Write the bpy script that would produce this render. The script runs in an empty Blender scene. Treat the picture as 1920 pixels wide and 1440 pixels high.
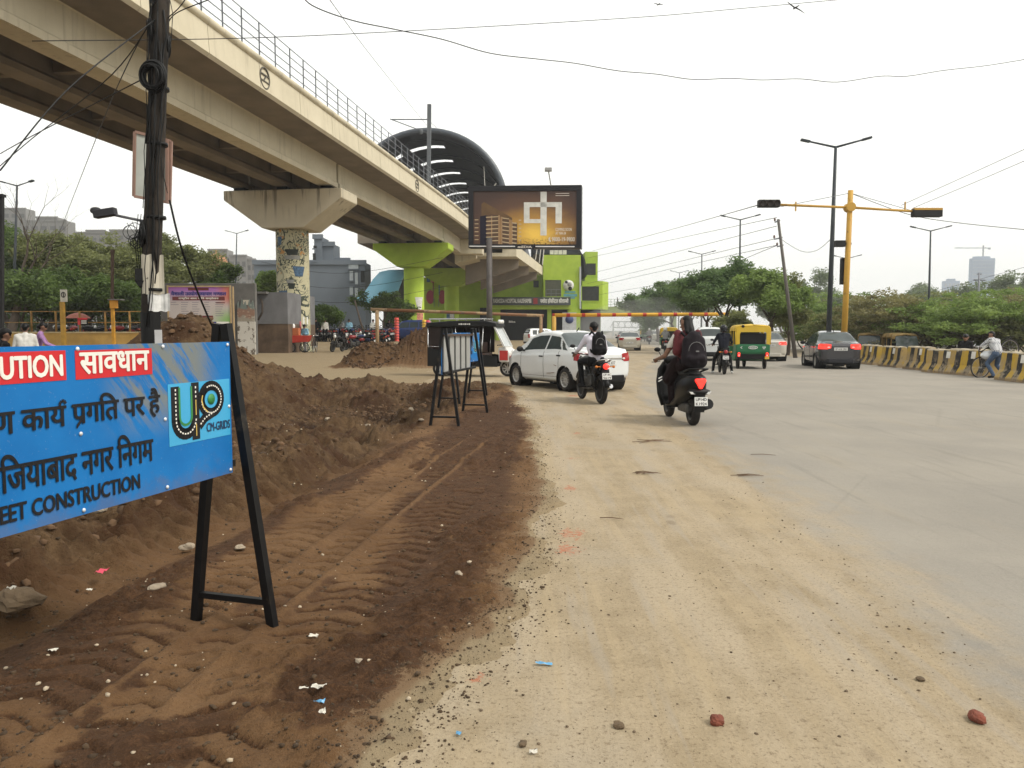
import bpy, bmesh, math, random
import numpy as np
from mathutils import Vector, Matrix, noise as mnoise
random.seed(7)
R_ = math.radians
SC = bpy.context.scene
COL = SC.collection

# ---------------------------------------------------------------- camera
EYE, HORIZON, FPX = 1.55, 619.0, 1440.0          # eye height; horizon row and focal length of a 1920 x 1440 frame
PITCH = math.atan((720 - HORIZON) / FPX)
cd = bpy.data.cameras.new("camera"); cam = bpy.data.objects.new("camera", cd); COL.objects.link(cam)
cd.sensor_fit = 'HORIZONTAL'; cd.sensor_width = 36; cd.lens = 36 * FPX / 1920
cd.clip_start = 0.05; cd.clip_end = 6000
cam.location = (0, 0, EYE); cam.rotation_euler = (R_(90) - PITCH, 0, 0)
SC.camera = cam

# ---------------------------------------------------------------- sky, sun, exposure
HAZE = .00058
SUN_EL, SUN_AZ = 48.0, 110.0                      # azimuth clockwise from +Y
w = bpy.data.worlds.new("World"); SC.world = w; w.use_nodes = True
nt = w.node_tree; bg = nt.nodes['Background']
sky = nt.nodes.new('ShaderNodeTexSky'); sky.sky_type = 'NISHITA'; sky.sun_disc = False
sky.sun_elevation = R_(SUN_EL); sky.sun_rotation = R_(SUN_AZ)
sky.air_density = 1.0; sky.dust_density = 6.0; sky.ozone_density = 1.0
cl = nt.nodes.new('ShaderNodeMix'); cl.data_type = 'RGBA'; cl.inputs[0].default_value = 0.8
cl.inputs[7].default_value = (13.9, 13.8, 12.9, 1)   # even white cloud and dust veil over the blue
nt.links.new(sky.outputs[0], cl.inputs[6]); nt.links.new(cl.outputs[2], bg.inputs[0])
bg.inputs[1].default_value = 0.095
sl = bpy.data.lights.new("sun", 'SUN'); sl.energy = 2.1; sl.angle = R_(12); sl.color = (1, .95, .86)
so = bpy.data.objects.new("sun", sl); COL.objects.link(so)
so.rotation_euler = (R_(90 - SUN_EL), 0, R_(180 - SUN_AZ))
so.location = (20, -20, 60)
SC.view_settings.view_transform = 'Standard'; SC.view_settings.look = 'None'
SC.view_settings.gamma = 1.0; SC.view_settings.exposure = 0.27
SC.cycles.max_bounces = 6; SC.cycles.volume_bounces = 0; SC.cycles.transparent_max_bounces = 12

# ---------------------------------------------------------------- pixel -> place helpers (pixels of the 1920 x 1440 photo)
CP_, SP_ = math.cos(PITCH), math.sin(PITCH)
def ray(px, py):
    a, b = (px - 960) / FPX, -(py - 720) / FPX
    d = Vector((a, CP_ + b * SP_, -SP_ + b * CP_)); return d / d.y
def at(px, py, Y):
    return Vector((0, 0, EYE)) + ray(px, py) * Y
def gr(px, py, z=0.0):
    d = ray(px, py); t = (z - EYE) / d.z
    return Vector((d.x * t, d.y * t, z))
def proj(p):
    x, y, z = p[0], p[1], p[2] - EYE
    dep = y * CP_ - z * SP_; up = y * SP_ + z * CP_
    return 960 + FPX * x / dep, 720 - FPX * up / dep
TH = R_(8.1)
RD = Vector((math.sin(TH), math.cos(TH), 0)); RN = Vector((math.cos(TH), -math.sin(TH), 0))   # road direction, its right
def rv(x, y): return x * math.cos(TH) - y * math.sin(TH)

# ---------------------------------------------------------------- materials
def lin(h):
    h = h.lstrip('#'); o = []
    for i in (0, 2, 4):
        c = int(h[i:i + 2], 16) / 255; o.append(c / 12.92 if c <= .04045 else ((c + .055) / 1.055) ** 2.4)
    return tuple(o)
def _c4(c): return (c[0], c[1], c[2], 1)
class NT:
    """small node-graph helper"""
    def __init__(s, name):
        s.m = bpy.data.materials.new(name); s.m.use_nodes = True; s.t = s.m.node_tree; s.b = s.t.nodes['Principled BSDF']
        s.tc = s.t.nodes.new('ShaderNodeTexCoord')
    def n(s, t, **k):
        o = s.t.nodes.new(t)
        for a, b in k.items(): setattr(o, a, b)
        return o
    def l(s, a, b): s.t.links.new(a, b)
    def set(s, sock, v):
        if hasattr(v, 'is_output'): s.l(v, sock)
        elif isinstance(v, (tuple, list)) and len(v) == 3 and sock.type == 'RGBA': sock.default_value = _c4(v)
        else: sock.default_value = v
    def noise(s, scale, detail=4, rough=.55, co='Object', vec=None, dist=0):
        o = s.n('ShaderNodeTexNoise'); o.inputs['Scale'].default_value = scale; o.inputs['Detail'].default_value = detail
        o.inputs['Roughness'].default_value = rough; o.inputs['Distortion'].default_value = dist
        s.l(vec if vec is not None else s.tc.outputs[co], o.inputs['Vector']); return o.outputs['Fac']
    def ramp(s, f, a, b, c0=0.0, c1=1.0):
        o = s.n('ShaderNodeMapRange'); o.interpolation_type = 'SMOOTHSTEP'
        for i, v in enumerate((f, a, b, c0, c1)): s.set(o.inputs[i], v)
        return o.outputs[0]
    def mix(s, f, a, b, mode='MIX'):
        o = s.n('ShaderNodeMix', data_type='RGBA', blend_type=mode)
        s.set(o.inputs[0], f); s.set(o.inputs[6], a); s.set(o.inputs[7], b); return o.outputs[2]
    def math(s, op, a, b=0.0, c=0.0):
        o = s.n('ShaderNodeMath', operation=op)
        for i, v in enumerate((a, b, c)): s.set(o.inputs[i], v)
        return o.outputs[0]
    def xyz(s, co='Object'):
        o = s.n('ShaderNodeSeparateXYZ'); s.l(s.tc.outputs[co], o.inputs[0]); return o.outputs
    def scaled(s, sc, co='Object'):
        o = s.n('ShaderNodeMapping'); s.l(s.tc.outputs[co], o.inputs[0]); o.inputs['Scale'].default_value = sc; return o.outputs[0]
    def attr(s, name):
        o = s.n('ShaderNodeAttribute'); o.attribute_name = name; return o.outputs['Fac']
    def bump(s, h, strength=.4, dist=.01):
        o = s.n('ShaderNodeBump'); o.inputs['Strength'].default_value = strength; o.inputs['Distance'].default_value = dist
        s.l(h, o.inputs['Height']); s.l(o.outputs[0], s.b.inputs['Normal'])
    def fin(s, col, rough=.7, metal=0, **k):
        s.set(s.b.inputs['Base Color'], col); s.set(s.b.inputs['Roughness'], rough); s.set(s.b.inputs['Metallic'], metal)
        for a, v in k.items(): s.set(s.b.inputs[a.replace('_', ' ')], v)
        return s.m
def mul(c, f): return tuple(min(1, x * f) for x in c)
DUST = (.30, .225, .14)
def pm(name, col, rough=.7, var=.14, scale=3, metal=0, bump=0, bscale=40, dirt=0, dirtcol=DUST, dscale=2.2, **k):
    """procedural paint / concrete / cloth: mottled colour, optional dust film and bump"""
    if isinstance(col, str): col = lin(col)
    g = NT(name); f = g.noise(scale, 5)
    c = g.mix(g.ramp(f, .25, .75), mul(col, 1 - var), mul(col, 1 + var))
    if dirt:
        d = g.ramp(g.noise(dscale, 6, .65), .62 - .3 * dirt, .95 - .25 * dirt, 0, min(1, .35 + dirt))
        c = g.mix(d, c, dirtcol)
    if bump: g.bump(g.noise(bscale, 4), bump, .02)
    if max(col) < .05 and not k: k = {'Specular_IOR_Level': .22}
    return g.fin(c, rough, metal, **k)
M = {}
def mt(name, *a, **k):
    if name not in M: M[name] = pm(name, *a, **k)
    return M[name]

# ---------------------------------------------------------------- geometry helpers
def frame(d):
    d = Vector(d).normalized(); a = Vector((0, 0, 1)) if abs(d.z) < .95 else Vector((1, 0, 0))
    u = d.cross(a).normalized(); return u, d.cross(u).normalized()
def RZ(a): return Matrix.Rotation(a, 4, 'Z')
class MB:
    def __init__(s): s.v, s.f, s.m, s.s = [], [], [], []
    def add(s, vs, fs, mi=0, sm=False):
        o = len(s.v); s.v += [tuple(p) for p in vs]
        for f in fs: s.f.append(tuple(i + o for i in f)); s.m.append(mi); s.s.append(sm)
        return s
    def box(s, c, sz, rz=0, mi=0, mat=None):
        x, y, z = sz[0] / 2, sz[1] / 2, sz[2] / 2; Mx = mat if mat is not None else RZ(rz)
        vs = [Vector(c) + Mx.to_3x3() @ Vector((a * x, b * y, d * z)) for d in (-1, 1) for a, b in ((-1, -1), (1, -1), (1, 1), (-1, 1))]
        return s.add(vs, [(3, 2, 1, 0), (4, 5, 6, 7), (0, 1, 5, 4), (1, 2, 6, 5), (2, 3, 7, 6), (3, 0, 4, 7)], mi)
    def bb(s, x0, x1, y0, y1, z0, z1, mi=0):
        return s.box(((x0 + x1) / 2, (y0 + y1) / 2, (z0 + z1) / 2), (x1 - x0, y1 - y0, z1 - z0), 0, mi)
    def beam(s, a, b, w_, h, up=(0, 0, 1), mi=0):
        a, b = Vector(a), Vector(b); d = (b - a).normalized(); u = d.cross(Vector(up))
        u = u.normalized() if u.length > 1e-4 else Vector((1, 0, 0)); q = u.cross(d)
        vs = [p + u * (i * w_ / 2) + q * (j * h / 2) for p in (a, b) for i, j in ((-1, -1), (1, -1), (1, 1), (-1, 1))]
        return s.add(vs, [(0, 1, 2, 3), (7, 6, 5, 4), (0, 4, 5, 1), (1, 5, 6, 2), (2, 6, 7, 3), (3, 7, 4, 0)], mi)
    def tube(s, pts, r, n=8, mi=0, caps=True, closed=False):
        pts = [Vector(p) for p in pts]; N = len(pts); rs = r if isinstance(r, (list, tuple)) else [r] * N
        vs = []; u = None
        for i, p in enumerate(pts):
            if closed: d = pts[(i + 1) % N] - pts[i - 1]
            else: d = pts[min(i + 1, N - 1)] - pts[max(i - 1, 0)]
            d = d.normalized() if d.length > 1e-9 else Vector((0, 0, 1))
            if u is None: u, _ = frame(d)
            u = (u - d * u.dot(d)); u = u.normalized() if u.length > 1e-6 else frame(d)[0]
            q = d.cross(u)
            for k in range(n):
                a = 2 * math.pi * k / n; vs.append(p + (u * math.cos(a) + q * math.sin(a)) * rs[i])
        fs = []
        for i in range(N if closed else N - 1):
            j = (i + 1) % N
            for k in range(n): fs.append((i * n + k, i * n + (k + 1) % n, j * n + (k + 1) % n, j * n + k))
        s.add(vs, fs, mi, True)
        if caps and not closed:
            o = len(s.v) - len(vs)
            s.f.append(tuple(o + k for k in range(n))[::-1]); s.f.append(tuple(o + (N - 1) * n + k for k in range(n))); s.m += [mi] * 2; s.s += [False] * 2
        return s
    def ring(s, c, R, r, axis=(1, 0, 0), N=28, n=8, mi=0, sy=1.0):
        u, q = frame(axis); c = Vector(c)
        return s.tube([c + (u * math.cos(2 * math.pi * i / N) + q * math.sin(2 * math.pi * i / N) * sy) * R for i in range(N)], r, n, mi, closed=True)
    def ball(s, c, r, n=12, mi=0, Mx=None):
        if not isinstance(r, (list, tuple)): r = (r, r, r)
        vs, fs = [], []; h = max(6, n // 2 + 2)
        for i in range(h + 1):
            a = math.pi * i / h
            for k in range(n):
                b = 2 * math.pi * k / n; p = Vector((r[0] * math.sin(a) * math.cos(b), r[1] * math.sin(a) * math.sin(b), r[2] * math.cos(a)))
                vs.append(Vector(c) + (Mx.to_3x3() @ p if Mx is not None else p))
        for i in range(h):
            for k in range(n): fs.append((i * n + k, (i + 1) * n + k, (i + 1) * n + (k + 1) % n, i * n + (k + 1) % n))
        return s.add(vs, fs, mi, True)
    def lathe(s, prof, c=(0, 0, 0), axis=(0, 0, 1), n=24, mi=0, sm=True):
        """profile of (radius, distance along axis)"""
        d = Vector(axis).normalized(); u, q = frame(d); c = Vector(c); vs, fs = [], []
        for r, z in prof:
            for k in range(n):
                a = 2 * math.pi * k / n; vs.append(c + d * z + (u * math.cos(a) + q * math.sin(a)) * r)
        for i in range(len(prof) - 1):
            for k in range(n): fs.append((i * n + k, i * n + (k + 1) % n, (i + 1) * n + (k + 1) % n, (i + 1) * n + k))
        return s.add(vs, fs, mi, sm)
    def prism(s, poly, o, ux, uy, dv, mi=0):
        o, ux, uy, dv = Vector(o), Vector(ux), Vector(uy), Vector(dv); n = len(poly)
        vs = [o + ux * a + uy * b for a, b in poly]; vs += [v + dv for v in vs]
        fs = [tuple(range(n))[::-1], tuple(range(n, 2 * n))] + [(i, (i + 1) % n, n + (i + 1) % n, n + i) for i in range(n)]
        return s.add(vs, fs, mi)
    def flat(s, poly, o, ux, uy, mi=0):
        o, ux, uy = Vector(o), Vector(ux), Vector(uy)
        return s.add([o + ux * a + uy * b for a, b in poly], [tuple(range(len(poly)))], mi)
    def build(s, name, mats, parent=None, world=False, bevel=0, label=None, xf=None):
        me = bpy.data.meshes.new(name); vs = s.v
        if world and parent is not None:
            I = (Matrix.Translation(parent.location) @ RZ(parent.rotation_euler.z)).inverted(); vs = [tuple(I @ Vector(p)) for p in vs]
        if xf is not None: vs = [tuple(xf @ Vector(p)) for p in vs]
        me.from_pydata(vs, [], s.f)
        for x in (mats if isinstance(mats, (list, tuple)) else [mats]): me.materials.append(x)
        me.polygons.foreach_set('material_index', s.m); me.polygons.foreach_set('use_smooth', s.s); me.update()
        o = bpy.data.objects.new(name, me); COL.objects.link(o)
        if parent is not None: o.parent = parent
        if bevel:
            b = o.modifiers.new('bevel', 'BEVEL'); b.width = bevel; b.segments = 2; b.limit_method = 'ANGLE'
        if label: o['label'] = label
        return o
def tag(o, label=None, cat=None, group=None, kind=None):
    for k, v in (('label', label), ('category', cat), ('group', group), ('kind', kind)):
        if v: o[k] = v
    return o
def thing(name, label, cat, loc=(0, 0, 0), rz=0, group=None):
    o = bpy.data.objects.new(name, None); o.empty_display_size = .2; COL.objects.link(o)
    o.location = loc; o.rotation_euler = (0, 0, rz); return tag(o, label, cat, group)
def struct(o): o['kind'] = 'structure'; return o
def kids(o): return [c for c in bpy.data.objects if c.parent == o]
def copy_tree(o, loc=None, rz=None, label=None, group=None, scale=None):
    """a thing with copies of its parts and their sub-parts; mesh data is shared"""
    ch = {}
    for c in bpy.data.objects:
        if c.parent is not None: ch.setdefault(c.parent.name, []).append(c)
    def cp(a, par):
        b = a.copy(); COL.objects.link(b)
        if par is not None: b.parent = par
        for c in ch.get(a.name, []): cp(c, b)
        return b
    r = cp(o, None)
    if loc is not None: r.location = loc
    if rz is not None: r.rotation_euler = (0, 0, rz)
    if scale is not None: r.scale = scale if isinstance(scale, (tuple, list)) else (scale,) * 3
    return tag(r, label, None, group)

# ---------------------------------------------------------------- lettering
def glyphs(text, bold=0.0):
    """text -> (verts, faces) in em units; bold lays slightly shifted copies, each a hair higher"""
    c = bpy.data.curves.new('lettering', 'FONT'); c.body = text; c.size = 1; c.resolution_u = 3
    o = bpy.data.objects.new('lettering', c); COL.objects.link(o); bpy.context.view_layer.update()
    ev = o.evaluated_get(bpy.context.evaluated_depsgraph_get()); me = ev.to_mesh()
    vs = [(v.co.x, v.co.y, 0.0) for v in me.vertices]; fs = [tuple(p.vertices) for p in me.polygons]
    ev.to_mesh_clear(); bpy.data.objects.remove(o); bpy.data.curves.remove(c)
    if bold:
        V, F = [], []
        for i, (dx, dy) in enumerate(((0, 0), (1, 0), (-1, 0), (.5, .8), (-.5, -.8), (-.5, .8), (.5, -.8))):
            k = len(V); V += [(x + dx * bold, y + dy * bold * .7, .0012 * i) for x, y, z in vs]; F += [tuple(j + k for j in f) for f in fs]
        return V, F
    return vs, fs
def deva(tokens, bold=0.0):
    """Devanagari in visual order; a token is a string, ('half', s), ('reph',) or ('rakar',); the last two mark the letter before"""
    V, F, x = [], [], 0.0
    def put(vs, fs, dx):
        o = len(V); V.extend([(p[0] + dx, p[1], p[2] if len(p) > 2 else .001 * len(V) % .01) for p in vs]); F.extend([tuple(i + o for i in f) for f in fs])
    for tkn in tokens:
        if isinstance(tkn, str):
            if tkn == ' ': x += .26; continue
            vs, fs = glyphs(tkn, bold); put(vs, fs, x); w_ = max([p[0] for p in vs]); x += w_ - .012 - bold
        elif tkn[0] == 'half':
            vs, fs = glyphs(tkn[1], bold); w_ = max(p[0] for p in vs); b = bmesh.new()
            bv = [b.verts.new(p) for p in vs]
            for f in fs:
                try: b.faces.new([bv[i] for i in f])
                except ValueError: pass
            bmesh.ops.bisect_plane(b, geom=b.verts[:] + b.edges[:] + b.faces[:], plane_co=(w_ - .17, 0, 0), plane_no=(1, 0, 0), clear_outer=True)
            b.verts.index_update(); put([tuple(q.co) for q in b.verts], [tuple(q.index for q in f.verts) for f in b.faces], x); b.free(); x += w_ - .19
        elif tkn[0] == 'reph':
            t = .05 + bold; pts = [(x - .10 - .14 * math.cos(a) * .9, .62 + .17 * math.sin(a)) for a in [math.pi * k / 8 for k in range(-1, 8)]]
            for i in range(len(pts) - 1):
                (ax, ay), (bx_, by) = pts[i], pts[i + 1]; L = math.hypot(bx_ - ax, by - ay); nx, ny = -(by - ay) / L * t / 2 * 1.3, (bx_ - ax) / L * t / 2 * 1.3
                put([(ax - nx, ay - ny), (bx_ - nx, by - ny), (bx_ + nx, by + ny), (ax + nx, ay + ny)], [(0, 1, 2, 3)], 0)
        elif tkn[0] == 'rakar':
            t = .045 + bold; put([(x - .12, .20 + t), (x - .12, .20 - t), (x - .42, -.10 - t), (x - .42, -.10 + t)], [(0, 1, 2, 3)], 0)
    return V, F
def letter(gl, o, ux, uy, w_, h, mat, parent, name='lettering', off=.002, fit=True, world=True):
    """lay glyphs in the box of width w_ and height h whose lower left corner is o"""
    vs, fs = gl; x0, x1 = min(p[0] for p in vs), max(p[0] for p in vs); y0, y1 = min(p[1] for p in vs), max(p[1] for p in vs)
    o, ux, uy = Vector(o), Vector(ux).normalized(), Vector(uy).normalized(); nn = ux.cross(uy); sx, sy = w_ / (x1 - x0), h / (y1 - y0)
    b = MB(); b.add([o + ux * ((p[0] - x0) * sx) + uy * ((p[1] - y0) * sy) + nn * (off + p[2] * sy) for p in vs], fs)
    return b.build(name, mat, parent, world)
# ================================================================ GROUND AND ROAD
def _h2(ix, iy, seed):
    n = (ix.astype(np.int64) * 374761393 + iy.astype(np.int64) * 668265263 + seed * 1274126177) & 0x7fffffff
    n = ((n ^ (n >> 13)) * 1274126177) & 0x7fffffff
    return ((n ^ (n >> 16)) & 0xffff) / 65535.0
def vnoise(x, y, seed=0):
    ix, iy = np.floor(x), np.floor(y); fx, fy = x - ix, y - iy; fx = fx * fx * fx * (fx * (fx * 6 - 15) + 10); fy = fy * fy * fy * (fy * (fy * 6 - 15) + 10)
    a, b, c, d = _h2(ix, iy, seed), _h2(ix + 1, iy, seed), _h2(ix, iy + 1, seed), _h2(ix + 1, iy + 1, seed)
    return (a + (b - a) * fx) * (1 - fy) + (c + (d - c) * fx) * fy
def fbm(x, y, sc, octv=4, seed=0, gain=.5):
    t, a, n = 0, 1, 0
    for i in range(octv):
        t = t + a * (vnoise(x * sc + 17.3 * i, y * sc - 9.1 * i, seed + i) - .5); n += a; a *= gain; sc *= 2.03
    return t / n * 2
def sst(x, a, b): t = np.clip((x - a) / (b - a), 0, 1); return t * t * (3 - 2 * t)
# soil edge (left) and asphalt edge (right) of the dusty verge, as road offset v against y
_eb = [gr(*p) for p in ((960, 716), (985, 738), (1000, 765), (1022, 800), (1034, 880), (1055, 960), (1050, 1060), (1010, 1160), (935, 1270), (855, 1350), (790, 1440))]
_eb = sorted([(p.y, rv(p.x, p.y)) for p in _eb]); EBY, EBV = [p[0] for p in _eb], [p[1] for p in _eb]
_ab = [gr(*p) for p in ((1236, 655), (1215, 690), (1205, 745), (1330, 830), (1500, 960), (1700, 1100), (1920, 1300))]
_ab = sorted([(p.y, rv(p.x, p.y)) for p in _ab]); ABY, ABV = [p[0] for p in _ab], [p[1] for p in _ab]
MOUNDS = [  # x, y, height, radius
    (-7.0, 16.0, 1.75, 1.25), (-5.8, 17.8, .50, 1.0), (-4.5, 19.4, .26, .8), (-3.2, 19.8, .20, .5), (-4.9, 13.6, .15, 1.2), (-2.2, 20.4, .14, .5),
    (-6.0, 11.0, .16, 1.4), (-3.6, 9.6, .12, .9), (-4.8, 7.0, .16, 1.2), (-3.3, 16.6, .15, .7), (-17.2, 32.5, .75, .7), (-15.8, 32.6, .7, .6), (-18.8, 32.4, .65, .6),
    (-3.5, 32.0, 1.45, 1.2), (-4.6, 31.6, .30, .8), (-5.75, 31.2, .80, .62), (-6.5, 31.2, .3, .5), (-2.6, 32.6, .55, .9)]
PITS = [(-2.5, 15.0, .48, .95), (-3.3, 13.0, .34, .8), (-4.3, 15.2, .34, .8), (-1.8, 16.6, .34, .6), (-4.6, 11.6, .28, .6), (-5.2, 9.6, .2, .6)]
LUG = {}
def base_z(x, y):
    r = .25 * sst(-x, 5, 9) * sst(y, 27, 40) + .42 * sst(y, 50, 56) * sst(-x, 3.0, 5.0) * (1 - sst(y, 130, 150))
    return r + .55 * sst(-x, 15, 17) * sst(y, 35, 38)
def ground_z(x, y, detail=True):
    x, y = np.asarray(x, float), np.asarray(y, float); v = x * math.cos(TH) - y * math.sin(TH); u = x * math.sin(TH) + y * math.cos(TH)
    vb = np.interp(y, EBY, EBV); e = vb + .30 * fbm(x, y, 1.3, 4, 5) + .10 * fbm(x, y, 5, 3, 9) - v          # > 0 on the soil side
    soil = sst(e, 0, .5) * (1 - sst(y, 21.0, 22.6)); far = sst(y, 21.5, 24)
    z = -.03 + (.055 * sst(e, 0, .25)) * (1 - far)
    z = z + far * (.036 + .0 * x) * sst(-v, 5.4, 6.2)
    for mx, my, h, r in MOUNDS: z = z + h * np.exp(-(((x - mx) ** 2 + (y - my) ** 2) / (r * r)) ** 1.15 / 1.6)
    for mx, my, h, r in PITS: z = z - h * np.exp(-((x - mx) ** 2 + (y - my) ** 2) / (r * r))
    heap = sst(-v, 2.9, 3.6) * (1 - sst(y, 21, 24)) * soil
    bank = .17 * sst(-v + .16 * fbm(x, y, 1.1, 3, 31), 3.25, 3.55) * (1 - sst(y, 7.5, 11)) * soil
    rut = -.07 * np.exp(-((v + 3.12) / .22) ** 2) * (1 - sst(y, 8, 11)) * soil
    z = z + bank + rut
    m = np.zeros_like(z)
    for mx, my, h, r in MOUNDS: m = np.maximum(m, np.exp(-((x - mx) ** 2 + (y - my) ** 2) / (2.4 * r * r)))
    rough = np.clip(heap + m, 0, 1)
    z = z + rough * (.26 * fbm(x, y, 1.1, 3, 3) + .16 * fbm(x, y, 3.1, 3, 13)) * np.where(y > 25, .8, 1)
    if detail:
        cl = np.abs(fbm(x, y, 6.0, 4, 21)); z = z + rough * (.14 * cl + .085 * np.abs(fbm(x, y, 15, 3, 23)) - .09) * np.where(y > 25, 1.7, 1)
        # turned dark clods beside the tracks, the tracks and their lugs
        clod = soil * (1 - heap) * sst(fbm(x, y, .9, 3, 41) + .55 * sst(v, -1.5, -.9) + .5 * np.exp(-((v + 2.75) / .2) ** 2) , .18, .5)
        z = z + clod * (.06 * np.abs(fbm(x, y, 9, 3, 43)) + .045 * np.abs(fbm(x, y, 24, 3, 44)))
        wob = .05 * fbm(x, y, .6, 2, 51)
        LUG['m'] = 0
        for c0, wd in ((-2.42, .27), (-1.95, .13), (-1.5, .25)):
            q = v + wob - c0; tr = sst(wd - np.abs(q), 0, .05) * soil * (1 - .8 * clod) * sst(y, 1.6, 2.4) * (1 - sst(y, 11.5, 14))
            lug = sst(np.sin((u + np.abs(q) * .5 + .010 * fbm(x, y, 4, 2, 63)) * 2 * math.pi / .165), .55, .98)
            gt = sst(fbm(x, y, 1.7, 3, 61), -.42, -.18); z = z + tr * (-.010 - .026 * lug * gt); LUG['m'] = LUG['m'] + tr * gt * (.75 * lug - .16)  # groove colour darkened: loosened soil plus the grooves' own shade painted in
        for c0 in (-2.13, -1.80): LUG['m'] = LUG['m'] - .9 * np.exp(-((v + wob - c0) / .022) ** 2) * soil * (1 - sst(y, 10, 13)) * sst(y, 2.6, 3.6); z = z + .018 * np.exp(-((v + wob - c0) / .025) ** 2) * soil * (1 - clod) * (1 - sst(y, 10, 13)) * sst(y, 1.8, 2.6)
        q = v + 3.42; z = z + .035 * soil * np.exp(-(q / .22) ** 2) * np.sin((u - q * .9) * 2 * math.pi / .17) * (1 - sst(y, 8, 10))
        z = z + soil * (.012 * fbm(x, y, 18, 3, 71)) + far * .004 * fbm(x, y, 6, 3, 72)
    return z + base_z(x, y), soil, rough
def gz(x, y): return float(ground_z(np.array([x]), np.array([y]))[0][0])
def graded(a, b, step):
    o = [a]
    while o[-1] < b: o.append(o[-1] + step(o[-1]))
    return o
GY = np.array([-1500, -400, -100, -30, -8, -3, -1] + graded(0.0, 2.0, lambda t: .08)[:-1] + graded(2.0, 62, lambda t: max(.0175, .0036 * t) if t < 8 else max(.022, .0062 * t) if t < 25 else .11 if t < 36 else max(.16, (t - 25) * .045)) + [66, 75, 90, 110, 130, 150, 190, 260, 400, 700, 1500.])
GX = np.array([-1500, -700, -400, -250, -160, -110, -80, -60, -48, -40, -34, -29] + [-t for t in graded(4.2, 26, lambda t: .02 + .035 * (t - 4.2) if t < 8 else .05 + .09 * (t - 7))[::-1]] + graded(-4.18, 1.3, lambda t: .026) + [1.5, 1.8, 2.4, 4, 7, 12, 20, 30, 45, 70, 120, 200, 400, 800, 1500.])
def sheet(name, gx, gy, fz, mat, attrs=()):
    X, Y = np.meshgrid(gx, gy); Z, A = fz(X, Y); nx, ny = len(gx), len(gy)
    me = bpy.data.meshes.new(name); co = np.stack([X, Y, Z], -1).reshape(-1, 3).astype(np.float32)
    i = np.arange(nx * ny).reshape(ny, nx); q = np.stack([i[:-1, :-1], i[:-1, 1:], i[1:, 1:], i[1:, :-1]], -1).reshape(-1, 4)
    me.vertices.add(len(co)); me.vertices.foreach_set('co', co.ravel()); me.loops.add(q.size); me.loops.foreach_set('vertex_index', q.ravel().astype(np.int32))
    me.polygons.add(len(q)); me.polygons.foreach_set('loop_start', np.arange(0, q.size, 4, dtype=np.int32)); me.polygons.foreach_set('use_smooth', np.ones(len(q), bool))
    me.update(calc_edges=True); me.validate()
    for n, a in A.items(): at_ = me.attributes.new(n, 'FLOAT', 'POINT'); at_.data.foreach_set('value', a.ravel().astype(np.float32))
    me.materials.append(mat); o = bpy.data.objects.new(name, me); COL.objects.link(o); return struct(o)
SAND, SANDY = (.30, .235, .145), (.245, .185, .11)
def ground_mat():
    g = NT('soil'); s, r, d = g.attr('soil'), g.attr('rough'), g.attr('dark')
    n1, n2, n3, n4 = g.noise(1.2, 6, .62), g.noise(7, 6, .7), g.noise(38, 5, .68), g.noise(130, 4, .65)
    fine = g.math('ADD', g.math('MULTIPLY', g.math('SUBTRACT', n3, .5), .9), g.math('MULTIPLY', g.math('SUBTRACT', n4, .5), .8))
    track = g.mix(g.ramp(g.math('ADD', n1, g.math('MULTIPLY', fine, .5)), .25, .75), (.095, .049, .021), (.168, .095, .045))
    dark = g.mix(g.ramp(g.math('ADD', n2, fine), .3, .85), (.046, .0225, .0105), (.105, .053, .025))
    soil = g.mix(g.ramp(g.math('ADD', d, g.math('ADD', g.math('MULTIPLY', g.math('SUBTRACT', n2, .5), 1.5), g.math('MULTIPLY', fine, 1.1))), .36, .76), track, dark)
    heap = g.mix(g.ramp(g.math('ADD', n2, g.math('MULTIPLY', fine, .6)), .3, .72), (.055, .031, .0145), (.128, .080, .041)); heap = g.mix(g.ramp(g.math('ADD', n1, g.math('MULTIPLY', fine, .45)), .45, .62), heap, (.050, .024, .011))
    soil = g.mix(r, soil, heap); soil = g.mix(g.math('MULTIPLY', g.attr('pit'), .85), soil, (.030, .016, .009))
    soil = g.mix(g.math('MULTIPLY', g.ramp(n4, .66, .72), .5), soil, (.17, .125, .07)); soil = g.mix(g.math('MULTIPLY', g.ramp(n4, .36, .30), .6), soil, (.022, .012, .006))
    sand = g.mix(g.ramp(n1, .3, .75), mul(SAND, .85), SANDY); sand = g.mix(g.math('MULTIPLY', g.ramp(n2, .55, .8), .45), sand, (.12, .075, .045))
    sand = g.mix(g.ramp(s, .01, .22), sand, (.175, .112, .062))
    sand = g.mix(g.attr('verdant'), sand, (.055, .062, .025))
    g.bump(g.math('ADD', g.math('ADD', n3, g.math('MULTIPLY', n2, 1.2)), g.math('MULTIPLY', n4, .45)), .9, .022)
    k = g.ramp(g.math('ADD', s, g.math('ADD', fine, g.math('MULTIPLY', g.math('SUBTRACT', n2, .5), .8))), .34, .62); k = g.math('MULTIPLY', k, g.ramp(s, .02, .12))
    return g.fin(g.mix(k, sand, soil), .95, Specular_IOR_Level=.2)
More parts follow.
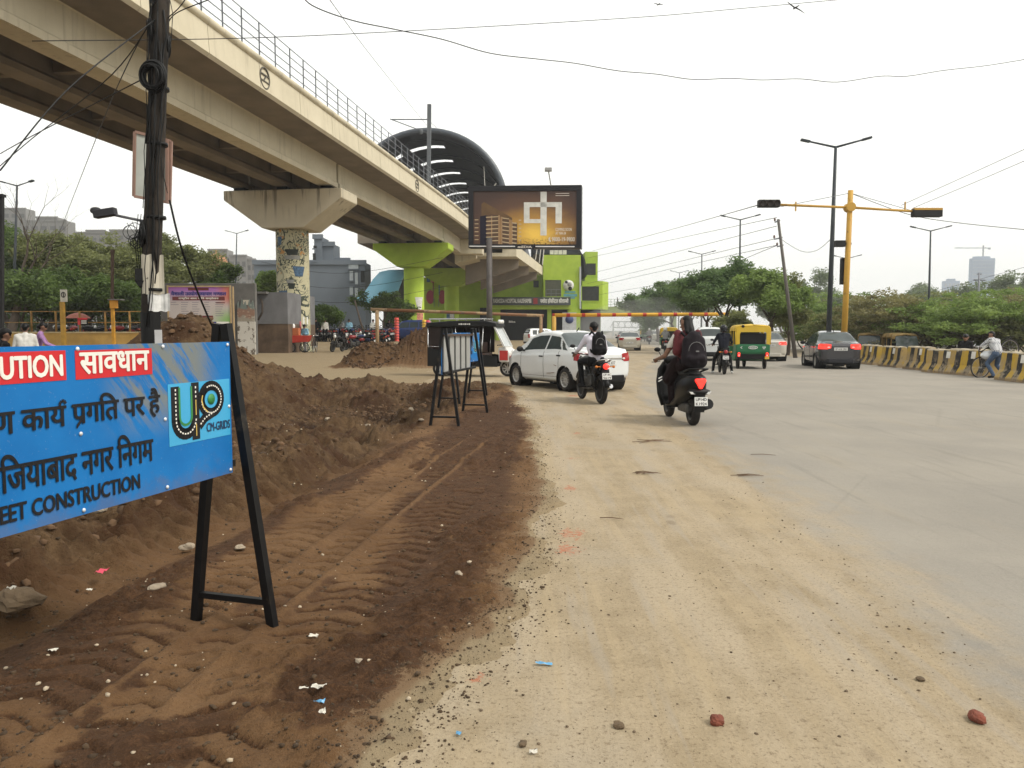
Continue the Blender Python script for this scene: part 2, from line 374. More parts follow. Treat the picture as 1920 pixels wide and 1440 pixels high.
def ground_fn(X, Y):
    z, soil, rough = ground_z(X, Y); v = X * math.cos(TH) - Y * math.sin(TH)
    m = np.zeros_like(z)
    for mx, my, h, r in MOUNDS:
        if my > 25: m = np.maximum(m, sst(np.exp(-((X - mx) ** 2 + (Y - my) ** 2) / (3.0 * r * r)), .25, .5))
    edge = np.interp(Y, EBY, EBV) - v; near = 1 - sst(Y, 3.2, 4.6)
    dark = .62 * sst(v + .25 * fbm(X, Y, 1.2, 4, 95) - np.interp(Y, [2.8, 3.4, 4.4, 7, 12], [-.9, -1.1, -1.45, -2.0, -2.75]), -.1, .15) * sst(edge, .25, .6) * sst(Y, 2.9, 4.0) + .80 * np.exp(-((v + 2.78 + .1 * fbm(X, Y, 1.2, 3, 92)) / .15) ** 2) * (1 - sst(Y, 9, 12)) + .6 * sst(Y, 9.5, 11.0) * (1 - sst(Y, 15, 17)) * sst(v, -3, -2.3)
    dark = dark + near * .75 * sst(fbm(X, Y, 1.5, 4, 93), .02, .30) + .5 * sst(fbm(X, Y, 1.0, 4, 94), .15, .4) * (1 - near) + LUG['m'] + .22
    dark = dark * (.25 + .75 * sst(edge + .1 * fbm(X, Y, 3, 3, 91), .02, .4))
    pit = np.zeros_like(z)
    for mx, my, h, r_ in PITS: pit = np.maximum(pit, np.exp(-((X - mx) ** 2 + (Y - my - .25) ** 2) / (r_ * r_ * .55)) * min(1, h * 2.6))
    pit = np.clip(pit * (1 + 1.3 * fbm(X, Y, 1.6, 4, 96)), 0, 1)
    soil = np.clip(soil - .45 * (1 - sst(edge, .05, .5)) * (Y < 21), 0, 1)
    s = np.clip(np.maximum(soil, m), 0, 1); fs = sst(np.hypot(X, Y), 190, 260)
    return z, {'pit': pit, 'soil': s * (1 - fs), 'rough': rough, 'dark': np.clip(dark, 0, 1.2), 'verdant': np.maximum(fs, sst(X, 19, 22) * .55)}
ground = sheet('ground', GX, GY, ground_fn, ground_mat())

def road_mat():
    g = NT('asphalt'); e, f = g.attr('sand'), g.attr('worn')
    n0, n1, n2, n3 = g.noise(.55, 5, .6), g.noise(3.2, 6, .62), g.noise(70, 3, .6), g.noise(260, 2)
    st = g.noise(2.2, 5, .6, vec=g.scaled((1.0, .16, 1)))          # streaks along the traffic
    grey = g.mix(g.ramp(n0, .3, .7), (.215, .196, .166), (.26, .235, .195)); grey = g.mix(g.math('MULTIPLY', g.ramp(st, .5, .8), .5), grey, (.265, .228, .17))
    grey = g.mix(g.math('MULTIPLY', g.ramp(n3, .55, .75), .25), grey, (.11, .10, .085))
    sand = g.mix(g.ramp(n1, .3, .7), (.305, .240, .150), (.24, .185, .110)); sand = g.mix(g.math('MULTIPLY', g.ramp(st, .42, .62), .85), sand, (.335, .272, .185))
    sand = g.mix(g.math('MULTIPLY', g.ramp(n0, .5, .64), .6), sand, (.30, .252, .182))
    gq = g.noise(34, 5, .72); sand = g.mix(g.math('MULTIPLY', g.ramp(n2, .55, .68), .55), sand, (.13, .092, .05)); sand = g.mix(g.math('MULTIPLY', g.ramp(gq, .54, .66), .7), sand, (.14, .098, .055)); sand = g.mix(g.math('MULTIPLY', g.ramp(gq, .44, .32), .4), sand, (.42, .34, .23)); grey = g.mix(g.math('MULTIPLY', g.ramp(gq, .55, .68), .35), grey, (.12, .11, .095)); grey = g.mix(g.math('MULTIPLY', g.ramp(n2, .44, .34), .35), grey, (.34, .31, .26))
    st2 = g.noise(5.5, 4, .6, vec=g.scaled((1.0, .07, 1))); sand = g.mix(g.math('MULTIPLY', g.ramp(st2, .54, .66), .5), sand, (.28, .24, .185)); sand = g.mix(g.math('MULTIPLY', g.ramp(st2, .44, .36), .4), sand, (.34, .265, .16)); gt_ = g.math('MULTIPLY', g.ramp(g.noise(150, 3, .7), .60, .68), g.ramp(n1, .42, .62)); sand = g.mix(g.math('MULTIPLY', gt_, .6), sand, (.085, .058, .032)); grey = g.mix(g.math('MULTIPLY', g.ramp(st2, .55, .68), .35), grey, (.15, .138, .118))
    ft = g.n('ShaderNodeTexVoronoi', feature='F1'); ft.inputs['Scale'].default_value = 2.6; ft.inputs['Randomness'].default_value = 1; g.l(g.scaled((1.5, .8, 1)), ft.inputs['Vector']); fm = g.math('MULTIPLY', g.ramp(g.math('ADD', ft.outputs['Distance'], g.math('MULTIPLY', g.math('SUBTRACT', gq, .5), .35)), .20, .09), g.ramp(g.noise(.9, 3), .50, .60)); sand = g.mix(g.math('MULTIPLY', fm, .55), sand, (.155, .112, .066))
    k = g.ramp(g.math('ADD', e, g.math('ADD', g.math('MULTIPLY', g.math('SUBTRACT', n1, .5), .55), g.math('MULTIPLY', g.math('SUBTRACT', st, .5), .6))), .30, .72)
    c = g.mix(k, grey, sand)
    rd = g.ramp(g.math('ADD', g.attr('brick'), g.math('MULTIPLY', g.math('SUBTRACT', g.noise(24, 6, .75), .5), 2.6)), .62, .95, 0, .8)
    c = g.mix(rd, c, (.33, .10, .045))
    cr = g.n('ShaderNodeTexVoronoi', feature='DISTANCE_TO_EDGE'); cr.inputs['Scale'].default_value = .45; g.l(g.scaled((1, .5, 1)), cr.inputs['Vector'])
    c = g.mix(g.math('MULTIPLY', g.math('MULTIPLY', g.ramp(cr.outputs['Distance'], .008, .001), .14), g.math('SUBTRACT', 1, k)), c, (.12, .11, .09))
    g.bump(g.math('ADD', g.math('ADD', n2, g.math('MULTIPLY', n3, .5)), g.math('MULTIPLY', g.noise(11, 5, .65), 2.2)), .6, .008)
    return g.fin(c, .92)
def road_fn(X, Y):
    """the left border follows the soil edge"""
    le = (np.interp(Y, EBY, EBV) - .42 + Y * math.sin(TH)) / math.cos(TH); le = np.where(Y > 21, np.minimum(le, -3.2), le); X[:] = le + (X + 3.2) * (40 - le) / 43.2
    v = X * math.cos(TH) - Y * math.sin(TH); va = np.interp(Y, ABY, ABV); d = va - v
    sand = np.where(d > 0, .5 + .5 * sst(d, 0, .5), .5 - .5 * sst(-d, 0, 1.1)); sand = sand * (1 - .25 * sst(Y, 60, 120))
    sand = np.maximum(sand, .62 * sst(X - 16 - .02 * Y, -1.1, -.2) * (Y < 60))
    br = np.zeros_like(X)
    for px, py, r in ((1068, 915, .12), (1072, 1000, .14), (1066, 1030, .13), (1075, 860, .10), (895, 1268, .06), (1075, 742, .25), (1080, 812, .12)):
        p = gr(px, py); br = np.maximum(br, np.exp(-(((X - p.x) / r) ** 2 + ((Y - p.y) / (r * 1.8)) ** 2)))
    return np.full_like(X, 0.0), {'sand': sand, 'brick': br}
RX = np.array(list(np.arange(-3.2, 6, .12)) + list(np.arange(6, 26, .6)) + [28, 32, 40])
RY = np.array([-20, -5, 0] + graded(1.2, 60, lambda t: max(.1, .02 * t)) + [70, 85, 110, 140])
road = sheet('road', RX, RY, road_fn, road_mat())
# farther carriageway, following the road's own heading past the junction
b = MB(); p0 = RD * 139
b.add([(13, 139.9, .002), (42, 139.9, .002), RD * 700 + RN * 16 + Vector((0, 0, .002)), RD * 700 - RN * 8 + Vector((0, 0, .002))], [(0, 1, 2, 3)]); struct(b.build('road', M['asphalt'] if 'asphalt' in M else bpy.data.materials['asphalt']))
# ================================================================ ELEVATED METRO LINE
AX = {}
def _axis():
    T0, x, y = 0.0, -13.3, 47.0; pts = {}
    def hd(t): return R_(8.1 - 5.0 * float(sst(np.array(t), 16, 46)))
    t = 0.0; px_, py_ = x, y
    while t <= 170: pts[round(t, 1)] = (px_, py_, hd(t)); px_ += math.sin(hd(t)) * .5; py_ += math.cos(hd(t)) * .5; t += .5
    t = -.5; px_, py_ = x, y
    while t >= -52: px_ -= math.sin(TH) * .5; py_ -= math.cos(TH) * .5; pts[round(t, 1)] = (px_, py_, TH); t -= .5
    return pts
AX = _axis()
def vp(t, v, z):
    """point on the viaduct: t along the axis from the painted pier, v to its right"""
    a = math.floor(t * 2) / 2; a = max(-52, min(169.5, a)); x0, y0, h = AX[round(a, 1)]; k = t - a
    return Vector((x0 + math.sin(h) * k + math.cos(h) * v, y0 + math.cos(h) * k - math.sin(h) * v, z))
def sweep(mb, prof, t0, t1, step=4.0, mi=0, caps=True, sm=False):
    """closed (v, z) profile swept along the axis"""
    n = max(1, int(math.ceil((t1 - t0) / step))); P = len(prof); vs = []
    for i in range(n + 1):
        for v, z in prof: vs.append(vp(t0 + (t1 - t0) * i / n, v, z))
    fs = [(i * P + k, i * P + (k + 1) % P, (i + 1) * P + (k + 1) % P, (i + 1) * P + k) for i in range(n) for k in range(P)]
    if caps: fs += [tuple(range(P))[::-1], tuple(n * P + k for k in range(P))]
    return mb.add(vs, fs, mi, sm)
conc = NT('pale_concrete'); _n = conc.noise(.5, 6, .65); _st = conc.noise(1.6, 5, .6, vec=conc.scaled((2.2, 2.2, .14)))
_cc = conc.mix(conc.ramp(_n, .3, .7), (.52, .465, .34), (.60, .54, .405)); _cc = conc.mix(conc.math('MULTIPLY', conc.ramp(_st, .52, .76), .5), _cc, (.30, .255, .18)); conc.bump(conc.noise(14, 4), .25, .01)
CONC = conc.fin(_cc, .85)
BEAM = pm('shaded_concrete', (.20, .165, .125), .9, .2, .6, bump=.2, bscale=12)  # darker copy of the concrete, shade under deck and platform put into its colour
STEEL = pm('grey_steel', (.16, .17, .19), .5, .15, 3, metal=.4)
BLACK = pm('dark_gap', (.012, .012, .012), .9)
# piers every 28 m; the two in the open, then the green ones under the station
def girder(mb, c, t0, t1):
    sweep(mb, [(c - .42, 10.0), (c + .42, 10.0), (c + .42, 10.22), (c + .15, 10.42), (c + .15, 11.25), (c + .45, 11.48), (c - .45, 11.48), (c - .15, 11.25), (c - .15, 10.42), (c - .42, 10.22)], t0, t1, 7)
viad = thing('metro_viaduct', 'long pale concrete metro viaduct crossing overhead with railing along its edge', 'viaduct', vp(0, 0, 0))
T_END = 38.3                                        # where the station box begins
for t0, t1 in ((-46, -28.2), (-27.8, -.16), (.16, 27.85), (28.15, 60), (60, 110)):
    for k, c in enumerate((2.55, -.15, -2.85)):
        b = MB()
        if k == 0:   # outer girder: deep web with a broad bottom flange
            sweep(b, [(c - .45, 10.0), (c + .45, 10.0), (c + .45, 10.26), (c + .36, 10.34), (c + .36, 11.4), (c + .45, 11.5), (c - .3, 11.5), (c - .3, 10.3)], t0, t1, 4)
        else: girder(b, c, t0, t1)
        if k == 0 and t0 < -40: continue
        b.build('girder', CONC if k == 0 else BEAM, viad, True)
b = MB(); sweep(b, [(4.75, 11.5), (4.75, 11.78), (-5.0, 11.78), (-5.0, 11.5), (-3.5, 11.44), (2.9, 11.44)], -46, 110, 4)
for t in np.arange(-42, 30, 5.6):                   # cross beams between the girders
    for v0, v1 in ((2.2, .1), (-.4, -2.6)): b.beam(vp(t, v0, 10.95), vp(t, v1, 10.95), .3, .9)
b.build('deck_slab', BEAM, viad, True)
b = MB(); t = -46.0
while t < T_END:
    t2 = min(t + 3.97, T_END)
    sweep(b, [(4.76, 11.46), (4.86, 11.40), (4.98, 11.52), (4.92, 12.55), (4.76, 12.55)], t, t2, 2)
    t += 4.0
b.build('parapet', CONC, viad, True)
b = MB(); t = -46.0
while t < T_END:
    t2 = min(t + 1.98, T_END)
    sweep(b, [(4.86 + .19 * math.cos(a), 12.68 + .17 * math.sin(a)) for a in [2 * math.pi * k / 12 for k in range(12)]], t, t2, 2, sm=True); t += 2.0
b.build('coping', CONC, viad, True)
b = MB()
for t in np.arange(-45, 42, 1.5): b.beam(vp(t, 4.7, 12.8), vp(t, 4.7, 14.35), .05, .05)
for z in (13.2, 13.58, 13.96, 14.34):
    for t in np.arange(-45, 41, 3.0): b.beam(vp(t, 4.7, z), vp(t + 3.0, 4.7, z), .03, .03)
b.build('railing', STEEL, viad, True)
b = MB(); sweep(b, [(-4.9, 11.5), (-4.75, 11.5), (-4.75, 12.6), (-4.9, 12.6)], -46, 36, 4); b.build('parapet', CONC, viad, True)
def find_t(px, v, z, lo=-30, hi=60):
    for _ in range(40):
        m_ = (lo + hi) / 2
        if proj(vp(m_, v, z))[0] < px: lo = m_
        else: hi = m_
    return lo
for px in (498, 783):
    t = find_t(px, 5.0, 12.0); o = vp(t, 4.965, 12.02); d = (vp(t + .5, 0, 0) - vp(t, 0, 0)).normalized(); up = Vector((0, 0, 1)); b = MB()
    b.tube([o + d * .42 * math.cos(a) + up * .42 * math.sin(a) for a in [2 * math.pi * k / 28 for k in range(28)]], .035, 6, closed=True)
    for zz in (.13, -.13): b.beam(o - d * .38 + up * zz, o + d * .38 + up * zz, .06, .05)
    b.beam(o - d * .13 - up * .13, o + d * .13 + up * .13, .06, .05)
    b.build('emblem', pm('emblem_grey', (.10, .09, .07), .8), viad, True)
b = MB()    # drip stains are runs of dark algae below the bearings of the painted pier
# piers -------------------------------------------------------------
GREEN = NT('lime_paint'); _g = GREEN.mix(GREEN.ramp(GREEN.noise(.8, 5), .3, .7), (.30, .43, .03), (.37, .50, .045))
_g = GREEN.mix(GREEN.math('MULTIPLY', GREEN.ramp(GREEN.noise(1.5, 6, .7, vec=GREEN.scaled((2, 2, .3))), .58, .85), .5), _g, (.16, .22, .05)); GREEN = GREEN.fin(_g, .8)
MUR = NT('mural_paint')
def _mural():
    g = MUR; big = g.noise(.5, 3, .5, dist=.6); s1 = g.noise(.85, 2, .5, dist=3.2); s2 = g.noise(1.5, 2, .45, dist=2.4)
    c = g.mix(g.ramp(big, .3, .7), (.34, .32, .20), (.42, .385, .25))
    line = g.math('SUBTRACT', 1, g.ramp(g.math('ABSOLUTE', g.math('SUBTRACT', s1, .5)), .02, .045))
    line = g.math('MULTIPLY', line, g.ramp(g.noise(.9, 2), .40, .5))
    c = g.mix(line, c, (.022, .032, .02)); c = g.mix(g.ramp(s1, .60, .66, 0, .9), c, (.028, .045, .03))
    c = g.mix(g.ramp(s2, .63, .68, 0, .85), c, (.05, .065, .045)); c = g.mix(g.math('MULTIPLY', g.ramp(s2, .30, .26), g.ramp(g.noise(.7, 2, .5), .52, .58)), c, (.06, .11, .16))
    c = g.mix(g.math('MULTIPLY', g.ramp(g.noise(2.6, 3, .5, dist=1), .62, .66), g.ramp(g.xyz()[2], 4.2, 5.2)), c, (.42, .20, .05)); return g.fin(c, .8)
MURAL = _mural()
STAIN = NT('stained_concrete'); _q = STAIN.xyz(); _w = STAIN.noise(2.2, 4, .6, vec=STAIN.scaled((1.6, 1.6, .12)))
_k = STAIN.math('MULTIPLY', STAIN.ramp(_w, .54, .66), STAIN.ramp(_q[2], 7.3, 9.5)); _b = STAIN.mix(STAIN.ramp(STAIN.noise(.6, 5), .3, .7), (.50, .445, .33), (.58, .52, .39))
STAIN.bump(STAIN.noise(12, 4), .2, .01); STAIN = STAIN.fin(STAIN.mix(STAIN.math('MULTIPLY', _k, .8), _b, (.12, .10, .075)), .85)
def pier(t, name, label, cmat, pmat, w_top=3.65, w_bot=1.28, group=None, ztop=9.78, zbot=7.55, r=.97, depth=1.35, v0=0.0):
    o = vp(t, v0, 0); h = AX[round(math.floor(t * 2) / 2, 1)][2]; zb = gz(o.x, o.y)
    p = thing(name, label, 'bridge pier', (o.x, o.y, zb), -h, group)
    b = MB(); b.lathe([(r * 1.25, -.3), (r * 1.25, .25), (r, .32), (r, zbot - zb + .05)], n=40); b.build('column', pmat, p)
    b = MB(); zt, z1, z0 = ztop - zb, ztop - zb - .55, zbot - zb
    b.prism([(-w_top, zt), (-w_top, z1), (-w_bot, z0), (w_bot, z0), (w_top, z1), (w_top, zt)][::-1], (0, -depth, 0), (1, 0, 0), (0, 0, 1), (0, 2 * depth, 0))
    b.build('pier_cap', cmat, p, bevel=.05)
    b = MB()
    for v in (2.55, -.15, -2.85):
        for y_ in (-.7, .7): b.bb(v - .32, v + .32, y_ - .3, y_ + .3, zt, zt + .215)
    b.build('bearing', BLACK, p); return p
p1 = pier(0, 'bridge_pier', 'painted bridge pier with dark scrollwork mural and stained pale cap', STAIN, MURAL)
# painted pots and bowls wrap round the shaft of the first pier
def wrap(p, r, a0, a1, z0, z1, mat, top=1.0, n=10, name='painted_pot'):
    """a curved patch on a shaft of radius r facing the street; angles in degrees, 0 = towards the camera"""
    b = MB(); o = p.location; base = math.atan2(-o.x, o.y) ; vs = []
    for z, k in ((z0, top), (z1, 1.0)):
        m_ = (a0 + a1) / 2
        for i in range(n + 1):
            a = R_(m_ + ((a0 + (a1 - a0) * i / n) - m_) * k); vs.append((o.x + r * math.sin(a - base * -1), o.y - r * math.cos(a - base * -1), z))
    b.add(vs, [(i, i + 1, n + 2 + i, n + 1 + i) for i in range(n)]); return b.build(name, mat, p, True)
POT = pm('pot_orange', (.30, .10, .03), .8); POTD = pm('pot_dark', (.03, .035, .03), .8); POTB = pm('pot_blue', (.05, .10, .17), .8, .5, 9); POTG = pm('pot_grey', (.22, .22, .2), .8)
for a0, a1, z0, z1, m_, tp in ((-25, 25, 2.3, 3.05, POT, .85), (-30, 30, 3.05, 3.2, POTD, 1), (-26, 22, 6.0, 6.35, POTD, .7), (-30, 26, 5.75, 5.98, POTG, .9), (-2, 44, 4.75, 5.35, POTB, .6), (-60, -20, 3.4, 3.9, POTB, .5), (-24, 4, 4.35, 4.55, POTG, .8), (-20, 8, 4.0, 4.34, POTD, .6), (-60, -38, 6.6, 7.1, POTB, .6), (-28, 18, 1.75, 2.2, POTD, 1.1)):
    wrap(p1, .976, a0, a1, z0, z1, m_, tp)
for a0 in (32, 50): wrap(p1, .979, a0, a0 + 7, 1.9, 2.35, pm('white_paper', (.7, .7, .66), .8), name='paper_notice')
gp = [pier(28, 'bridge_pier', 'nearest lime green bridge pier with a tooth painted on its shaft', GREEN, GREEN, group='lime green station piers')]
for t, lb, wt in ((57, 'second lime green bridge pier with an eye painted low on its shaft', 4.4), (84, 'farthest lime green bridge pier deep under the station', 4.4)):
    gp.append(pier(t, 'bridge_pier', lb, GREEN, GREEN, wt, group='lime green station piers', ztop=9.75, zbot=7.4, v0=-.6))
WHT = pm('white_decal', (.62, .62, .58), .7, .2, 8); PNK = pm('pink_decal', (.50, .20, .14), .7, .5, 9); BLU = pm('blue_decal', (.06, .14, .24), .7, .6, 6)
for pp, a0, a1, z0, z1, m_, tp in ((gp[0], 5, 58, 3.3, 4.7, WHT, .45), (gp[0], 15, 62, 2.0, 3.2, PNK, 1), (gp[0], -35, 12, 1.0, 2.3, WHT, .8), (gp[1], -45, 20, 3.0, 4.0, BLU, 1), (gp[1], -15, 15, 3.15, 3.75, WHT, 1)):
    wrap(pp, .977 if m_ is not WHT else .98, a0, a1, z0, z1, m_, tp, name='painted_decal')

# ---------------------------------------------------------------- station
st = thing('metro_station', 'lime green metro station with dark arched roof behind the billboard', 'metro station', (3, 112, 0))
NAVY = pm('dark_roof', (.018, .020, .026), .45, .2, .5); OFFW = pm('offwhite', (.6, .58, .52), .7)
# barrel vault over the platforms; rows of open slots let the sky through
ARC_R, ARC_Z = 8.55, 15.2
def vault(t, a, r=ARC_R): return vp(t, -.9 + r * math.cos(a), ARC_Z + r * .935 * math.sin(a))
b = MB(); NA = 26; rows = []
tt = 39.0; seg = []
while tt < 118: seg.append((tt, tt + 6.2, False)); seg.append((tt + 6.2, tt + 7.6, True)); tt += 7.6
for t0, t1, slot in seg:
    for i in range(NA):
        a0, a1 = math.pi * i / NA, math.pi * (i + 1) / NA
        if slot and 12 <= i < NA - 5 and i % 6 != 4: continue
        b.add([vault(t0, a0), vault(t1, a0), vault(t1, a1), vault(t0, a1), vault(t0, a0, ARC_R + .05), vault(t1, a0, ARC_R + .05), vault(t1, a1, ARC_R + .05), vault(t0, a1, ARC_R + .05)], [(0, 1, 2, 3), (7, 6, 5, 4), (0, 4, 5, 1), (3, 2, 6, 7), (0, 3, 7, 4), (1, 5, 6, 2)])
b.build('roof', NAVY, st, True)
b = MB()
b.tube([vault(38.9, math.pi * i / 30, ARC_R + .1) for i in range(31)], .34, 8)
b.build('roof_rim', pm('slate_metal', (.045, .055, .07), .4), st, True)
b = MB()
for k in range(9):
    t = 42.1 + 7.6 * k; b.tube([vault(t, math.pi * i / 20, ARC_R - .1) for i in range(21)], .09, 6)
b.build('roof_arch', NAVY, st, True)
b = MB()      # platforms, side walls and inner clutter in the shade of the vault
sweep(b, [(5.0, 11.4), (8.4, 11.4), (8.4, 12.9), (5.0, 12.9)], 41, 118, 6); sweep(b, [(-9.2, 11.4), (-5.0, 11.4), (-5.0, 12.9), (-9.2, 12.9)], 41, 118, 6); b.build('platform', BEAM, st, True)
b = MB(); sweep(b, [(8.0, 12.9), (8.2, 12.9), (8.2, 16.8), (8.0, 16.8)], 42, 118, 6); sweep(b, [(-9.9, 12.9), (-9.7, 12.9), (-9.7, 16.6), (-9.9, 16.6)], 42, 118, 6)
b.beam(vp(100, -9, 14.5), vp(100, 8, 14.5), .3, 4.5); b.build('side_wall', NAVY, st, True)
b = MB(); e0, e1 = vp(39, 7.2, 16.5), vp(39, 3.6, 16.2)
b.beam(vp(39, 6.9, 16.4), vp(41, 4.2, 16.5), .12, .12); b.beam(vp(39, 5.6, 16.4), vp(39.5, 5.4, 19.5), .06, .06); b.beam(vp(39.2, 6.8, 17.6), vp(39.2, 5.9, 16.5), .1, .1); b.build('signal_bracket', OFFW, st, True)
b = MB()     # concrete end wall, brackets and cantilever slab
sweep(b, [(2.2, 9.9), (5.3, 9.9), (5.3, 12.6), (2.2, 12.6)], T_END + .02, T_END + 2.0, 2)
sweep(b, [(2.0, 9.0), (4.4, 9.6), (4.4, 10.9), (2.0, 10.9)], T_END + 2.02, T_END + 14, 5)
b.build('end_wall', CONC, st, True)
SL0, SL1 = at(968, 466, 90), at(1017, 499, 118); b = MB(); dv = Vector((-1, .0, 0))
def slab(z0, z1, inset, w_): return None
zt = 11.2; A, Bp = Vector((SL0.x, 88, 0)), Vector((SL1.x, 117.6, 0))
for (zz0, zz1, off, wd) in ((9.9, 11.2, 0, 1.6), (9.9, 10.3, -1.6, 5.0)):
    q = Vector((off, 0, 0)); vs = [A + q, Bp + q, Bp + q - Vector((wd, 0, 0)), A + q - Vector((wd, 0, 0))]; vs = [Vector((p.x, p.y, z)) for z in (zz0, zz1) for p in vs]
    b.add(vs, [(3, 2, 1, 0), (4, 5, 6, 7), (0, 1, 5, 4), (1, 2, 6, 5), (2, 3, 7, 6), (3, 0, 4, 7)])
b.build('platform_edge', CONC, st, True)
for k in range(3):
    b = MB(); y_ = 91.5 + k * 10; x_ = A.x + (Bp.x - A.x) * (y_ - 88) / 29.6
    b.prism([(x_ - .2, 9.9), (x_ - .2, 8.9), (x_ - 6.5, 6.9), (x_ - 6.5, 9.9)], (0, y_, 0), (1, 0, 0), (0, 0, 1), (0, 1.2, 0)); b.build('bracket', BEAM, st, True)  # brackets take the darker concrete, their underside shade painted in
b = MB()
for px, y0, y1 in ((1004, 487, 467), (1011, 493, 467), (1017, 497, 467)): b.beam(at(px, y0, 117), at(px + 3, y1, 117), .14, .14)
b.build('platform_post', OFFW, st, True)
# green blocks. px rows are read at the block's own distance
def blk(mb, x0, x1, y0, y1, D, depth, mi=0):
    a, c = at(x0, y1, D), at(x1, y0, D); mb.bb(a.x, c.x, D, D + depth, a.z, c.z, mi)
b = MB(); blk(b, 1018, 1089, 478, 640, 118, 20); b.build('entrance_block', GREEN, st, True)
b = MB(); blk(b, 800, 1017.5, 505, 640, 121, 6); b.build('rear_wall', GREEN, st, True)
b = MB(); blk(b, 1096, 1121, 472, 640, 131, 12); b.build('stair_tower', GREEN, st, True)
b = MB(); a, c = at(1091, 580, 124), at(1130, 527, 124); e = at(1136, 540, 130)
b.prism([(a.x, 124), (c.x, 124), (c.x + 1.3, 127), (c.x + 1.3, 136), (a.x, 136)], (0, 0, a.z), (1, 0, 0), (0, 1, 0), (0, 0, c.z - a.z)); b.build('stair_block', GREEN, st, True)
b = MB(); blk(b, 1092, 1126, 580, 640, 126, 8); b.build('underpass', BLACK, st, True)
b = MB(); x0 = at(1000, 478, 120).x; zc = at(1000, 478, 120).z      # dark curved roof above the entrance block
b.prism([(x0, zc + .02), (at(1091, 478, 120).x, zc + .02), (at(1098, 478, 120).x, at(1098, 520, 120).z), (at(1101, 478, 120).x, at(1101, 512, 120).z), (at(1096, 478, 120).x, at(1096, 488, 120).z), (at(1087, 0, 120).x, at(1087, 466, 120).z), (at(1074, 0, 120).x, at(1074, 452, 120).z), (x0, at(1000, 446, 120).z)], (0, 119, 0), (1, 0, 0), (0, 0, 1), (0, 17, 0)); b.build('canopy', NAVY, st, True)
GLASSD = pm('dark_opening', (.022, .024, .022), .35, .3, 2); SHUT = pm('olive_shutter', (.06, .062, .035), .6)
def opening(x0, x1, y0, y1, D, mat, name='window', sill=True):
    a, c = at(x0, y1, D), at(x1, y0, D); f = MB(); f.bb(a.x, c.x, D - .06, D + .02, a.z, c.z); o = f.build(name, mat, st, True)
    f = MB()
    for q in ((a.x - .12, a.x, a.z - .12, c.z + .12), (c.x, c.x + .12, a.z - .12, c.z + .12)): f.bb(q[0], q[1], D - .12, D + .01, q[2], q[3])
    for q in ((a.z - .12, a.z), (c.z, c.z + .12)): f.bb(a.x, c.x, D - .12, D + .01, q[0], q[1])
    g_ = f.build('frame', GREEN, o); g_.matrix_parent_inverse = Matrix.Translation(-st.location); return o
opening(1022, 1052, 525, 556, 118, SHUT); opening(1000, 1010, 526, 539, 121, GLASSD); opening(1091, 1123, 537, 564, 124, GLASSD); opening(1099, 1117, 494, 516, 131, GLASSD)
b = MB(); f = at(1025, 474, 118.4)
for k in range(4): q = at(1031 + 8 * k, 476, 118.9); b.bb(q.x, q.x + .58, 118.8, 118.98, q.z - .1, q.z + .55)
b.build('clerestory', OFFW, st, True)
b = MB(); a = at(1024, 558, 117); c = at(1052, 543, 117)
for z in (a.z, (a.z + c.z) / 2, c.z): b.beam((a.x, 117, z), (c.x, 117, z), .06, .06)
for k in range(4): x = a.x + (c.x - a.x) * k / 3; b.beam((x, 117, a.z), (x, 117, c.z), .06, .06)
b.build('balcony_rail', STEEL, st, True)
b = MB(); b.beam(at(1088, 500, 117.9), at(1088, 579, 117.9), .25, .25); b.build('drain_pipe', pm('pipe_grey', (.4, .42, .45), .6), st, True)
# fascia sign with its lettering
SY = 115.0; a, c = at(922, 572, SY), at(1070, 557, SY)
b = MB(); b.bb(a.x, c.x, SY, SY + .5, a.z, c.z); sg = b.build('sign_panel', pm('slate_sign', (.045, .055, .05), .6), st, True)
inv = Matrix.Translation(-st.location)
def stext(gl, x0, x1, y0, y1, mat):
    p, q = at(x0, y1, SY - .02), at(x1, y0, SY - .02); o = letter(gl, p, (1, 0, 0), (0, 0, 1), q.x - p.x, q.z - p.z, mat, sg, world=False, off=.01); o.matrix_parent_inverse = inv; return o
LETW = pm('letter_white', (.75, .75, .7), .6)
stext(glyphs('YASHODA HOSPITAL KAUSHAMBI', .02), 924, 996, 560, 568, LETW)
stext(deva(['यशोदा', ' ', 'हॉ', ('half', 'स'), 'िपटल', ' ', 'कौशा', ('half', 'म'), 'बी'], .03), 1013, 1066, 558.5, 569.5, LETW)
b = MB(); p, q = at(1000, 570, SY - .03), at(1008, 559, SY - .03); b.bb(p.x, q.x, SY - .05, SY - .01, p.z, q.z); o = b.build('emblem', pm('sign_red', (.25, .02, .02), .6), sg); o.matrix_parent_inverse = inv
b = MB(); p, q = at(922, 580, SY + 1), at(1070, 572, SY + 1); b.bb(p.x, q.x, SY + .6, SY + 2.4, p.z, q.z); b.build('sign_beam', GREEN, st, True)
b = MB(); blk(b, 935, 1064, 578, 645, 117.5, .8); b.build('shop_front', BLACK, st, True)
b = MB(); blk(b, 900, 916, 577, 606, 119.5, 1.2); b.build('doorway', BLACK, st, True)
for x0, x1 in ((930, 938), (1064, 1083), (1026, 1034)): b = MB(); blk(b, x0, x1, 578, 645, 116.3, .9); b.build('column', GREEN, st, True)
p = at(954, 605, 117.3); letter(glyphs('Biba', .03), p, (1, 0, 0), (0, 0, 1), 1.0, .3, LETW, st, off=.05)
b = MB(); q = at(1067, 606, 116); b.bb(q.x - 1.0, q.x + 1.1, 116.0, 116.2, q.z - 1.4, q.z + 1.6); bd = b.build('notice_board', pm('board_grey', (.45, .47, .5), .6), st, True)
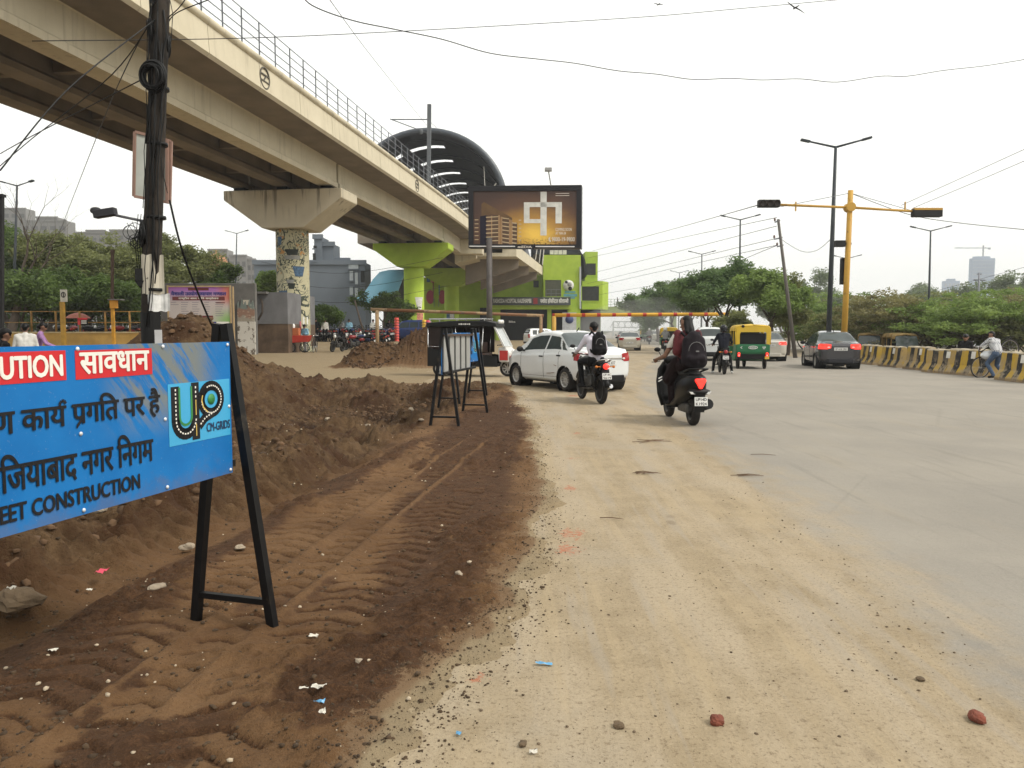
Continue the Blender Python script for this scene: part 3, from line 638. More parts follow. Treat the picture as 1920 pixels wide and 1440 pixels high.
b = MB(); b.lathe([(0, 0), (.62, 0), (.62, .03), (0, .03)], (q.x + .05, 115.99, q.z + .55), (0, -1, 0), 24); o = b.build('emblem', pm('deep_blue', (.03, .05, .16), .6), bd); o.matrix_parent_inverse = inv
# painted round head-and-stethoscope style badge reduced to plain discs, and a teal caption under it
b = MB()
for px, py, r, mi in ((1066, 535, .82, 0), (1062, 529, .22, 1), (1069, 541, .3, 1), (1068, 533, .34, 2)):
    q = at(px, py, 117.9 - .01 * (mi + 1)); b.lathe([(0, 0), (r, 0), (r, .006), (0, .006)], q, (0, -1, 0), 24, mi)
b.build('painted_badge', [WHT, BLACK, pm('badge_grey', (.3, .3, .29), .7)], st, True)
b = MB()
for x0, x1, y0, y1 in ((1059, 1079, 546, 549), (1057, 1082, 551, 556), (1060, 1078, 557, 560)): blk(b, x0, x1, y0, y1, 117.94, .02)
b.build('painted_caption', pm('teal', (.10, .28, .32), .7), st, True)
# kidney mural panel between the piers
b = MB(); blk(b, 795, 834, 520, 640, 112, .5); mw = b.build('mural_wall', GREEN, st, True)
b = MB()
for px, sgn in ((807, 1), (829, -1)):
    q = at(px, 557, 111.9); poly = []
    for k in range(28):
        a = 2 * math.pi * k / 28; r = 1 - .28 * max(0, math.cos(a)) ** 3; poly.append((sgn * r * .62 * math.cos(a), r * 1.0 * math.sin(a)))
    if sgn < 0: poly = poly[::-1]
    b.flat(poly, q, (1, 0, 0), (0, 0, 1))
    b.beam((q.x + sgn * .5, 111.9, q.z - .2), (q.x + sgn * .55, 111.9, q.z - 1.4), .16, .03, mi=1); b.beam((q.x + sgn * .42, 111.9, q.z + .3), (q.x + sgn * .42, 111.9, q.z + 2.2), .14, .03, mi=1 if sgn < 0 else 2)
o = b.build('painted_kidney', [pm('kidney_red', (.30, .03, .045), .6), BLU, pm('vein_red', (.2, .03, .03), .6)], mw); o.matrix_parent_inverse = inv
b = MB()
for x0, x1, y0, y1, mi in ((800, 806, 521, 529, 0), (808, 822, 524, 530, 1), (823, 830, 526, 530, 0)): blk(b, x0, x1, y0, y1, 111.9, .05, mi)
o = b.build('painted_decal', [BLU, PNK], mw); o.matrix_parent_inverse = inv
# mast with cantilever for the overhead line, on the deck
t = find_t(805, -1.0, 14, 0, 60); o = vp(24, 3.4, 11.8); o = at(803, 372, 70); q = at(805, 196, 70)
ms = thing('overhead_line_mast', 'tall grey steel mast with side arms standing on the viaduct deck', 'mast', (o.x, o.y, 11.78))
b = MB(); b.beam((o.x, 70, 11.78), (q.x, 70, q.z), .34, .34); b.build('post', pm('mast_grey', (.09, .10, .11), .6), ms, True)
b = MB(); m_ = ms; p = at(803, 224, 70); b.beam((p.x, 70, p.z), at(735, 224, 70.5), .08, .08); b.beam((p.x, 70, at(803, 250, 70).z), at(731, 223, 70.5), .07, .07); b.beam(at(806, 228, 70), at(830, 250, 70), .03, .03); b.ball(at(790, 247, 70), (.16, .16, .28)); b.build('cantilever_arm', pm('mast_grey', (.09, .10, .11), .6), ms, True)

# ---------------------------------------------------------------- billboard
BD = 41.0
bp = at(917, 463, BD); BB = thing('billboard', 'large dark framed billboard with a sunset housing advert on one thick post', 'billboard', (bp.x, BD + .35, gz(bp.x, BD)))
pm('billboard_grey', (.05, .05, .055), .5)
FR = M.setdefault('frame_black', pm('frame_black', (.018, .018, .022), .45))
bl, br = at(879, 465, 41.6), at(1090, 466, 40.6); tl, tr = at(880.5, 349, 41.6), at(1093, 346, 40.6)
U = (br - bl); BW = U.length; U.normalize(); W_ = Vector((0, 0, 1)); BH = (tl - bl).z; N_ = U.cross(W_)       # N_ points to the street
b = MB(); b.tube([(bp.x, BD + .35, 0), (bp.x, BD + .35, bl.z + .5)], .155, 16); b.tube([(bp.x, BD + .35, .0), (bp.x, BD + .35, .08)], .3, 16); b.build('post', pm('post_brown', (.075, .065, .06), .6, .3, 3), BB, True)
b = MB(); b.prism([(0, 0), (BW, 0), (BW, BH), (0, BH)], bl, U, W_, -N_ * .55); b.build('cabinet', FR, BB, True)
b = MB(); f_ = .26
for q in ([(0, 0), (BW, 0), (BW, .2), (0, .2)], [(0, BH - .28), (BW, BH - .28), (BW, BH), (0, BH)], [(0, .2), (f_, .2), (f_, BH - .28), (0, BH - .28)], [(BW - f_, .2), (BW, .2), (BW, BH - .28), (BW - f_, BH - .28)]):
    b.prism(q, bl + N_ * .08, U, W_, -N_ * .078)
b.build('frame', FR, BB, True)
pg = NT('sunset_print')
def _print():
    g = pg; uv = g.n('ShaderNodeUVMap'); s = g.n('ShaderNodeSeparateXYZ'); g.l(uv.outputs[0], s.inputs[0]); x, y = s.outputs[0], s.outputs[1]
    nz = g.noise(3.0, 5, .6, vec=uv.outputs[0], dist=.8)
    dx = g.math('SUBTRACT', x, .60); dy = g.math('MULTIPLY', g.math('SUBTRACT', y, .16), .75)
    r = g.math('SQRT', g.math('ADD', g.math('MULTIPLY', dx, dx), g.math('MULTIPLY', dy, dy))); r = g.math('ADD', r, g.math('MULTIPLY', g.math('SUBTRACT', nz, .5), .22))
    c = g.mix(g.ramp(r, .0, .26), (.95, .62, .10), (.48, .26, .05)); c = g.mix(g.ramp(r, .2, .5), c, (.13, .062, .032)); c = g.mix(g.ramp(r, .4, .72), c, (.065, .034, .026))
    c = g.mix(g.math('MULTIPLY', g.ramp(y, .16, .02), g.ramp(g.noise(38, 3, .7, vec=uv.outputs[0]), .5, .62)), c, (.07, .025, .008)); return g.fin(c, .55)
PR = _print()
PW, PH = BW - 2 * f_, BH - .48; P0 = bl + U * f_ + W_ * .2 + N_ * .006
b = MB(); b.flat([(0, 0), (PW, 0), (PW, PH), (0, PH)], P0, U, W_); ps = b.build('printed_sheet', PR, BB, True)
uvl = ps.data.uv_layers.new(name='UVMap')
for i, uvc in enumerate(((0, 0), (1, 0), (1, 1), (0, 1))): uvl.data[i].uv = uvc
binv = Matrix.Translation(-BB.location)
def art(polys, mat, name, off):
    q = MB()
    for p in polys: q.flat([(a * PW, c * PH) for a, c in p], P0 + N_ * off, U, W_)
    o = q.build(name, mat, ps); o.matrix_parent_inverse = binv; return o
def rc(x0, y0, x1, y1): return [(x0, y0), (x1, y0), (x1, y1), (x0, y1)]
art([[(.065, 0), (.13, 0), (.13, .55), (.065, .53)], rc(.30, 0, .335, .46), rc(.395, 0, .41, .41)], pm('print_navy', (.018, .016, .03), .55), 'printed_tower', .004)
art([[(.08, .5), (.08, .76), (.105, .80), (.38, .50), (.38, .45), (.13, .5)]], pm('print_umber', (.13, .07, .025), .55), 'printed_tower', .003)
art([[(.13, 0), (.245, 0), (.245, .53), (.19, .57), (.13, .55)], rc(.285, 0, .35, .47), rc(.385, 0, .43, .41)], pm('print_brown', (.10, .055, .03), .55), 'printed_facade', .005)
fl = []
for k in range(7):
    z = .05 + .075 * k; fl += [[(.125, z), (.245, z + .015), (.245, z + .03), (.125, z + .018)], [(.285, z - .012 + .0), (.35, z - .03), (.35, z - .012), (.285, z + .006)]]
    if k < 6: fl += [[(.38, z - .03), (.425, z - .04), (.425, z - .018), (.38, z - .008)], [(.445, z + .02), (.47, z + .02), (.47, z + .04), (.445, z + .04)], [(.012, z + .03), (.05, z + .03), (.05, z + .045), (.012, z + .045)]]
for q_ in fl: art([q_], mt('print_cream', (.55, .42, .25), .55), 'printed_balcony', .007)
art([rc(.245, 0, .262, .55), rc(.268, 0, .285, .52), rc(.35, 0, .366, .47), rc(.37, 0, .383, .46), rc(.175, 0, .185, .54)], pm('print_tan', (.36, .22, .11), .55), 'printed_column', .006)
art([rc(.655, .60, .715, .985), rc(.495, .70, .86, .79), rc(.495, .40, .55, .70), rc(.55, .40, .655, .475), rc(.80, .395, .86, .70), rc(.655, .17, .715, .60)], pm('print_white', (.66, .66, .62), .55), 'printed_monogram', .005)
GLW = pm('print_letter', (.72, .66, .58), .5)
def btext(s, x0, y0, x1, y1, bold=.02):
    o = letter(glyphs(s, bold), P0 + U * (x0 * PW) + W_ * (y0 * PH), U, W_, (x1 - x0) * PW, (y1 - y0) * PH, GLW, ps, off=.012, world=False); o.matrix_parent_inverse = binv
btext('COMING SOON', .80, .255, .955, .31); btext('AT NH-24', .80, .185, .90, .24); btext('9800-19-9800', .765, .06, .985, .14)
art([[(.735, .12), (.742, .14), (.752, .135), (.745, .10), (.752, .075), (.76, .07), (.755, .05), (.742, .058), (.734, .085)]], GLW, 'printed_handset', .012)
art([rc(.80, .945, .93, .955), rc(.80, .905, .93, .915)], GLW, 'printed_rule', .012)
b = MB()
for x0, x1 in ((.05, .42 * BW), (.60 * BW, BW - .35)): b.prism([(x0, .06), (x1, .06), (x1, .115), (x0, .115)], bl + N_ * .086, U, W_, -N_ * .004)
b.build('light_strip', pm('strip_white', (.75, .75, .74), .5), BB, True)
b = MB(); b.prism([(.43 * BW, -.06), (.59 * BW, -.06), (.59 * BW, .2), (.43 * BW, .2)], bl + N_ * .12, U, W_, -N_ * .03); nb = b.build('name_plate', FR, BB, True)
o = letter(glyphs('mEDIA', .03), bl + U * (.445 * BW) + W_ * .0, U, W_, .125 * BW, .12, GLW, nb, off=.125, world=False); o.matrix_parent_inverse = binv
p = at(1033, 348, 40.8); q = at(1028, 318, 40.2)
b = MB(); b.beam(p, q, .05, .05); b.box(q, (.36, .3, .16)); b.build('flood_lamp', pm('lamp_grey', (.3, .3, .3), .5), BB, True)
# ================================================================ CAUTION SIGNS ON A-FRAMES
FRM = pm('black_enamel', (.006, .006, .0065), .45, .4, 9, dirt=.07, dscale=5)
BOLT = pm('bolt_steel', (.7, .72, .74), .35, .2, 20, metal=.3)
sb = NT('blue_board'); _q = sb.n('ShaderNodeUVMap').outputs[0]
_m = sb.n('ShaderNodeMapping'); sb.l(_q, _m.inputs[0]); _m.vector_type = 'TEXTURE'; _m.inputs['Rotation'].default_value = (0, 0, R_(-50)); _m.inputs['Scale'].default_value = (.9, .13, 1)
_sx = sb.n('ShaderNodeSeparateXYZ'); sb.l(_q, _sx.inputs[0])
_f = sb.noise(2.0, 5, .65, vec=_m.outputs[0]); _blob = sb.math('MULTIPLY', sb.ramp(_sx.outputs[0], -.86, -.60), sb.ramp(_sx.outputs[0], -.05, -.28)); _blob = sb.math('MULTIPLY', _blob, sb.ramp(_sx.outputs[1], .22, .45))
SMEAR = sb.math('MULTIPLY', sb.ramp(_f, .42, .54), _blob)
_c = sb.mix(sb.ramp(sb.noise(3, 4), .3, .7), (.004, .125, .38), (.007, .155, .44)); _c = sb.mix(sb.math('MULTIPLY', SMEAR, .85), _c, (.19, .19, .14)); _c = sb.mix(sb.math('MULTIPLY', sb.ramp(sb.noise(120, 2), .68, .74), .3), _c, (.3, .35, .4))
_c = sb.mix(sb.math('MULTIPLY', sb.ramp(sb.math('ADD', _sx.outputs[1], sb.math('MULTIPLY', sb.noise(7, 6, .7), -.45)), -.12, -.26), .3), _c, (.16, .10, .055))
BLUE = sb.fin(_c, .6, Specular_IOR_Level=.25)
RED = pm('sign_red_paint', (.52, .012, .018), .45, .06, 3); SWH = pm('sign_white', (.74, .72, .66), .5, .05); SBK = pm('sign_black', (.012, .012, .014), .5); SKY_ = pm('sign_cyan', (.045, .34, .60), .45, .06, 2); SGR = pm('sign_green', (.03, .20, .05), .5); SYL = pm('sign_yellow', (.60, .42, .10), .5); SNV = pm('sign_navy', (.010, .03, .09), .5)
SIL = pm('silver_sheet', (.40, .40, .38), .42, .1, 3, metal=.3)
L_ = 1.86; ZB, ZT = .832, 1.492
T_LINE1 = ['िनमा', ('reph',), 'ण', ' ', 'काय', ('reph',), ' ', 'प', ('rakar',), 'गित', ' ', 'पर', ' ', 'है']
T_LINE2 = ['गािजयाबाद', ' ', 'नगर', ' ', 'िनगम']
def caution_sign(label, right_end, left_end, front):
    """local x runs along the board from its left end; front = board side (-y) towards +n"""
    R, L = Vector(right_end), Vector(left_end); d = (R - L).normalized(); a = math.atan2(d.y, d.x)
    zs = [gz(*(L + d * k)[:2]) for k in (0, L_)]
    t = thing('caution_sign', label, 'caution sign', (R.x - d.x * L_, R.y - d.y * L_, 0), a, 'caution signs on black trestles')
    b = MB(); b.bb(0, L_, -.012, .0, ZB, ZT); bd = b.build('board', BLUE, t)
    uvl = bd.data.uv_layers.new(name='UVMap')
    for lp in bd.data.loops: v = bd.data.vertices[lp.vertex_index].co; uvl.data[lp.index].uv = (v.x - L_, v.z - ZB)
    S = lambda s: L_ - s
    def rect(name, mat, s0, s1, z0, z1, off): q = MB(); q.prism([(S(s0), z0), (S(s1), z0), (S(s1), z1), (S(s0), z1)], (0, -.012 - off, 0), (1, 0, 0), (0, 0, 1), (0, .0012, 0)); return q.build(name, mat, bd)
    def txt(gl, s0, s1, z0, z1, mat, off=.004): return letter(gl, (S(s0), -.012, z0), (1, 0, 0), (0, 0, 1), s0 - s1, z1 - z0, mat, bd, off=off, world=False)
    rect('red_panel', RED, 1.40, .985, 1.362, 1.474, .002); rect('red_panel', RED, .942, .538, 1.360, 1.472, .002)
    txt(glyphs('CAUTION', .04), 1.378, 1.0, 1.378, 1.460, SWH); txt(deva(['सावधान'], .032), .925, .556, 1.378, 1.465, SWH)
    txt(deva(T_LINE1, .025), 1.495, .497, 1.170, 1.300, SBK); txt(deva(T_LINE2, .025), 1.36, .548, .975, 1.118, SBK)
    txt(glyphs('STREET CONSTRUCTION', .038), 1.40, .632, .877, .942, SBK)
    # road-shaped badge: a U and a P drawn as black roads with dashed white lines on a pale blue square
    rect('badge_panel', SKY_, .447, .012, 1.027, 1.308, .002)
    def road_line(pts, w_, mat, off, name, dash=0):
        q = MB(); P = [Vector((S(.447) + x * .435, -.012 - off, 1.027 + y * .281)) for x, y in pts]
        if dash:
            acc = 0
            for i in range(len(P) - 1):
                n = max(1, int((P[i + 1] - P[i]).length / dash))
                for k in range(n):
                    c = P[i].lerp(P[i + 1], (k + .5) / n); dd = (P[i + 1] - P[i]).normalized(); q.beam(c - dd * dash * .28, c + dd * dash * .28, w_, .0012, up=(0, 1, 0))
        else:
            for i in range(len(P) - 1):
                dd = (P[i + 1] - P[i]).normalized(); q.beam(P[i] - dd * w_ * .12, P[i + 1] + dd * w_ * .12, w_, .0012, up=(0, 1, 0))
        return q.build(name, mat, bd)
    Upts = [(.10, .93), (.10, .40)] + [(.255 - .155 * math.cos(a), .40 - .24 * math.sin(a)) for a in [math.pi * k / 12 for k in range(1, 12)]] + [(.41, .40), (.41, .97)]
    road_line(Upts, .052, SBK, .003, 'badge_road'); road_line([(.41, .40), (.41, .06)], .052, SBK, .0035, 'badge_road')
    Pp = [(.67 + .19 * math.cos(a), .68 + .245 * math.sin(a)) for a in [R_(150 - 330 * k / 30) for k in range(31)]]
    loop = [(.52, .68)] + [(.67 + .165 * math.cos(a), .68 + .235 * math.sin(a)) for a in [math.pi - 2 * math.pi * k / 30 for k in range(31)]]
    road_line(loop[1:], .046, SBK, .0042, 'badge_road'); road_line([(.68, .44), (.56, .38), (.47, .27)], .046, SBK, .0046, 'badge_road')
    inner = [(.163, .93), (.163, .44)] + [(.255 - .092 * math.cos(a), .44 - .13 * math.sin(a)) for a in [math.pi * k / 8 for k in range(1, 8)]] + [(.347, .44), (.347, .93)]
    road_line(inner, .011, SGR, .004, 'badge_line')
    q = MB(); q.lathe([(0, 0), (.026, 0), (.026, .001), (0, .001)], (S(.447) + .67 * .435, -.0165, 1.027 + .68 * .281), (0, -1, 0), 24); q.build('badge_dot', SGR, bd)
    road_line(Upts[:-1][:14], .007, SWH, .0055, 'badge_dash', .017); road_line([(.41, .95), (.41, .72)], .007, SWH, .0055, 'badge_dash', .017); road_line([(.41, .70), (.41, .45)], .005, SYL, .0056, 'badge_line'); road_line([(.41, .30), (.41, .10)], .005, SYL, .0056, 'badge_line')
    road_line(loop[6:], .007, SWH, .0056, 'badge_dash', .015); road_line([(.68, .44), (.56, .38), (.47, .27)], .007, SWH, .006, 'badge_dash', .015); road_line([(.52, .76), (.505, .68), (.53, .56), (.60, .47)], .006, SYL, .006, 'badge_line')
    txt(glyphs('CM-GRIDS', .03), .195, .018, 1.062, 1.105, SNV, .0045)
    for s, z in ((.02, 1.478), (.02, 1.17), (.02, .85), (.47, 1.478), (.47, 1.155), (.47, .85), (.93, 1.478), (.93, 1.15), (.93, .85), (1.40, 1.478), (1.40, .85)):
        q = MB(); q.ball((S(s), -.015, z), (.0085, .006, .0085), 8); q.build('bolt', BOLT, bd)
    # back of the board: pale sheet ribs
    q = MB()
    for k in range(5): q.bb(.10 + k * .36, .10 + k * .36 + .25, .001, .018, ZB + .01, ZT - .02)
    q.build('back_sheet', SIL, t); q = MB(); q.bb(.02, L_ - .02, .0003, .0009, ZB + .005, ZT - .005); q.build('back_panel', FRM, t)
    q = MB(); q.beam((-.03, .03, ZT - .025), (L_ + .03, .03, ZT - .025), .04, .04); q.build('top_rail', pm('rust_brown', (.06, .035, .022), .7, .4, 12), t)
    q = MB(); q.beam((-.1, .06, ZB + .03), (L_ + .1, .06, ZB + .03), .035, .035); q.build('bottom_rail', FRM, t)
    for x, zz in ((-.03, zs[0]), (L_ + .03, zs[1])):
        for sy, sx in ((-1, 1), (1, 1)):
            q = MB(); f = Vector((x + (.05 if x > 0 else -.05), (.075 if sy > 0 else .05) + sy * .23, zz - .06)); top = Vector((x, .05 + sy * .022, ZT + .09))
            q.beam(f, top, .042, .045, up=(1, 0, 0)); q.build('leg', FRM, t)
        q = MB(); q.beam((x + .04, .055 - .20, zz + .14), (x + .04, .065 + .21, zz + .14), .03, .03); q.build('crossbar', FRM, t)
    return t
caution_sign('blue roadworks caution sign on a black trestle nearest the camera', (-1.425, 3.85, 0), (-1.775, 2.64, 0), 1)
_d2 = Vector((.35, 1.87, 0)).normalized()
def flip(label, c0, c1):   # seen from behind: board side turned away
    return caution_sign(label, c0, c1, -1)
flip('roadworks sign showing its ribbed silver back beside the trench', (-1.13, 12.35, 0), (-.76, 14.2, 0))
caution_sign('roadworks sign with its blue face half hidden behind the silver backed one', (-.78, 18.05, 0), (-1.25, 16.25, 0), 1)

# ================================================================ BARRIERS, LAMPS, SIGNALS, POLES
YEL = NT('chipped_yellow'); _k = YEL.ramp(YEL.noise(5, 6, .7), .60, .68); YELLOW = YEL.fin(YEL.mix(_k, YEL.mix(YEL.ramp(YEL.noise(1.2, 4), .3, .7), (.44, .24, .025), (.52, .30, .04)), (.10, .06, .035)), .6)
def rgb_band(name, ax, per, duty, ca, cb, wear, off=0.0, cw=(.10, .075, .05)):
    g = NT(name); x = g.xyz()[ax]; f = g.math('FRACT', g.math('ADD', g.math('DIVIDE', x, per), off)); k = g.math('LESS_THAN', f, duty)
    c = g.mix(k, ca, cb); wv = g.ramp(g.noise(4.5, 7, .7), .66 - wear, .72 - wear); c = g.mix(g.math('MULTIPLY', wv, .85), c, cw); g.bump(g.noise(18, 4), .15, .01); return g.fin(c, .75)
def boom(name, label, a, bq, r, mat, posts, pmat, zb):
    a, bq = Vector(a), Vector(bq); d = bq - a; rz = math.atan2(d.y, d.x); t = thing(name, label, 'height barrier', (a.x, a.y, zb), rz)
    b = MB(); Lx = math.hypot(d.x, d.y); b.tube([(0, 0, a.z - zb), (Lx, 0, bq.z - zb)], r, 14); b.build('crossbar', mat, t)
    for f in posts:
        q = MB(); x = f * Lx; q.tube([(x, 0, -.3), (x, 0, a.z + (bq.z - a.z) * f - zb - r * .5)], r * 1.15, 12); q.build('post', pmat, t)
    return t
RUST = rgb_band('rusty_pipe', 0, 3.1, .3, (.17, .075, .03), (.30, .20, .10), .12)
boom('height_barrier', 'rusty pipe height barrier over the dirt side lane', at(695, 580, 45), at(1019, 592, 47), .095, RUST, (.035, .985), RUST, .3)
boom('height_barrier', 'yellow pipe height barrier with red bands spanning the road', at(1036, 591, 56), at(1394, 589, 56), .135, rgb_band('banded_pipe', 0, 1.11, .24, (.66, .36, .03), (.45, .03, .02), .02, .1), (.008, .99), YELLOW, 0)
LMP = pm('lamp_post_grey', (.035, .042, .048), .5, .15, 2)
def street_lamp(label, base, top, half, r=.11):
    b0, t0 = Vector(base), Vector(top); t = thing('street_lamp', label, 'street lamp', b0, 0, 'double armed street lamps'); d = t0 - b0
    q = MB(); q.tube([(0, 0, -.1), (d.x * .5, d.y * .5, d.z * .5), d], [r, r * .8, r * .5], 10); q.tube([(0, 0, 0), (0, 0, .5)], r * 1.5, 10); q.build('pole', LMP, t)
    for s in (-1, 1):
        q = MB(); e = d + RN * (s * half * .8) + Vector((0, 0, half * .17)); q.tube([d - Vector((0, 0, .05)), e], [r * .4, r * .3], 8); q.build('arm', LMP, t)
        q = MB(); f = d + RN * (s * half) + Vector((0, 0, half * .22)); q.beam(e - (f - e) * .3, f, .2, .09); q.build('lamp_head', LMP, t)
    return t
for (bx, by, tx, ty, hp, Y, lb) in ((1552, 668, 1567, 274, 62, 36, 'tall dark street lamp rising behind the dark sedan'), (1386, 650, 1388, 411, 36, 62, 'street lamp rising out of the big roadside tree'),
        (1315, 640, 1316, 476, 25, 89, 'street lamp to the left of the big roadside tree'), (1272, 636, 1274, 511, 17, 127, 'small distant street lamp above the hazy feathery trees'),
        (1740, 640, 1745, 432, 36, 62, 'street lamp standing among the low trees behind the striped barriers'), (1587, 640, 1588, 484, 26, 86, 'distant street lamp crossing behind the yellow signal mast'),
        (440, 650, 444, 437, 23, 97, 'street lamp behind the grey wall and purple banner'), (24, 650, 32, 347, 34, 50, 'street lamp beside the bare tree above the left trees')):
    top = at(tx, ty, Y); bs = at(bx, by, Y); street_lamp(lb, (bs.x, Y, gz(bs.x, Y)), top, hp / FPX * Y, .13 if Y < 40 else .11)
# traffic signal on a yellow T mast
Y = 34.0; bs, top = at(1580, 690, Y), at(1595, 357, Y); t = thing('traffic_signal', 'yellow T shaped traffic signal mast with two side arms', 'traffic signal', (bs.x, Y, 0)); o = t.location
q = MB(); q.tube([(bs.x, Y, -.1), (top.x, Y, top.z)], [.13, .11], 12); q.tube([(bs.x, Y, 0), (bs.x, Y, .35)], .22, 12); q.build('mast', YELLOW, t, True)
jt = at(1593, 389, Y)
for a_, c in ((at(1462, 384, Y), jt), (jt, at(1710, 396, Y))):
    q = MB(); q.tube([a_, c], .052, 10); q.build('arm', YELLOW, t, True)
q = MB(); q.tube([jt - Vector((0, .2, 0)), jt + Vector((0, .2, 0))], .2, 14); q.build('joint_collar', YELLOW, t, True)
HOOD = pm('signal_black', (.015, .015, .015), .5); LNS = pm('lens_dark', (.04, .03, .025), .3)
for x0, x1, y0, y1, rear in ((1421, 1461, 375, 389, False), (1710, 1765, 392, 407, True)):
    a_, c = at(x0, y1, Y), at(x1, y0, Y); q = MB(); q.bb(a_.x, c.x, Y - .15, Y + .15, a_.z, c.z); hd = q.build('signal_head', HOOD, t, True, bevel=.03)
    if rear: q = MB(); q.bb(a_.x + .02, c.x - .02, Y - .16, Y + .1, c.z - .06, c.z + .03); q.build('visor', YELLOW, t, True)
    else:
        for k in range(3):
            q = MB(); q.lathe([(0, 0), (.125, 0), (.125, .10), (.14, .1), (.14, -.02)], (a_.x + (c.x - a_.x) * (k + .5) / 3, Y - .16, (a_.z + c.z) / 2), (0, -1, 0), 16); l_ = q.build('lens', LNS, hd); l_.matrix_parent_inverse = Matrix.Translation(-t.location)
a_, c = at(1565, 463, Y), at(1584, 451, Y); q = MB(); q.bb(a_.x, c.x, Y - .12, Y + .12, a_.z, c.z); q.beam((c.x, Y, (a_.z + c.z) / 2), (c.x + .3, Y, (a_.z + c.z) / 2), .08, .08); q.build('camera_box', HOOD, t, True, bevel=.02)
a_, c = at(1579, 533, Y), at(1592, 483, Y); q = MB(); q.bb(a_.x, c.x, Y + .12, Y + .32, a_.z, c.z); q.build('countdown_box', HOOD, t, True, bevel=.02)
for px in (1492, 1697): p = at(px, 387, Y); q = MB(); q.beam(p - Vector((0, 0, .2)), p + Vector((0, 0, .2)), .05, .05); q.build('clamp', YELLOW, t, True)
q = MB()
for px in (1462, 1710): q.tube([at(1594, 362, Y), at(px, 388 if px < 1500 else 395, Y)], .012, 4, caps=False)
q.build('stay_wire', STEEL, t, True)

# concrete median barriers with black and yellow stripes
def jersey_mat():
    g = NT('barrier_paint'); x, y, z = g.xyz()[0], g.xyz()[1], g.xyz()[2]; oi = g.n('ShaderNodeObjectInfo'); rd = oi.outputs['Random']
    mp = g.n('ShaderNodeMapping'); g.l(g.tc.outputs['Object'], mp.inputs[0]); cm = g.n('ShaderNodeCombineXYZ'); g.l(g.math('MULTIPLY', rd, 40), cm.inputs[0]); g.l(cm.outputs[0], mp.inputs['Location']); vec = mp.outputs[0]
    f = g.math('FRACT', g.math('ADD', g.math('DIVIDE', x, .62), g.math('MULTIPLY', g.math('SUBTRACT', g.noise(1.6, 2, .5, vec=vec), .5), .35))); k = g.math('LESS_THAN', f, .47)
    yl = g.mix(g.ramp(g.noise(1.1, 3, .5, vec=vec), .42, .6), (.42, .27, .025), (.34, .235, .085)); c = g.mix(k, yl, (.014, .013, .012))
    wn = g.noise(3.6, 6, .7, vec=vec); c = g.mix(g.math('MULTIPLY', g.ramp(wn, .49, .56), g.ramp(z, .75, .15, .12, .75)), c, (.30, .24, .155)); c = g.mix(g.ramp(g.math('ADD', z, g.math('MULTIPLY', wn, .2)), .92, .96), c, (.42, .36, .26))
    c = g.mix(g.ramp(z, .16, .03, 0, .8), c, (.26, .19, .12)); c = g.mix(g.ramp(g.noise(7, 4, .6, vec=vec), .63, .68, 0, .7), c, (.10, .075, .05)); g.bump(g.noise(9, 5, .6, vec=vec), .5, .03); return g.fin(c, .85)
JER = jersey_mat()
prof = [(-.31, 0), (.31, 0), (.31, .1), (.17, .34), (.11, .86), (.07, .9), (-.07, .9), (-.11, .86), (-.17, .34), (-.31, .1)]
q = MB(); n = len(prof); vs = []
for i in range(9):
    x = -.97 + 1.94 * i / 8
    for j, (a_, z) in enumerate(prof): vs.append((x, a_ + .012 * math.sin(i * 2.3 + j), z + .012 * math.sin(i * 1.7 + j * 2) * (z > .5)))
fs = [(i * n + k, i * n + (k + 1) % n, (i + 1) * n + (k + 1) % n, (i + 1) * n + k) for i in range(8) for k in range(n)] + [tuple(range(n))[::-1], tuple(8 * n + k for k in range(n))]
q.add(vs, fs); jproto = q.build('concrete_barrier', JER, bevel=.015)
q = MB(); q.box((.28, -.14, .70), (.2, .012, .24), mat=Matrix.Rotation(R_(-7), 4, 'X')); jn = q.build('paper_notice', pm('notice_white', (.62, .6, .55), .8), jproto)
jp = [gr(1618, 682), gr(1690, 688), gr(1750, 696)]; GB = 'striped concrete barriers along the right road edge'
def on_line(p, r_, s): return p.lerp(r_, s)
run = []
A0, A1 = gr(1612, 681), gr(1752, 697); nA = int((A1 - A0).length / 2.0)
names = ['first striped barrier of the far run, half behind the dark sedan', 'second striped barrier of the far run, next to the dark sedan', 'faded striped barrier in the middle of the far run', 'striped barrier of the far run, one short of its near end', 'fifth striped barrier of the far run counted from the dark sedan', 'near end barrier of the far run beside the gap']
for i in range(nA):
    p = A0.lerp(A1, (i + .5) / nA); run.append((p, math.atan2(A1.y - A0.y, A1.x - A0.x), names[min(i, 5)]))
B0, B1 = gr(1755, 699), gr(1838, 706)
for i in range(2): run.append((B0.lerp(B1, .22 + .56 * i), math.atan2(B1.y - B0.y, B1.x - B0.x), ('bright yellow striped barrier right of the far run', 'bright yellow striped barrier at the left of the cyclist')[i]))
C0, C1 = gr(1884, 713), gr(1960, 722); run.append((C0.lerp(C1, .42), math.atan2(C1.y - C0.y, C1.x - C0.x), 'chipped barrier at the right of the cyclist')); run.append((gr(1960, 723) + Vector((.4, -1.5, 0)), R_(-80), 'yellow striped barrier at the frame edge'))
for i, (p, a_, lb) in enumerate(run):
    o = jproto if i == 0 else copy_tree(jproto)
    o.location = (p.x + .15, p.y + .2, -.01); o.rotation_euler = (0, 0, a_); o.scale = (1.0, 1, random.uniform(.97, 1.06)); tag(o, lb, 'barrier', GB)

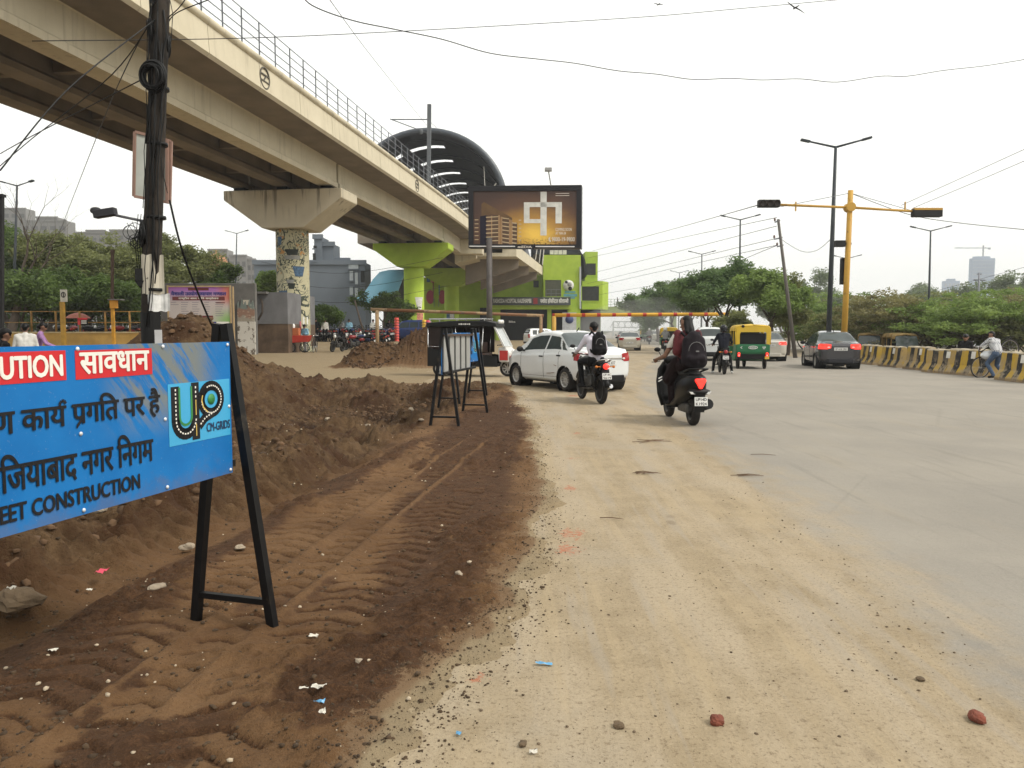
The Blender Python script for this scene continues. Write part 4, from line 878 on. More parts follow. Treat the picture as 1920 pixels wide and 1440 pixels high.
# utility pole with coils, notices, lamp arm
PY = 13.0; pb = at(283, 800, PY); zb = gz(pb.x, PY)
UP = thing('utility_pole', 'dark utility pole hung with cables in front of the viaduct', 'utility pole', (pb.x, PY, zb)); ptop = at(303, -40, PY)
PD = pm('tarred_pole', (.030, .024, .019), .8, .5, 5, bump=.4, bscale=22)
q = MB(); k0 = at(283, 540, PY); q.tube([(pb.x, PY, -.2), (k0.x, PY, k0.z), (ptop.x, PY, ptop.z), (ptop.x + .05, PY, ptop.z + 1.6)], [.155, .152, .140, .135], 14); q.build('shaft', PD, UP, True)
def patch(x0, x1, y0, y1, mat, name, rot=0):
    c = at((x0 + x1) / 2, (y0 + y1) / 2, PY); hw = (x1 - x0) / 2 / FPX * PY; z0, z1 = at(x0, y1, PY).z, at(x0, y0, PY).z; q = MB(); R = .158; n = 8; ax = at(283, (y0 + y1) / 2, PY).x; vs = []
    for z, dz in ((z0, 0), (z1, 0)):
        for i in range(n + 1):
            x = c.x - hw + 2 * hw * i / n - ax; yy = math.sqrt(max(0, R * R - min(R * R * .98, x * x))); e = .0 if abs(x) < R else abs(x) - R; vs.append((ax + x, PY - yy - .006 - .0 * e + rot * (i % 2) * .01, z + .012 * math.sin(i * 1.9)))
    q.add(vs, [(i, i + 1, n + 2 + i, n + 1 + i) for i in range(n)]); return q.build(name, mat, UP, True)
pw = NT('torn_poster'); PAPER = pw.fin(pw.mix(pw.ramp(pw.noise(6, 6, .7, vec=pw.scaled((1, 1, 1.8))), .62, .68), (.52, .48, .39), (.07, .055, .045)), .85)
patch(273, 309, 479, 552, PAPER, 'paper_notice'); patch(286, 320, 551, 584, pm('white_sheet', (.66, .66, .64), .8, .2, 7), 'paper_notice', 1); patch(270, 303, 586, 650, pm('black_wrap', (.008, .008, .008), .55), 'wrap'); 
q = MB(); q.box(at(297, 632, PY - .19), (.12, .01, .24)); q.build('paper_notice', pm('white_sheet', (.6, .6, .6), .8), UP, True)
CAB = pm('black_cable', (.010, .010, .010), .5)
q = MB()
for i in range(16):   # loose cables tied along the shaft
    x = random.uniform(-.17, .17); z = ptop.z; pts = []
    z0 = random.uniform(1.4, 6.5); z1 = random.uniform(z0 + 1, ptop.z + 1)
    for k in range(9):
        zz = z0 + (z1 - z0) * k / 8; pts.append((pb.x + (zz / ptop.z) * (ptop.x - pb.x) + x * (1 + .25 * math.sin(k * 1.7 + i)) + (.06 * math.sin(k * .9 + i) if i % 3 == 0 else 0), PY - math.sqrt(max(.0004, .165 ** 2 - min(x * x, .026))) - .012 * (i % 3), zz))
    q.tube(pts, random.uniform(.006, .014), 5)
q.build('cable_bundle', CAB, UP, True)
for zz in (2.2, 3.4, 4.6, 5.5): q = MB(); xx = pb.x + (zz / ptop.z) * (ptop.x - pb.x); q.tube([(xx, PY, zz), (xx, PY, zz + .05)], .165, 12); q.build('strap', CAB, UP, True)
a_ = at(280, 417, PY); c = at(214, 403, PY); e = at(176, 396, PY)
q = MB(); q.tube([a_, c], .022, 8); ar = q.build('lamp_arm', pm('lamp_arm_grey', (.12, .12, .13), .5), UP, True)
q = MB(); Mx = Matrix.Rotation(R_(-9), 4, 'Y'); q.box((c + e) / 2 + Vector((.02, 0, 0)), (.36, .14, .13), mat=Mx); q.ball(e + Vector((.03, 0, .01)), (.10, .06, .06), 10); o = q.build('lamp_head', pm('lamp_head_dark', (.03, .03, .035), .5), ar, bevel=.02); o.matrix_parent_inverse = Matrix.Translation(-UP.location)
def coil(label, px, py, rpx, Y=PY - .22, axis=(.25, 1, .1), n=9, flat=1.0):
    c = at(px, py, Y); R = rpx / FPX * Y; t = thing('cable_coil', label, 'cable coil', c, 0, 'black cable coils on the utility pole'); q = MB()
    for i in range(n): q.ring((random.uniform(-.03, .03), random.uniform(-.05, .05), random.uniform(-.03, .03)), R * random.uniform(.72, 1.0), .014, (axis[0] + random.uniform(-.15, .15), axis[1], axis[2] + random.uniform(-.12, .12)), 26, 6, sy=flat)
    q.build('loops', CAB, t); q = MB(); q.tube([(0, -.05, R * .7), (0, .1, R * .95), (0, .2, R * .8)], .02, 6); q.build('tie', CAB, t)
coil('fat round coil of black cable hung at the front of the pole', 287, 143, 26, n=14); coil('large cable coil behind the pole on its upper left', 287, 66, 30, PY + .1, (.9, .5, .1), 12); coil('cable coil behind the pole on its upper right', 311, 84, 24, PY + .15, (.8, .5, .1), 8); coil('narrow cable coil beside the lamp arm', 267, 440, 22, PY - .05, (.8, .5, 0), 10)
q = MB(); c = at(258, 438, PY); t = thing('wire_tangle', 'loose tangle of thin wires left of the pole below the lamp arm', 'wire tangle', c)
for i in range(12):
    q.tube([(random.uniform(-.22, .2), random.uniform(-.1, .1), random.uniform(-.3, .22)) for k in range(3)], .005, 5) if i < 3 else q.ring((random.uniform(-.12, .08), 0, random.uniform(-.2, .1)), random.uniform(.06, .16), .006, (random.uniform(-.6, .6), 1, random.uniform(-.4, .4)), 20, 5)
q.build('wires', CAB, t)
t = thing('hanging_junction_box', 'black junction box hanging on wires left of the torn poster', 'junction box', at(264, 515, PY - .1)); q = MB(); q.box((0, 0, 0), (.16, .12, .2), .3); q.prism([(-.08, -.1), (.08, -.1), (.0, -.22)], (0, -.06, 0), (1, 0, 0), (0, 0, 1), (0, .1, 0)); q.build('box', CAB, t); q = MB()
for i in range(4): q.tube([(-.05 + .03 * i, 0, .1), (-.08 + .04 * i, .0, .5), (-.02 + .05 * i, .02, 1.0)], .006, 5)
q.build('wires', CAB, t)
Y = 13.6; c = [at(253, 247, Y), at(321, 265, Y + .25), at(318, 380, Y + .25), at(251, 368, Y)]; t = thing('pole_sign', 'back of a pale tilted signboard fixed behind the utility pole', 'signboard', c[3]); q = MB(); dv = Vector((0, .04, 0)); q.add(c + [p + dv for p in c], [(3, 2, 1, 0), (4, 5, 6, 7), (0, 1, 5, 4), (1, 2, 6, 5), (2, 3, 7, 6), (3, 0, 4, 7)]); q.build('panel', pm('sign_back', (.42, .44, .40), .6, .15, 2, dirt=.15), t, True)
q = MB(); FRP = pm('frame_pink', (.28, .17, .13), .7)
for i in range(4): q.beam(c[i], c[(i + 1) % 4], .045, .05, up=(0, 1, 0))
q.build('frame', FRP, t, True); q = MB(); q.beam(c[1] + Vector((-.05, -.05, .02)), c[2] + Vector((-.02, -.05, -.02)), .045, .045); q.build('batten', FRP, t, True)
# leaning power pole by the big tree
Y = 43.0; bs, top = at(1492, 660, Y), at(1459, 411, Y); t = thing('power_pole', 'leaning power pole with insulators beside the big roadside tree', 'power pole', (bs.x, Y, 0)); q = MB(); q.tube([(bs.x, Y, -.1), top], [.12, .07], 10); q.build('shaft', pm('power_pole_grey', (.10, .09, .08), .8), t, True)
for py, half in ((414, 5), (446, 10), (460, 7)):
    c = at(1458 + (py - 411) * .14, py, Y); q = MB(); q.beam(c - Vector((half / 30, 0, .08)), c + Vector((.12, 0, .02)), .07, .07); ar = q.build('cross_arm', STEEL, t, True)
    q = MB(); q.ball(c - Vector((half / 30, 0, -.06)), (.06, .06, .10), 8); q.build('insulator', pm('porcelain', (.10, .05, .04), .3), t, True)
# wires ---------------------------------------------------------------
GW = 'overhead wires'
def wire(label, pts, r=.010, group=None, steps=7):
    """catmull through (px, py, Y)"""
    P = [at(*p) for p in pts]; out = []
    for i in range(len(P) - 1):
        p0, p1, p2, p3 = P[max(i - 1, 0)], P[i], P[i + 1], P[min(i + 2, len(P) - 1)]
        for k in range(steps):
            u = k / steps; out.append(.5 * ((2 * p1) + (p2 - p0) * u + (2 * p0 - 5 * p1 + 4 * p2 - p3) * u * u + (3 * p1 - p0 - 3 * p2 + p3) * u ** 3))
    out.append(P[-1]); q = MB(); q.tube(out, r, 5); o = q.build('overhead_wire', CAB); tag(o, label, 'wire', group or GW); return o
wire('longest drooping wire waving across the open sky', [(560, -20, 14), (585, 10, 14.5), (660, 38, 15), (740, 55, 16), (830, 74, 17), (920, 100, 18), (1010, 111, 19), (1080, 119, 20), (1160, 133, 21), (1230, 139, 22), (1300, 149, 22.5), (1370, 147, 23), (1430, 150, 23.5), (1500, 148, 24), (1570, 154, 24.5), (1650, 143, 25), (1700, 143, 25.5), (1770, 132, 26), (1850, 123, 26.5), (1930, 110, 27)], .011)
wire('taut thin wire running nearly level near the top of the sky', [(60, 77, 16), (560, 68, 20), (1160, 35, 24), (1400, 15, 26), (1600, -3, 28)], .010)
wire('thin wire falling steeply to the arched station roof', [(615, -5, 30), (700, 110, 50), (800, 235, 80)], .016)
_g2 = 'bundled wires between the leaning pole and the station'
for i, (y0, y1) in enumerate(((472, 408), (503, 424), (520, 447), (528, 460))): wire('wire strung from the leaning pole top to the green station, %s of four' % ('uppermost', 'second', 'third', 'lowest')[i], [(1100, y0 + 12, 105), (1290, (y0 + y1) / 2 + 3, 70), (1456, y1, 43)], .017, _g2)
wire('wire from the leaning pole past the lamps toward the footbridge', [(1120, 553, 110), (1290, 522, 80), (1455, 461, 43)], .017, _g2)
wire('wire sagging between the leaning pole and the tall lamp', [(1461, 446, 43), (1500, 470, 40), (1530, 470, 38), (1556, 450, 36)], .012)
for i, p in enumerate((((1690, 385, 34), (1800, 335, 30), (1925, 278, 26)), ((1712, 390, 34), (1820, 345, 30), (1925, 300, 26)))): wire(('upper wire rising from the signal arm to the right edge', 'lower wire rising from the signal arm to the right edge')[i], p, .010)
wire('dark cable running right from the signal mast past the lamp', [(1594, 362, 34), (1700, 401, 34), (1790, 417, 33), (1925, 431, 31)], .014); wire('wire left of the signal mast joining the leaning pole', [(1110, 471, 105), (1260, 430, 70), (1420, 385, 34.2)], .02); wire('faint wire above the distant tower at the right edge', [(1700, 560, 160), (1925, 500, 120)], .03)
for i, p in enumerate((((300, 30, 13), (130, 165, 11), (0, 320, 10)), ((296, 20, 13), (210, 140, 14), (60, 260, 16), (-10, 320, 17)), ((298, 10, 13), (235, 130, 15), (180, 260, 20), (110, 440, 40)), ((268, 148, 13), (60, 255, 16), (-20, 300, 18)))): wire('black wire fanning down to the left from the pole, %s' % ('nearest the top edge', 'second of the fan', 'falling to the tree tops', 'starting at the front coil')[i], p, .010, 'wires fanning from the utility pole')
for i, p in enumerate((((312, 50, 13), (330, 25, 13), (390, 0, 12.5)), ((313, 35, 13), (335, 15, 12.8), (352, -8, 12.5)))): wire('short black wire leaving the pole up to the right, %s' % ('lower', 'upper')[i], p, .009, 'wires fanning from the utility pole')
wire('guy wire slanting from the pole down to the dirt mound', [(318, 375, 12.9), (345, 480, 13.3), (395, 605, 14.2), (415, 640, 14.6)], .018)
for i, y in enumerate((505, 533, 560)): wire('wire crossing in front of the blue grey building, %s of three' % ('top', 'middle', 'bottom')[i], [(490, y - 14, 70), (600, y + 6, 66), (700, y + 2, 66), (830, y - 22, 70)], .016, 'wires by the painted pier')
# ================================================================ VEHICLES
TYRE = pm('tyre_rubber', (.022, .020, .019), .85, .3, 8, dirt=.3, dirtcol=(.20, .16, .11), dscale=6); RIM = pm('rim_silver', (.38, .37, .35), .4, .1, 4, metal=.5); DARKM = pm('dark_plastic', (.009, .009, .0095), .5)
def glass_mat(name, c=(.035, .045, .045)):
    g = NT(name); return g.fin(g.mix(g.ramp(g.noise(1.5, 3), .3, .7), c, mul(c, 1.5)), .06, 0, IOR=1.55)
GLASS = glass_mat('car_glass'); CHROME = pm('chrome', (.6, .6, .6), .18, .05, 3, metal=.9)
def lamp_mat(name, c, e=0): g = NT(name); return g.fin(g.mix(g.ramp(g.noise(6), .3, .7), c, mul(c, 1.2)), .25, 0, **({'Emission_Color': _c4(c), 'Emission_Strength': e} if e else {}))
TAIL = lamp_mat('tail_red', (.30, .012, .015)); TAILON = lamp_mat('tail_red_lit', (.95, .03, .02), 1.6); AMB = lamp_mat('amber_lens', (.5, .16, .02)); CLEAR = lamp_mat('clear_lens', (.6, .6, .58)); PLATE = pm('plate_white', (.68, .68, .66), .5, .05)
def wheel(parent, c, R, wd, side, spokes=10, rimr=.66, rimmat=None):
    """tyre with its rim as a child; side = +1 when the outer face looks along +x"""
    b = MB(); h = wd / 2; k = R * .10
    b.lathe([(R * rimr, -h), (R - k * 1.6, -h), (R - k * .5, -h * .82), (R, -h * .55), (R, h * .55), (R - k * .5, h * .82), (R - k * 1.6, h), (R * rimr, h), (R * rimr, -h)], (0, 0, 0), (1, 0, 0), 30)
    w_ = b.build('wheel', TYRE, parent); w_.location = c
    b = MB(); r = R * rimr; s = side * h * .55
    b.lathe([(r, -h * .9), (r, h * .9), (r * .93, h * .85), (r * .9, s * .4), (r * .86, -h * .85), (r, -h * .9)], (0, 0, 0), (1, 0, 0), 26); b.lathe([(0, s + side * .015), (r * .2, s + side * .012), (r * .24, s - side * .02)], (0, 0, 0), (1, 0, 0), 16)
    for i in range(spokes):
        a = 2 * math.pi * i / spokes; d = Vector((0, math.cos(a), math.sin(a))); b.beam(d * r * .16 + Vector((s, 0, 0)), d * r * .93 + Vector((s + side * .01, 0, 0)), r * (1.9 / spokes if spokes > 6 else .2), .02, up=(1, 0, 0))
    b.lathe([(0, -side * h * .2), (r * .9, -side * h * .2)], (0, 0, 0), (1, 0, 0), 20, mi=1)
    b.build('rim', [rimmat or RIM, DARKM], w_); return w_
def plate(parent, c, w_, h, lines, yaw=0, tilt=0, inv_=None):
    """rear plate facing -y"""
    Mx = Matrix.Rotation(tilt, 4, 'X'); b = MB(); b.box((0, 0, 0), (w_, .012, h)); p = b.build('number_plate', PLATE, parent); p.location = c; p.rotation_euler = (tilt, 0, yaw)
    n = len(lines)
    for i, s in enumerate(lines): letter(glyphs(s, .02), (-w_ * .42, -.006, h * (.5 - (i + .88) / n)), (1, 0, 0), (0, 0, 1), w_ * .84, h / n * .68, SBK, p, world=False)
    return p
def interp(tab, y):
    for (a, b), (c, d) in zip(tab, tab[1:]):
        if a <= y <= c:
            u = (y - a) / (c - a); u = u * u * (3 - 2 * u) * .35 + u * .65; return b + (d - b) * u
    return tab[0][1] if y < tab[0][0] else tab[-1][1]
def car(name, label, cat, loc, rz, paint, S, glass=None, lit=False, lines=('UP14',), bumper=None, group=None, damage=False):
    t = thing(name, label, cat, loc, rz, group); y0, y1, R = S['y0'], S['y1'], S['R']; glass = glass or GLASS
    def ring(y):
        zt, zb, hw, zs = interp(S['top'], y), interp(S['belt'], y), interp(S['hw'], y), interp(S['sill'], y)
        h = max(.02, zt - zb); x6 = max(.25, hw * .93 - .40 * h); P = [(0, zs), (hw * .8, zs), (hw * .955, zs + .07), (hw * .99, zs + .28 * (zb - zs)), (hw, zs + .6 * (zb - zs)), (hw * .985, zb - .05), (hw * .945, zb), (x6, zb + .86 * h), (x6 * .86, zb + .965 * h), (x6 * .5, zt - .008), (0, zt)]
        out = []
        for i in range(len(P) - 1):
            n = (2, 2, 4, 5, 4, 2, 8, 2, 3, 4)[i]
            for k in range(n): u = k / n; out.append((P[i][0] + (P[i + 1][0] - P[i][0]) * u, P[i][1] + (P[i + 1][1] - P[i][1]) * u))
        out.append(P[-1]); return out
    edges = [0]
    for n in (2, 2, 4, 5, 4, 2, 8, 2, 3, 4): edges.append(edges[-1] + n)
    BEL, ROOF = edges[6], edges[7]
    N = 120; ys = [y0 + (y1 - y0) * i / N for i in range(N + 1)]; rg = [ring(y) for y in ys]; m = len(rg[0]); V = {}
    axles = (S['ra'], S['fa']); AR = R + .055
    def vert(i, k, sgn):
        x, z = rg[i][k]; y = ys[i]
        if edges[2] - 2 <= k <= edges[6]:
            for ya in axles:
                d = math.hypot(y - ya, z - R)
                if d < AR and z > R * .2:
                    if d > AR - .075 or True:
                        a_ = math.atan2(z - R, y - ya)
                        if AR - d < .045: y, z = ya + AR * math.cos(a_), R + AR * math.sin(a_)
        return Vector((x * sgn, y, z))
    body, glas = MB(), {}
    def put(mb, pts, sgn): mb.add(pts if sgn > 0 else pts[::-1], [tuple(range(4))], 0, True)
    cab0, cab1 = S['rw'][0], S['ws'][1]
    for sgn in (1, -1):
        for i in range(N):
            yc = (ys[i] + ys[i + 1]) / 2
            for k in range(m - 1):
                q = [vert(i, k, sgn), vert(i, k + 1, sgn), vert(i + 1, k + 1, sgn), vert(i + 1, k, sgn)][::-1]
                zc = sum(rg[a][c][1] for a in (i, i + 1) for c in (k, k + 1)) / 4
                if edges[1] <= k < edges[6] and any(math.hypot(yc - ya, zc - R) < AR - .02 for ya in axles): continue
                key = None
                if ROOF - 0 <= k and S['ws'][0] <= yc <= S['ws'][1]: key = 'windscreen'
                elif ROOF - 0 <= k and S['rw'][0] <= yc <= S['rw'][1]: key = 'rear_window'
                elif BEL + 1 <= k < ROOF - 1:
                    f = (k - BEL) / (ROOF - BEL)
                    for j, (a_, c_) in enumerate(S['side']):
                        lo = a_ + S['rake'][j][0] * f; hi = c_ + S['rake'][j][1] * f
                        if lo <= yc <= hi and interp(S['top'], yc) - interp(S['belt'], yc) > .1: key = ('side_window', j, sgn)
                if key: put(glas.setdefault(key, MB()), q, sgn)
                else: put(body, q, sgn)
    for i, fl in ((0, False), (N, True)):
        P = [Vector((x, ys[i], z)) for x, z in rg[i]] + [Vector((-x, ys[i], z)) for x, z in rg[i][::-1][1:-1]]; body.add(P if not fl else P[::-1], [tuple(range(len(P)))])
    bo = body.build('body', paint, t)
    bm = bmesh.new(); bm.from_mesh(bo.data); bmesh.ops.remove_doubles(bm, verts=bm.verts, dist=.0008); bmesh.ops.recalc_face_normals(bm, faces=bm.faces); bm.to_mesh(bo.data); bm.free()
    for key, g in glas.items():
        o = g.build('window' if isinstance(key, tuple) else key, glass, t); bm = bmesh.new(); bm.from_mesh(o.data); bmesh.ops.remove_doubles(bm, verts=bm.verts, dist=.0008); bmesh.ops.recalc_face_normals(bm, faces=bm.faces); bm.to_mesh(o.data); bm.free()
    hw = interp(S['hw'], 0)
    b = MB()
    for ya in axles:
        for s in (1, -1): b.lathe([(AR, hw * .52), (AR, hw * .985), ], (0, ya, R), (s, 0, 0), 30); b.lathe([(AR, hw * .52), (0, hw * .52)], (0, ya, R), (s, 0, 0), 30)
    b.bb(-hw * .78, hw * .78, y0 + .2, y1 - .2, interp(S['sill'], 0) - .03, interp(S['sill'], 0) + .08); b.build('underbody', DARKM, t)
    for ya in axles:
        for s in (1, -1): wheel(t, (s * (hw * .965 - .09), ya, R), R, .185, s, S.get('spokes', 10))
    # trim
    zb = interp(S['belt'], y0 + .1)
    tl = S['tail']
    for s in (1, -1):       # lamp lenses follow the rounded rear corner
        b = MB(); zc, hh, xin, wy = tl[1], tl[3], tl[0] - tl[2] * .55, y0 + tl[2] * (.95 if tl[4] else .62)
        for i in range(N):
            if ys[i] > wy: break
            for z_a, z_b in [(zc - hh / 2 + hh * j / 5, zc - hh / 2 + hh * (j + 1) / 5) for j in range(5)]:
                def xat(ii, z):
                    rr = rg[ii][edges[2]:edges[6] + 1]
                    for (xa, za), (xb, zb_) in zip(rr, rr[1:]):
                        if za <= z <= zb_: return xa + (xb - xa) * (z - za) / max(1e-6, zb_ - za)
                    return rr[-1][0] if z > rr[-1][1] else rr[0][0]
                sh_ = .10 * (z_a - zc) / hh if tl[4] else 0
                P = [Vector((s * (xat(i, z) + .008), ys[i] - .008, z + tl[2] * .3 * (i * (y1 - y0) / N) * (tl[4] and 1))) for z in (z_a, z_b)] + [Vector((s * (xat(i + 1, z) + .008), ys[i + 1] - .008, z + tl[2] * .3 * ((i + 1) * (y1 - y0) / N) * (tl[4] and 1))) for z in (z_b, z_a)]
                b.add(P if s > 0 else P[::-1], [(0, 1, 2, 3)], 0, True)
        x0_ = rg[0][edges[4]][0]
        if xin < x0_: b.prism([(s * xin, zc - hh * .28), (s * (x0_ + .012), zc - hh / 2), (s * (x0_ + .012), zc + hh / 2), (s * xin, zc + hh * .42)][::(1 if s > 0 else -1)], (0, y0 - .008, 0), (1, 0, 0), (0, 0, 1), (0, .01, 0))
        tm = b.build('tail_lamp', TAILON if lit else TAIL, t)
        b = MB(); b.ball((s * max(xin + .05, x0_ - .04), y0 - .012, zc - hh * .15), (tl[2] * .13, .012, hh * .12), 10); b.build('reverse_lens', CLEAR, tm)
    if S.get('strip'): b = MB(); b.bb(-tl[0] + tl[2] * .45, tl[0] - tl[2] * .45, y0 - .02, y0 + .01, S['strip'] - .015, S['strip'] + .015); b.build('boot_trim', CHROME, t)
    plate(t, (0, y0 - .014, S['plate']), .50, .12, lines)
    b = MB(); zz = interp(S['sill'], y0 + .05); hb = interp(S['hw'], y0 + .12); b.prism([(-hb * .66, 0), (-hb * .62, -.05), (hb * .62, -.05), (hb * .66, 0), (hb * 1.0, .24), (hb * .98, .36), (-hb * .98, .36), (-hb * 1.0, .24)], (0, y0 - .012, zz - .09), (1, 0, 0), (0, 1, 0), (0, 0, .17)); b.build('bumper_skirt', bumper or DARKM, t, bevel=.02)
    for s in (1, -1):
        yb = S['ws'][1] - .38; zz = interp(S['belt'], yb) + .08; xx = interp(S['hw'], yb)
        b = MB(); b.ball((s * (xx + .10), yb + .02, zz), (.105, .06, .075), 12); b.beam((s * (xx - .1), yb + .04, zz - .05), (s * (xx + .08), yb + .02, zz - .02), .05, .05); b.build('mirror', S.get('mirror', DARKM), t)
        for j, (a_, c_) in enumerate(S['side'][:2]):
            yh = a_ + .08; zh = interp(S['belt'], yh) - .12; b = MB(); b.box((s * (interp(S['hw'], yh) * .99 + .008), yh, zh), (.03, .17, .035)); b.build('door_handle', S.get('handle', DARKM), t, bevel=.01)
    b = MB()    # door gaps
    for s in (1, -1):
        for yl in S['seams']:
            rgx = ring(yl); pts = [Vector((s * (rgx[k][0] + .0015), yl, rgx[k][1])) for k in range(edges[2] + 1, edges[6] + 1)]; b.tube(pts, .005, 4, caps=False)
        pts = [Vector((s * (ring(yy)[edges[2] + 2][0] + .001), yy, ring(yy)[edges[2] + 2][1])) for yy in np.linspace(S['seams'][0], S['seams'][-1], 14)]; b.tube(pts, .004, 4, caps=False)
    b.build('door_gap', DARKM, t)
    b = MB(); zt = interp(S['top'], S['rw'][1] + .15); b.beam((0, S['rw'][1] + .18, zt), (0, S['rw'][1] + .05, zt + .10), .02, .02); b.build('aerial', DARKM, t)
    return t
def scaleS(S, ky=1.0, kz=1.0, kw=1.0, **kw_):
    T = dict(S)
    for k in ('top', 'belt', 'sill'): T[k] = [(a * ky, b * kz) for a, b in S[k]]
    T['hw'] = [(a * ky, b * kw) for a, b in S['hw']]
    for k in ('ws', 'rw'): T[k] = tuple(a * ky for a in S[k])
    T['side'] = [(a * ky, b * ky) for a, b in S['side']]; T['seams'] = [a * ky for a in S['seams']]
    for k in ('y0', 'y1', 'ra', 'fa'): T[k] = S[k] * ky
    T.update(kw_); return T
SEDAN = dict(y0=-1.96, y1=2.02, ra=-1.235, fa=1.235, R=.30, spokes=12,
    top=[(-1.96, .93), (-1.86, 1.05), (-1.60, 1.085), (-1.36, 1.11), (-.72, 1.50), (-.2, 1.555), (.25, 1.54), (.55, 1.47), (1.22, 1.07), (1.6, .97), (1.9, .84), (2.02, .66)],
    belt=[(-1.96, .88), (-1.7, 1.01), (-1.2, 1.03), (0, .98), (1.0, .95), (1.5, .90), (1.85, .77), (2.02, .60)],
    hw=[(-1.96, .50), (-1.93, .62), (-1.86, .735), (-1.74, .80), (-1.4, .845), (-.4, .855), (.9, .85), (1.5, .82), (1.85, .70), (2.02, .50)],
    sill=[(-1.96, .36), (-1.7, .27), (-1.2, .21), (1.3, .20), (1.8, .22), (2.02, .28)],
    ws=(.56, 1.15), rw=(-1.32, -.74), side=[(-1.06, -.30), (-.22, .90), (-1.40, -1.14)], rake=[(.30, .0), (.0, -.34), (.38, .26)], seams=[-.98, -.26, .92], tail=(.62, .87, .34, .21, True), plate=.74, strip=.845)
WHITE = pm('white_car_paint', (.66, .68, .68), .28, .04, .8, dirt=.10, dirtcol=(.4, .34, .25), dscale=1.5, Coat_Weight=.6)
rl, fl = gr(1057, 733), gr(977, 723); hd = math.atan2(-(fl.x - rl.x), fl.y - rl.y); m_ = (rl + fl) / 2; rt = Vector((math.cos(hd), math.sin(hd), 0)); c = m_ + rt * .74
wc = car('white_sedan', 'white sedan turning left at the edge of the dirt, half hidden by the backpack rider', 'car', (c.x, c.y, 0), hd, WHITE, SEDAN, lines=('UP 14 DC 6117',))
b = MB(); rx = interp(SEDAN['hw'], -.9); b.beam((-rx - .004, -.80, .46), (-rx - .004, -.45, .43), .02, .012); b.beam((-rx - .003, -.9, .64), (-rx - .003, -.78, .66), .015, .01); b.build('scratch', pm('rust_scratch', (.20, .12, .08), .8), wc)
DK = pm('charcoal_paint', (.030, .030, .036), .22, .06, 1, dirt=.05, Coat_Weight=.8)
rl = gr(1531, 690.5); hd = R_(-10.5); c = rl + Vector((math.cos(hd), math.sin(hd), 0)) * .75 + Vector((-math.sin(hd), math.cos(hd), 0)) * 1.235
car('dark_sedan', 'charcoal sedan with lit red tail lamps next to the striped barriers', 'car', (c.x, c.y, 0), hd, DK, scaleS(SEDAN, 1.0, .985, 1.0, tail=(.60, .90, .42, .20, False), plate=.80, strip=None), lit=True, lines=('UP 14 EK 2903',), bumper=pm('bumper_dark', (.025, .025, .03), .4))
SLV = pm('champagne_paint', (.50, .47, .41), .3, .05, 1, dirt=.08, Coat_Weight=.6, metal=.15)
c = gr(1442, 678); hd = R_(-10); c = Vector((13.15, 40.2, 0))
car('silver_sedan', 'champagne silver sedan partly hidden behind the green auto rickshaw', 'car', c, hd, SLV, scaleS(SEDAN, 1.12, .96, 1.04, tail=(.64, .90, .40, .15, False), plate=.80, strip=.93), lit=True, lines=('DL 8C AX 5512',), bumper=SLV)
BEI = pm('beige_paint', (.44, .42, .36), .35, .05, 1, dirt=.25, Coat_Weight=.4)
c = Vector((at(1187, 640, 58).x, 60, 0)); car('beige_sedan', 'dusty beige sedan driving away under the banded pipe barrier', 'car', c, R_(-7), BEI, scaleS(SEDAN, 1.08, .93, 1.0, tail=(.60, .88, .30, .2, True), plate=.6, strip=None), lines=('DL 3C',), bumper=BEI)
HATCH = dict(SEDAN, y0=-1.9, y1=1.85, R=.33, ra=-1.2, fa=1.2,
    top=[(-1.9, 1.1), (-1.84, 1.25), (-1.62, 1.66), (-1.2, 1.72), (.1, 1.70), (.45, 1.62), (1.0, 1.14), (1.5, 1.06), (1.75, .95), (1.85, .75)],
    belt=[(-1.9, 1.04), (-1.0, 1.04), (.9, 1.0), (1.5, .95), (1.85, .7)], hw=[(-1.9, .58), (-1.87, .72), (-1.8, .80), (-1.65, .85), (-.4, .865), (1.2, .85), (1.7, .74), (1.85, .6)],
    sill=[(-1.9, .38), (-1.2, .27), (1.3, .25), (1.85, .34)], ws=(.48, .97), rw=(-1.83, -1.64), side=[(-.95, -.25), (-.17, .75), (-1.5, -1.05)], rake=[(.1, 0), (0, -.28), (.1, .1)], seams=[-.9, -.21, .78], tail=(.70, 1.0, .18, .36, False), plate=.82, strip=None)
c = Vector((at(1340, 660, 39).x, 40.5, 0)); car('white_hatchback', 'tall white hatchback ahead of the rider in black', 'car', c, R_(-9), WHITE, HATCH, lines=('UP 14',))
c = Vector((at(1022, 640, 72).x, 74, gz(at(1022, 640, 72).x, 74))); car('parked_hatchback', 'small white parked car in front of the shop under the station sign', 'car', c, R_(-70), WHITE, HATCH, lines=('UP 16',))
for px, Y_, lb, pt, sc in ((1224, 108, 'pale car fading into the dust far down the road', BEI, 1.0), (1170, 92, 'grey car in the dust left of the beige sedan', pm('grey_paint', (.16, .165, .17), .35), 1.0)):
    q = copy_tree(bpy.data.objects['beige_sedan'], (at(px, 640, Y_).x, Y_, 0), R_(-7), lb); q.name = 'far_sedan'
    for ch in kids(q):
        if ch.name.startswith('body'): ch.data = ch.data.copy(); ch.data.materials[0] = pt

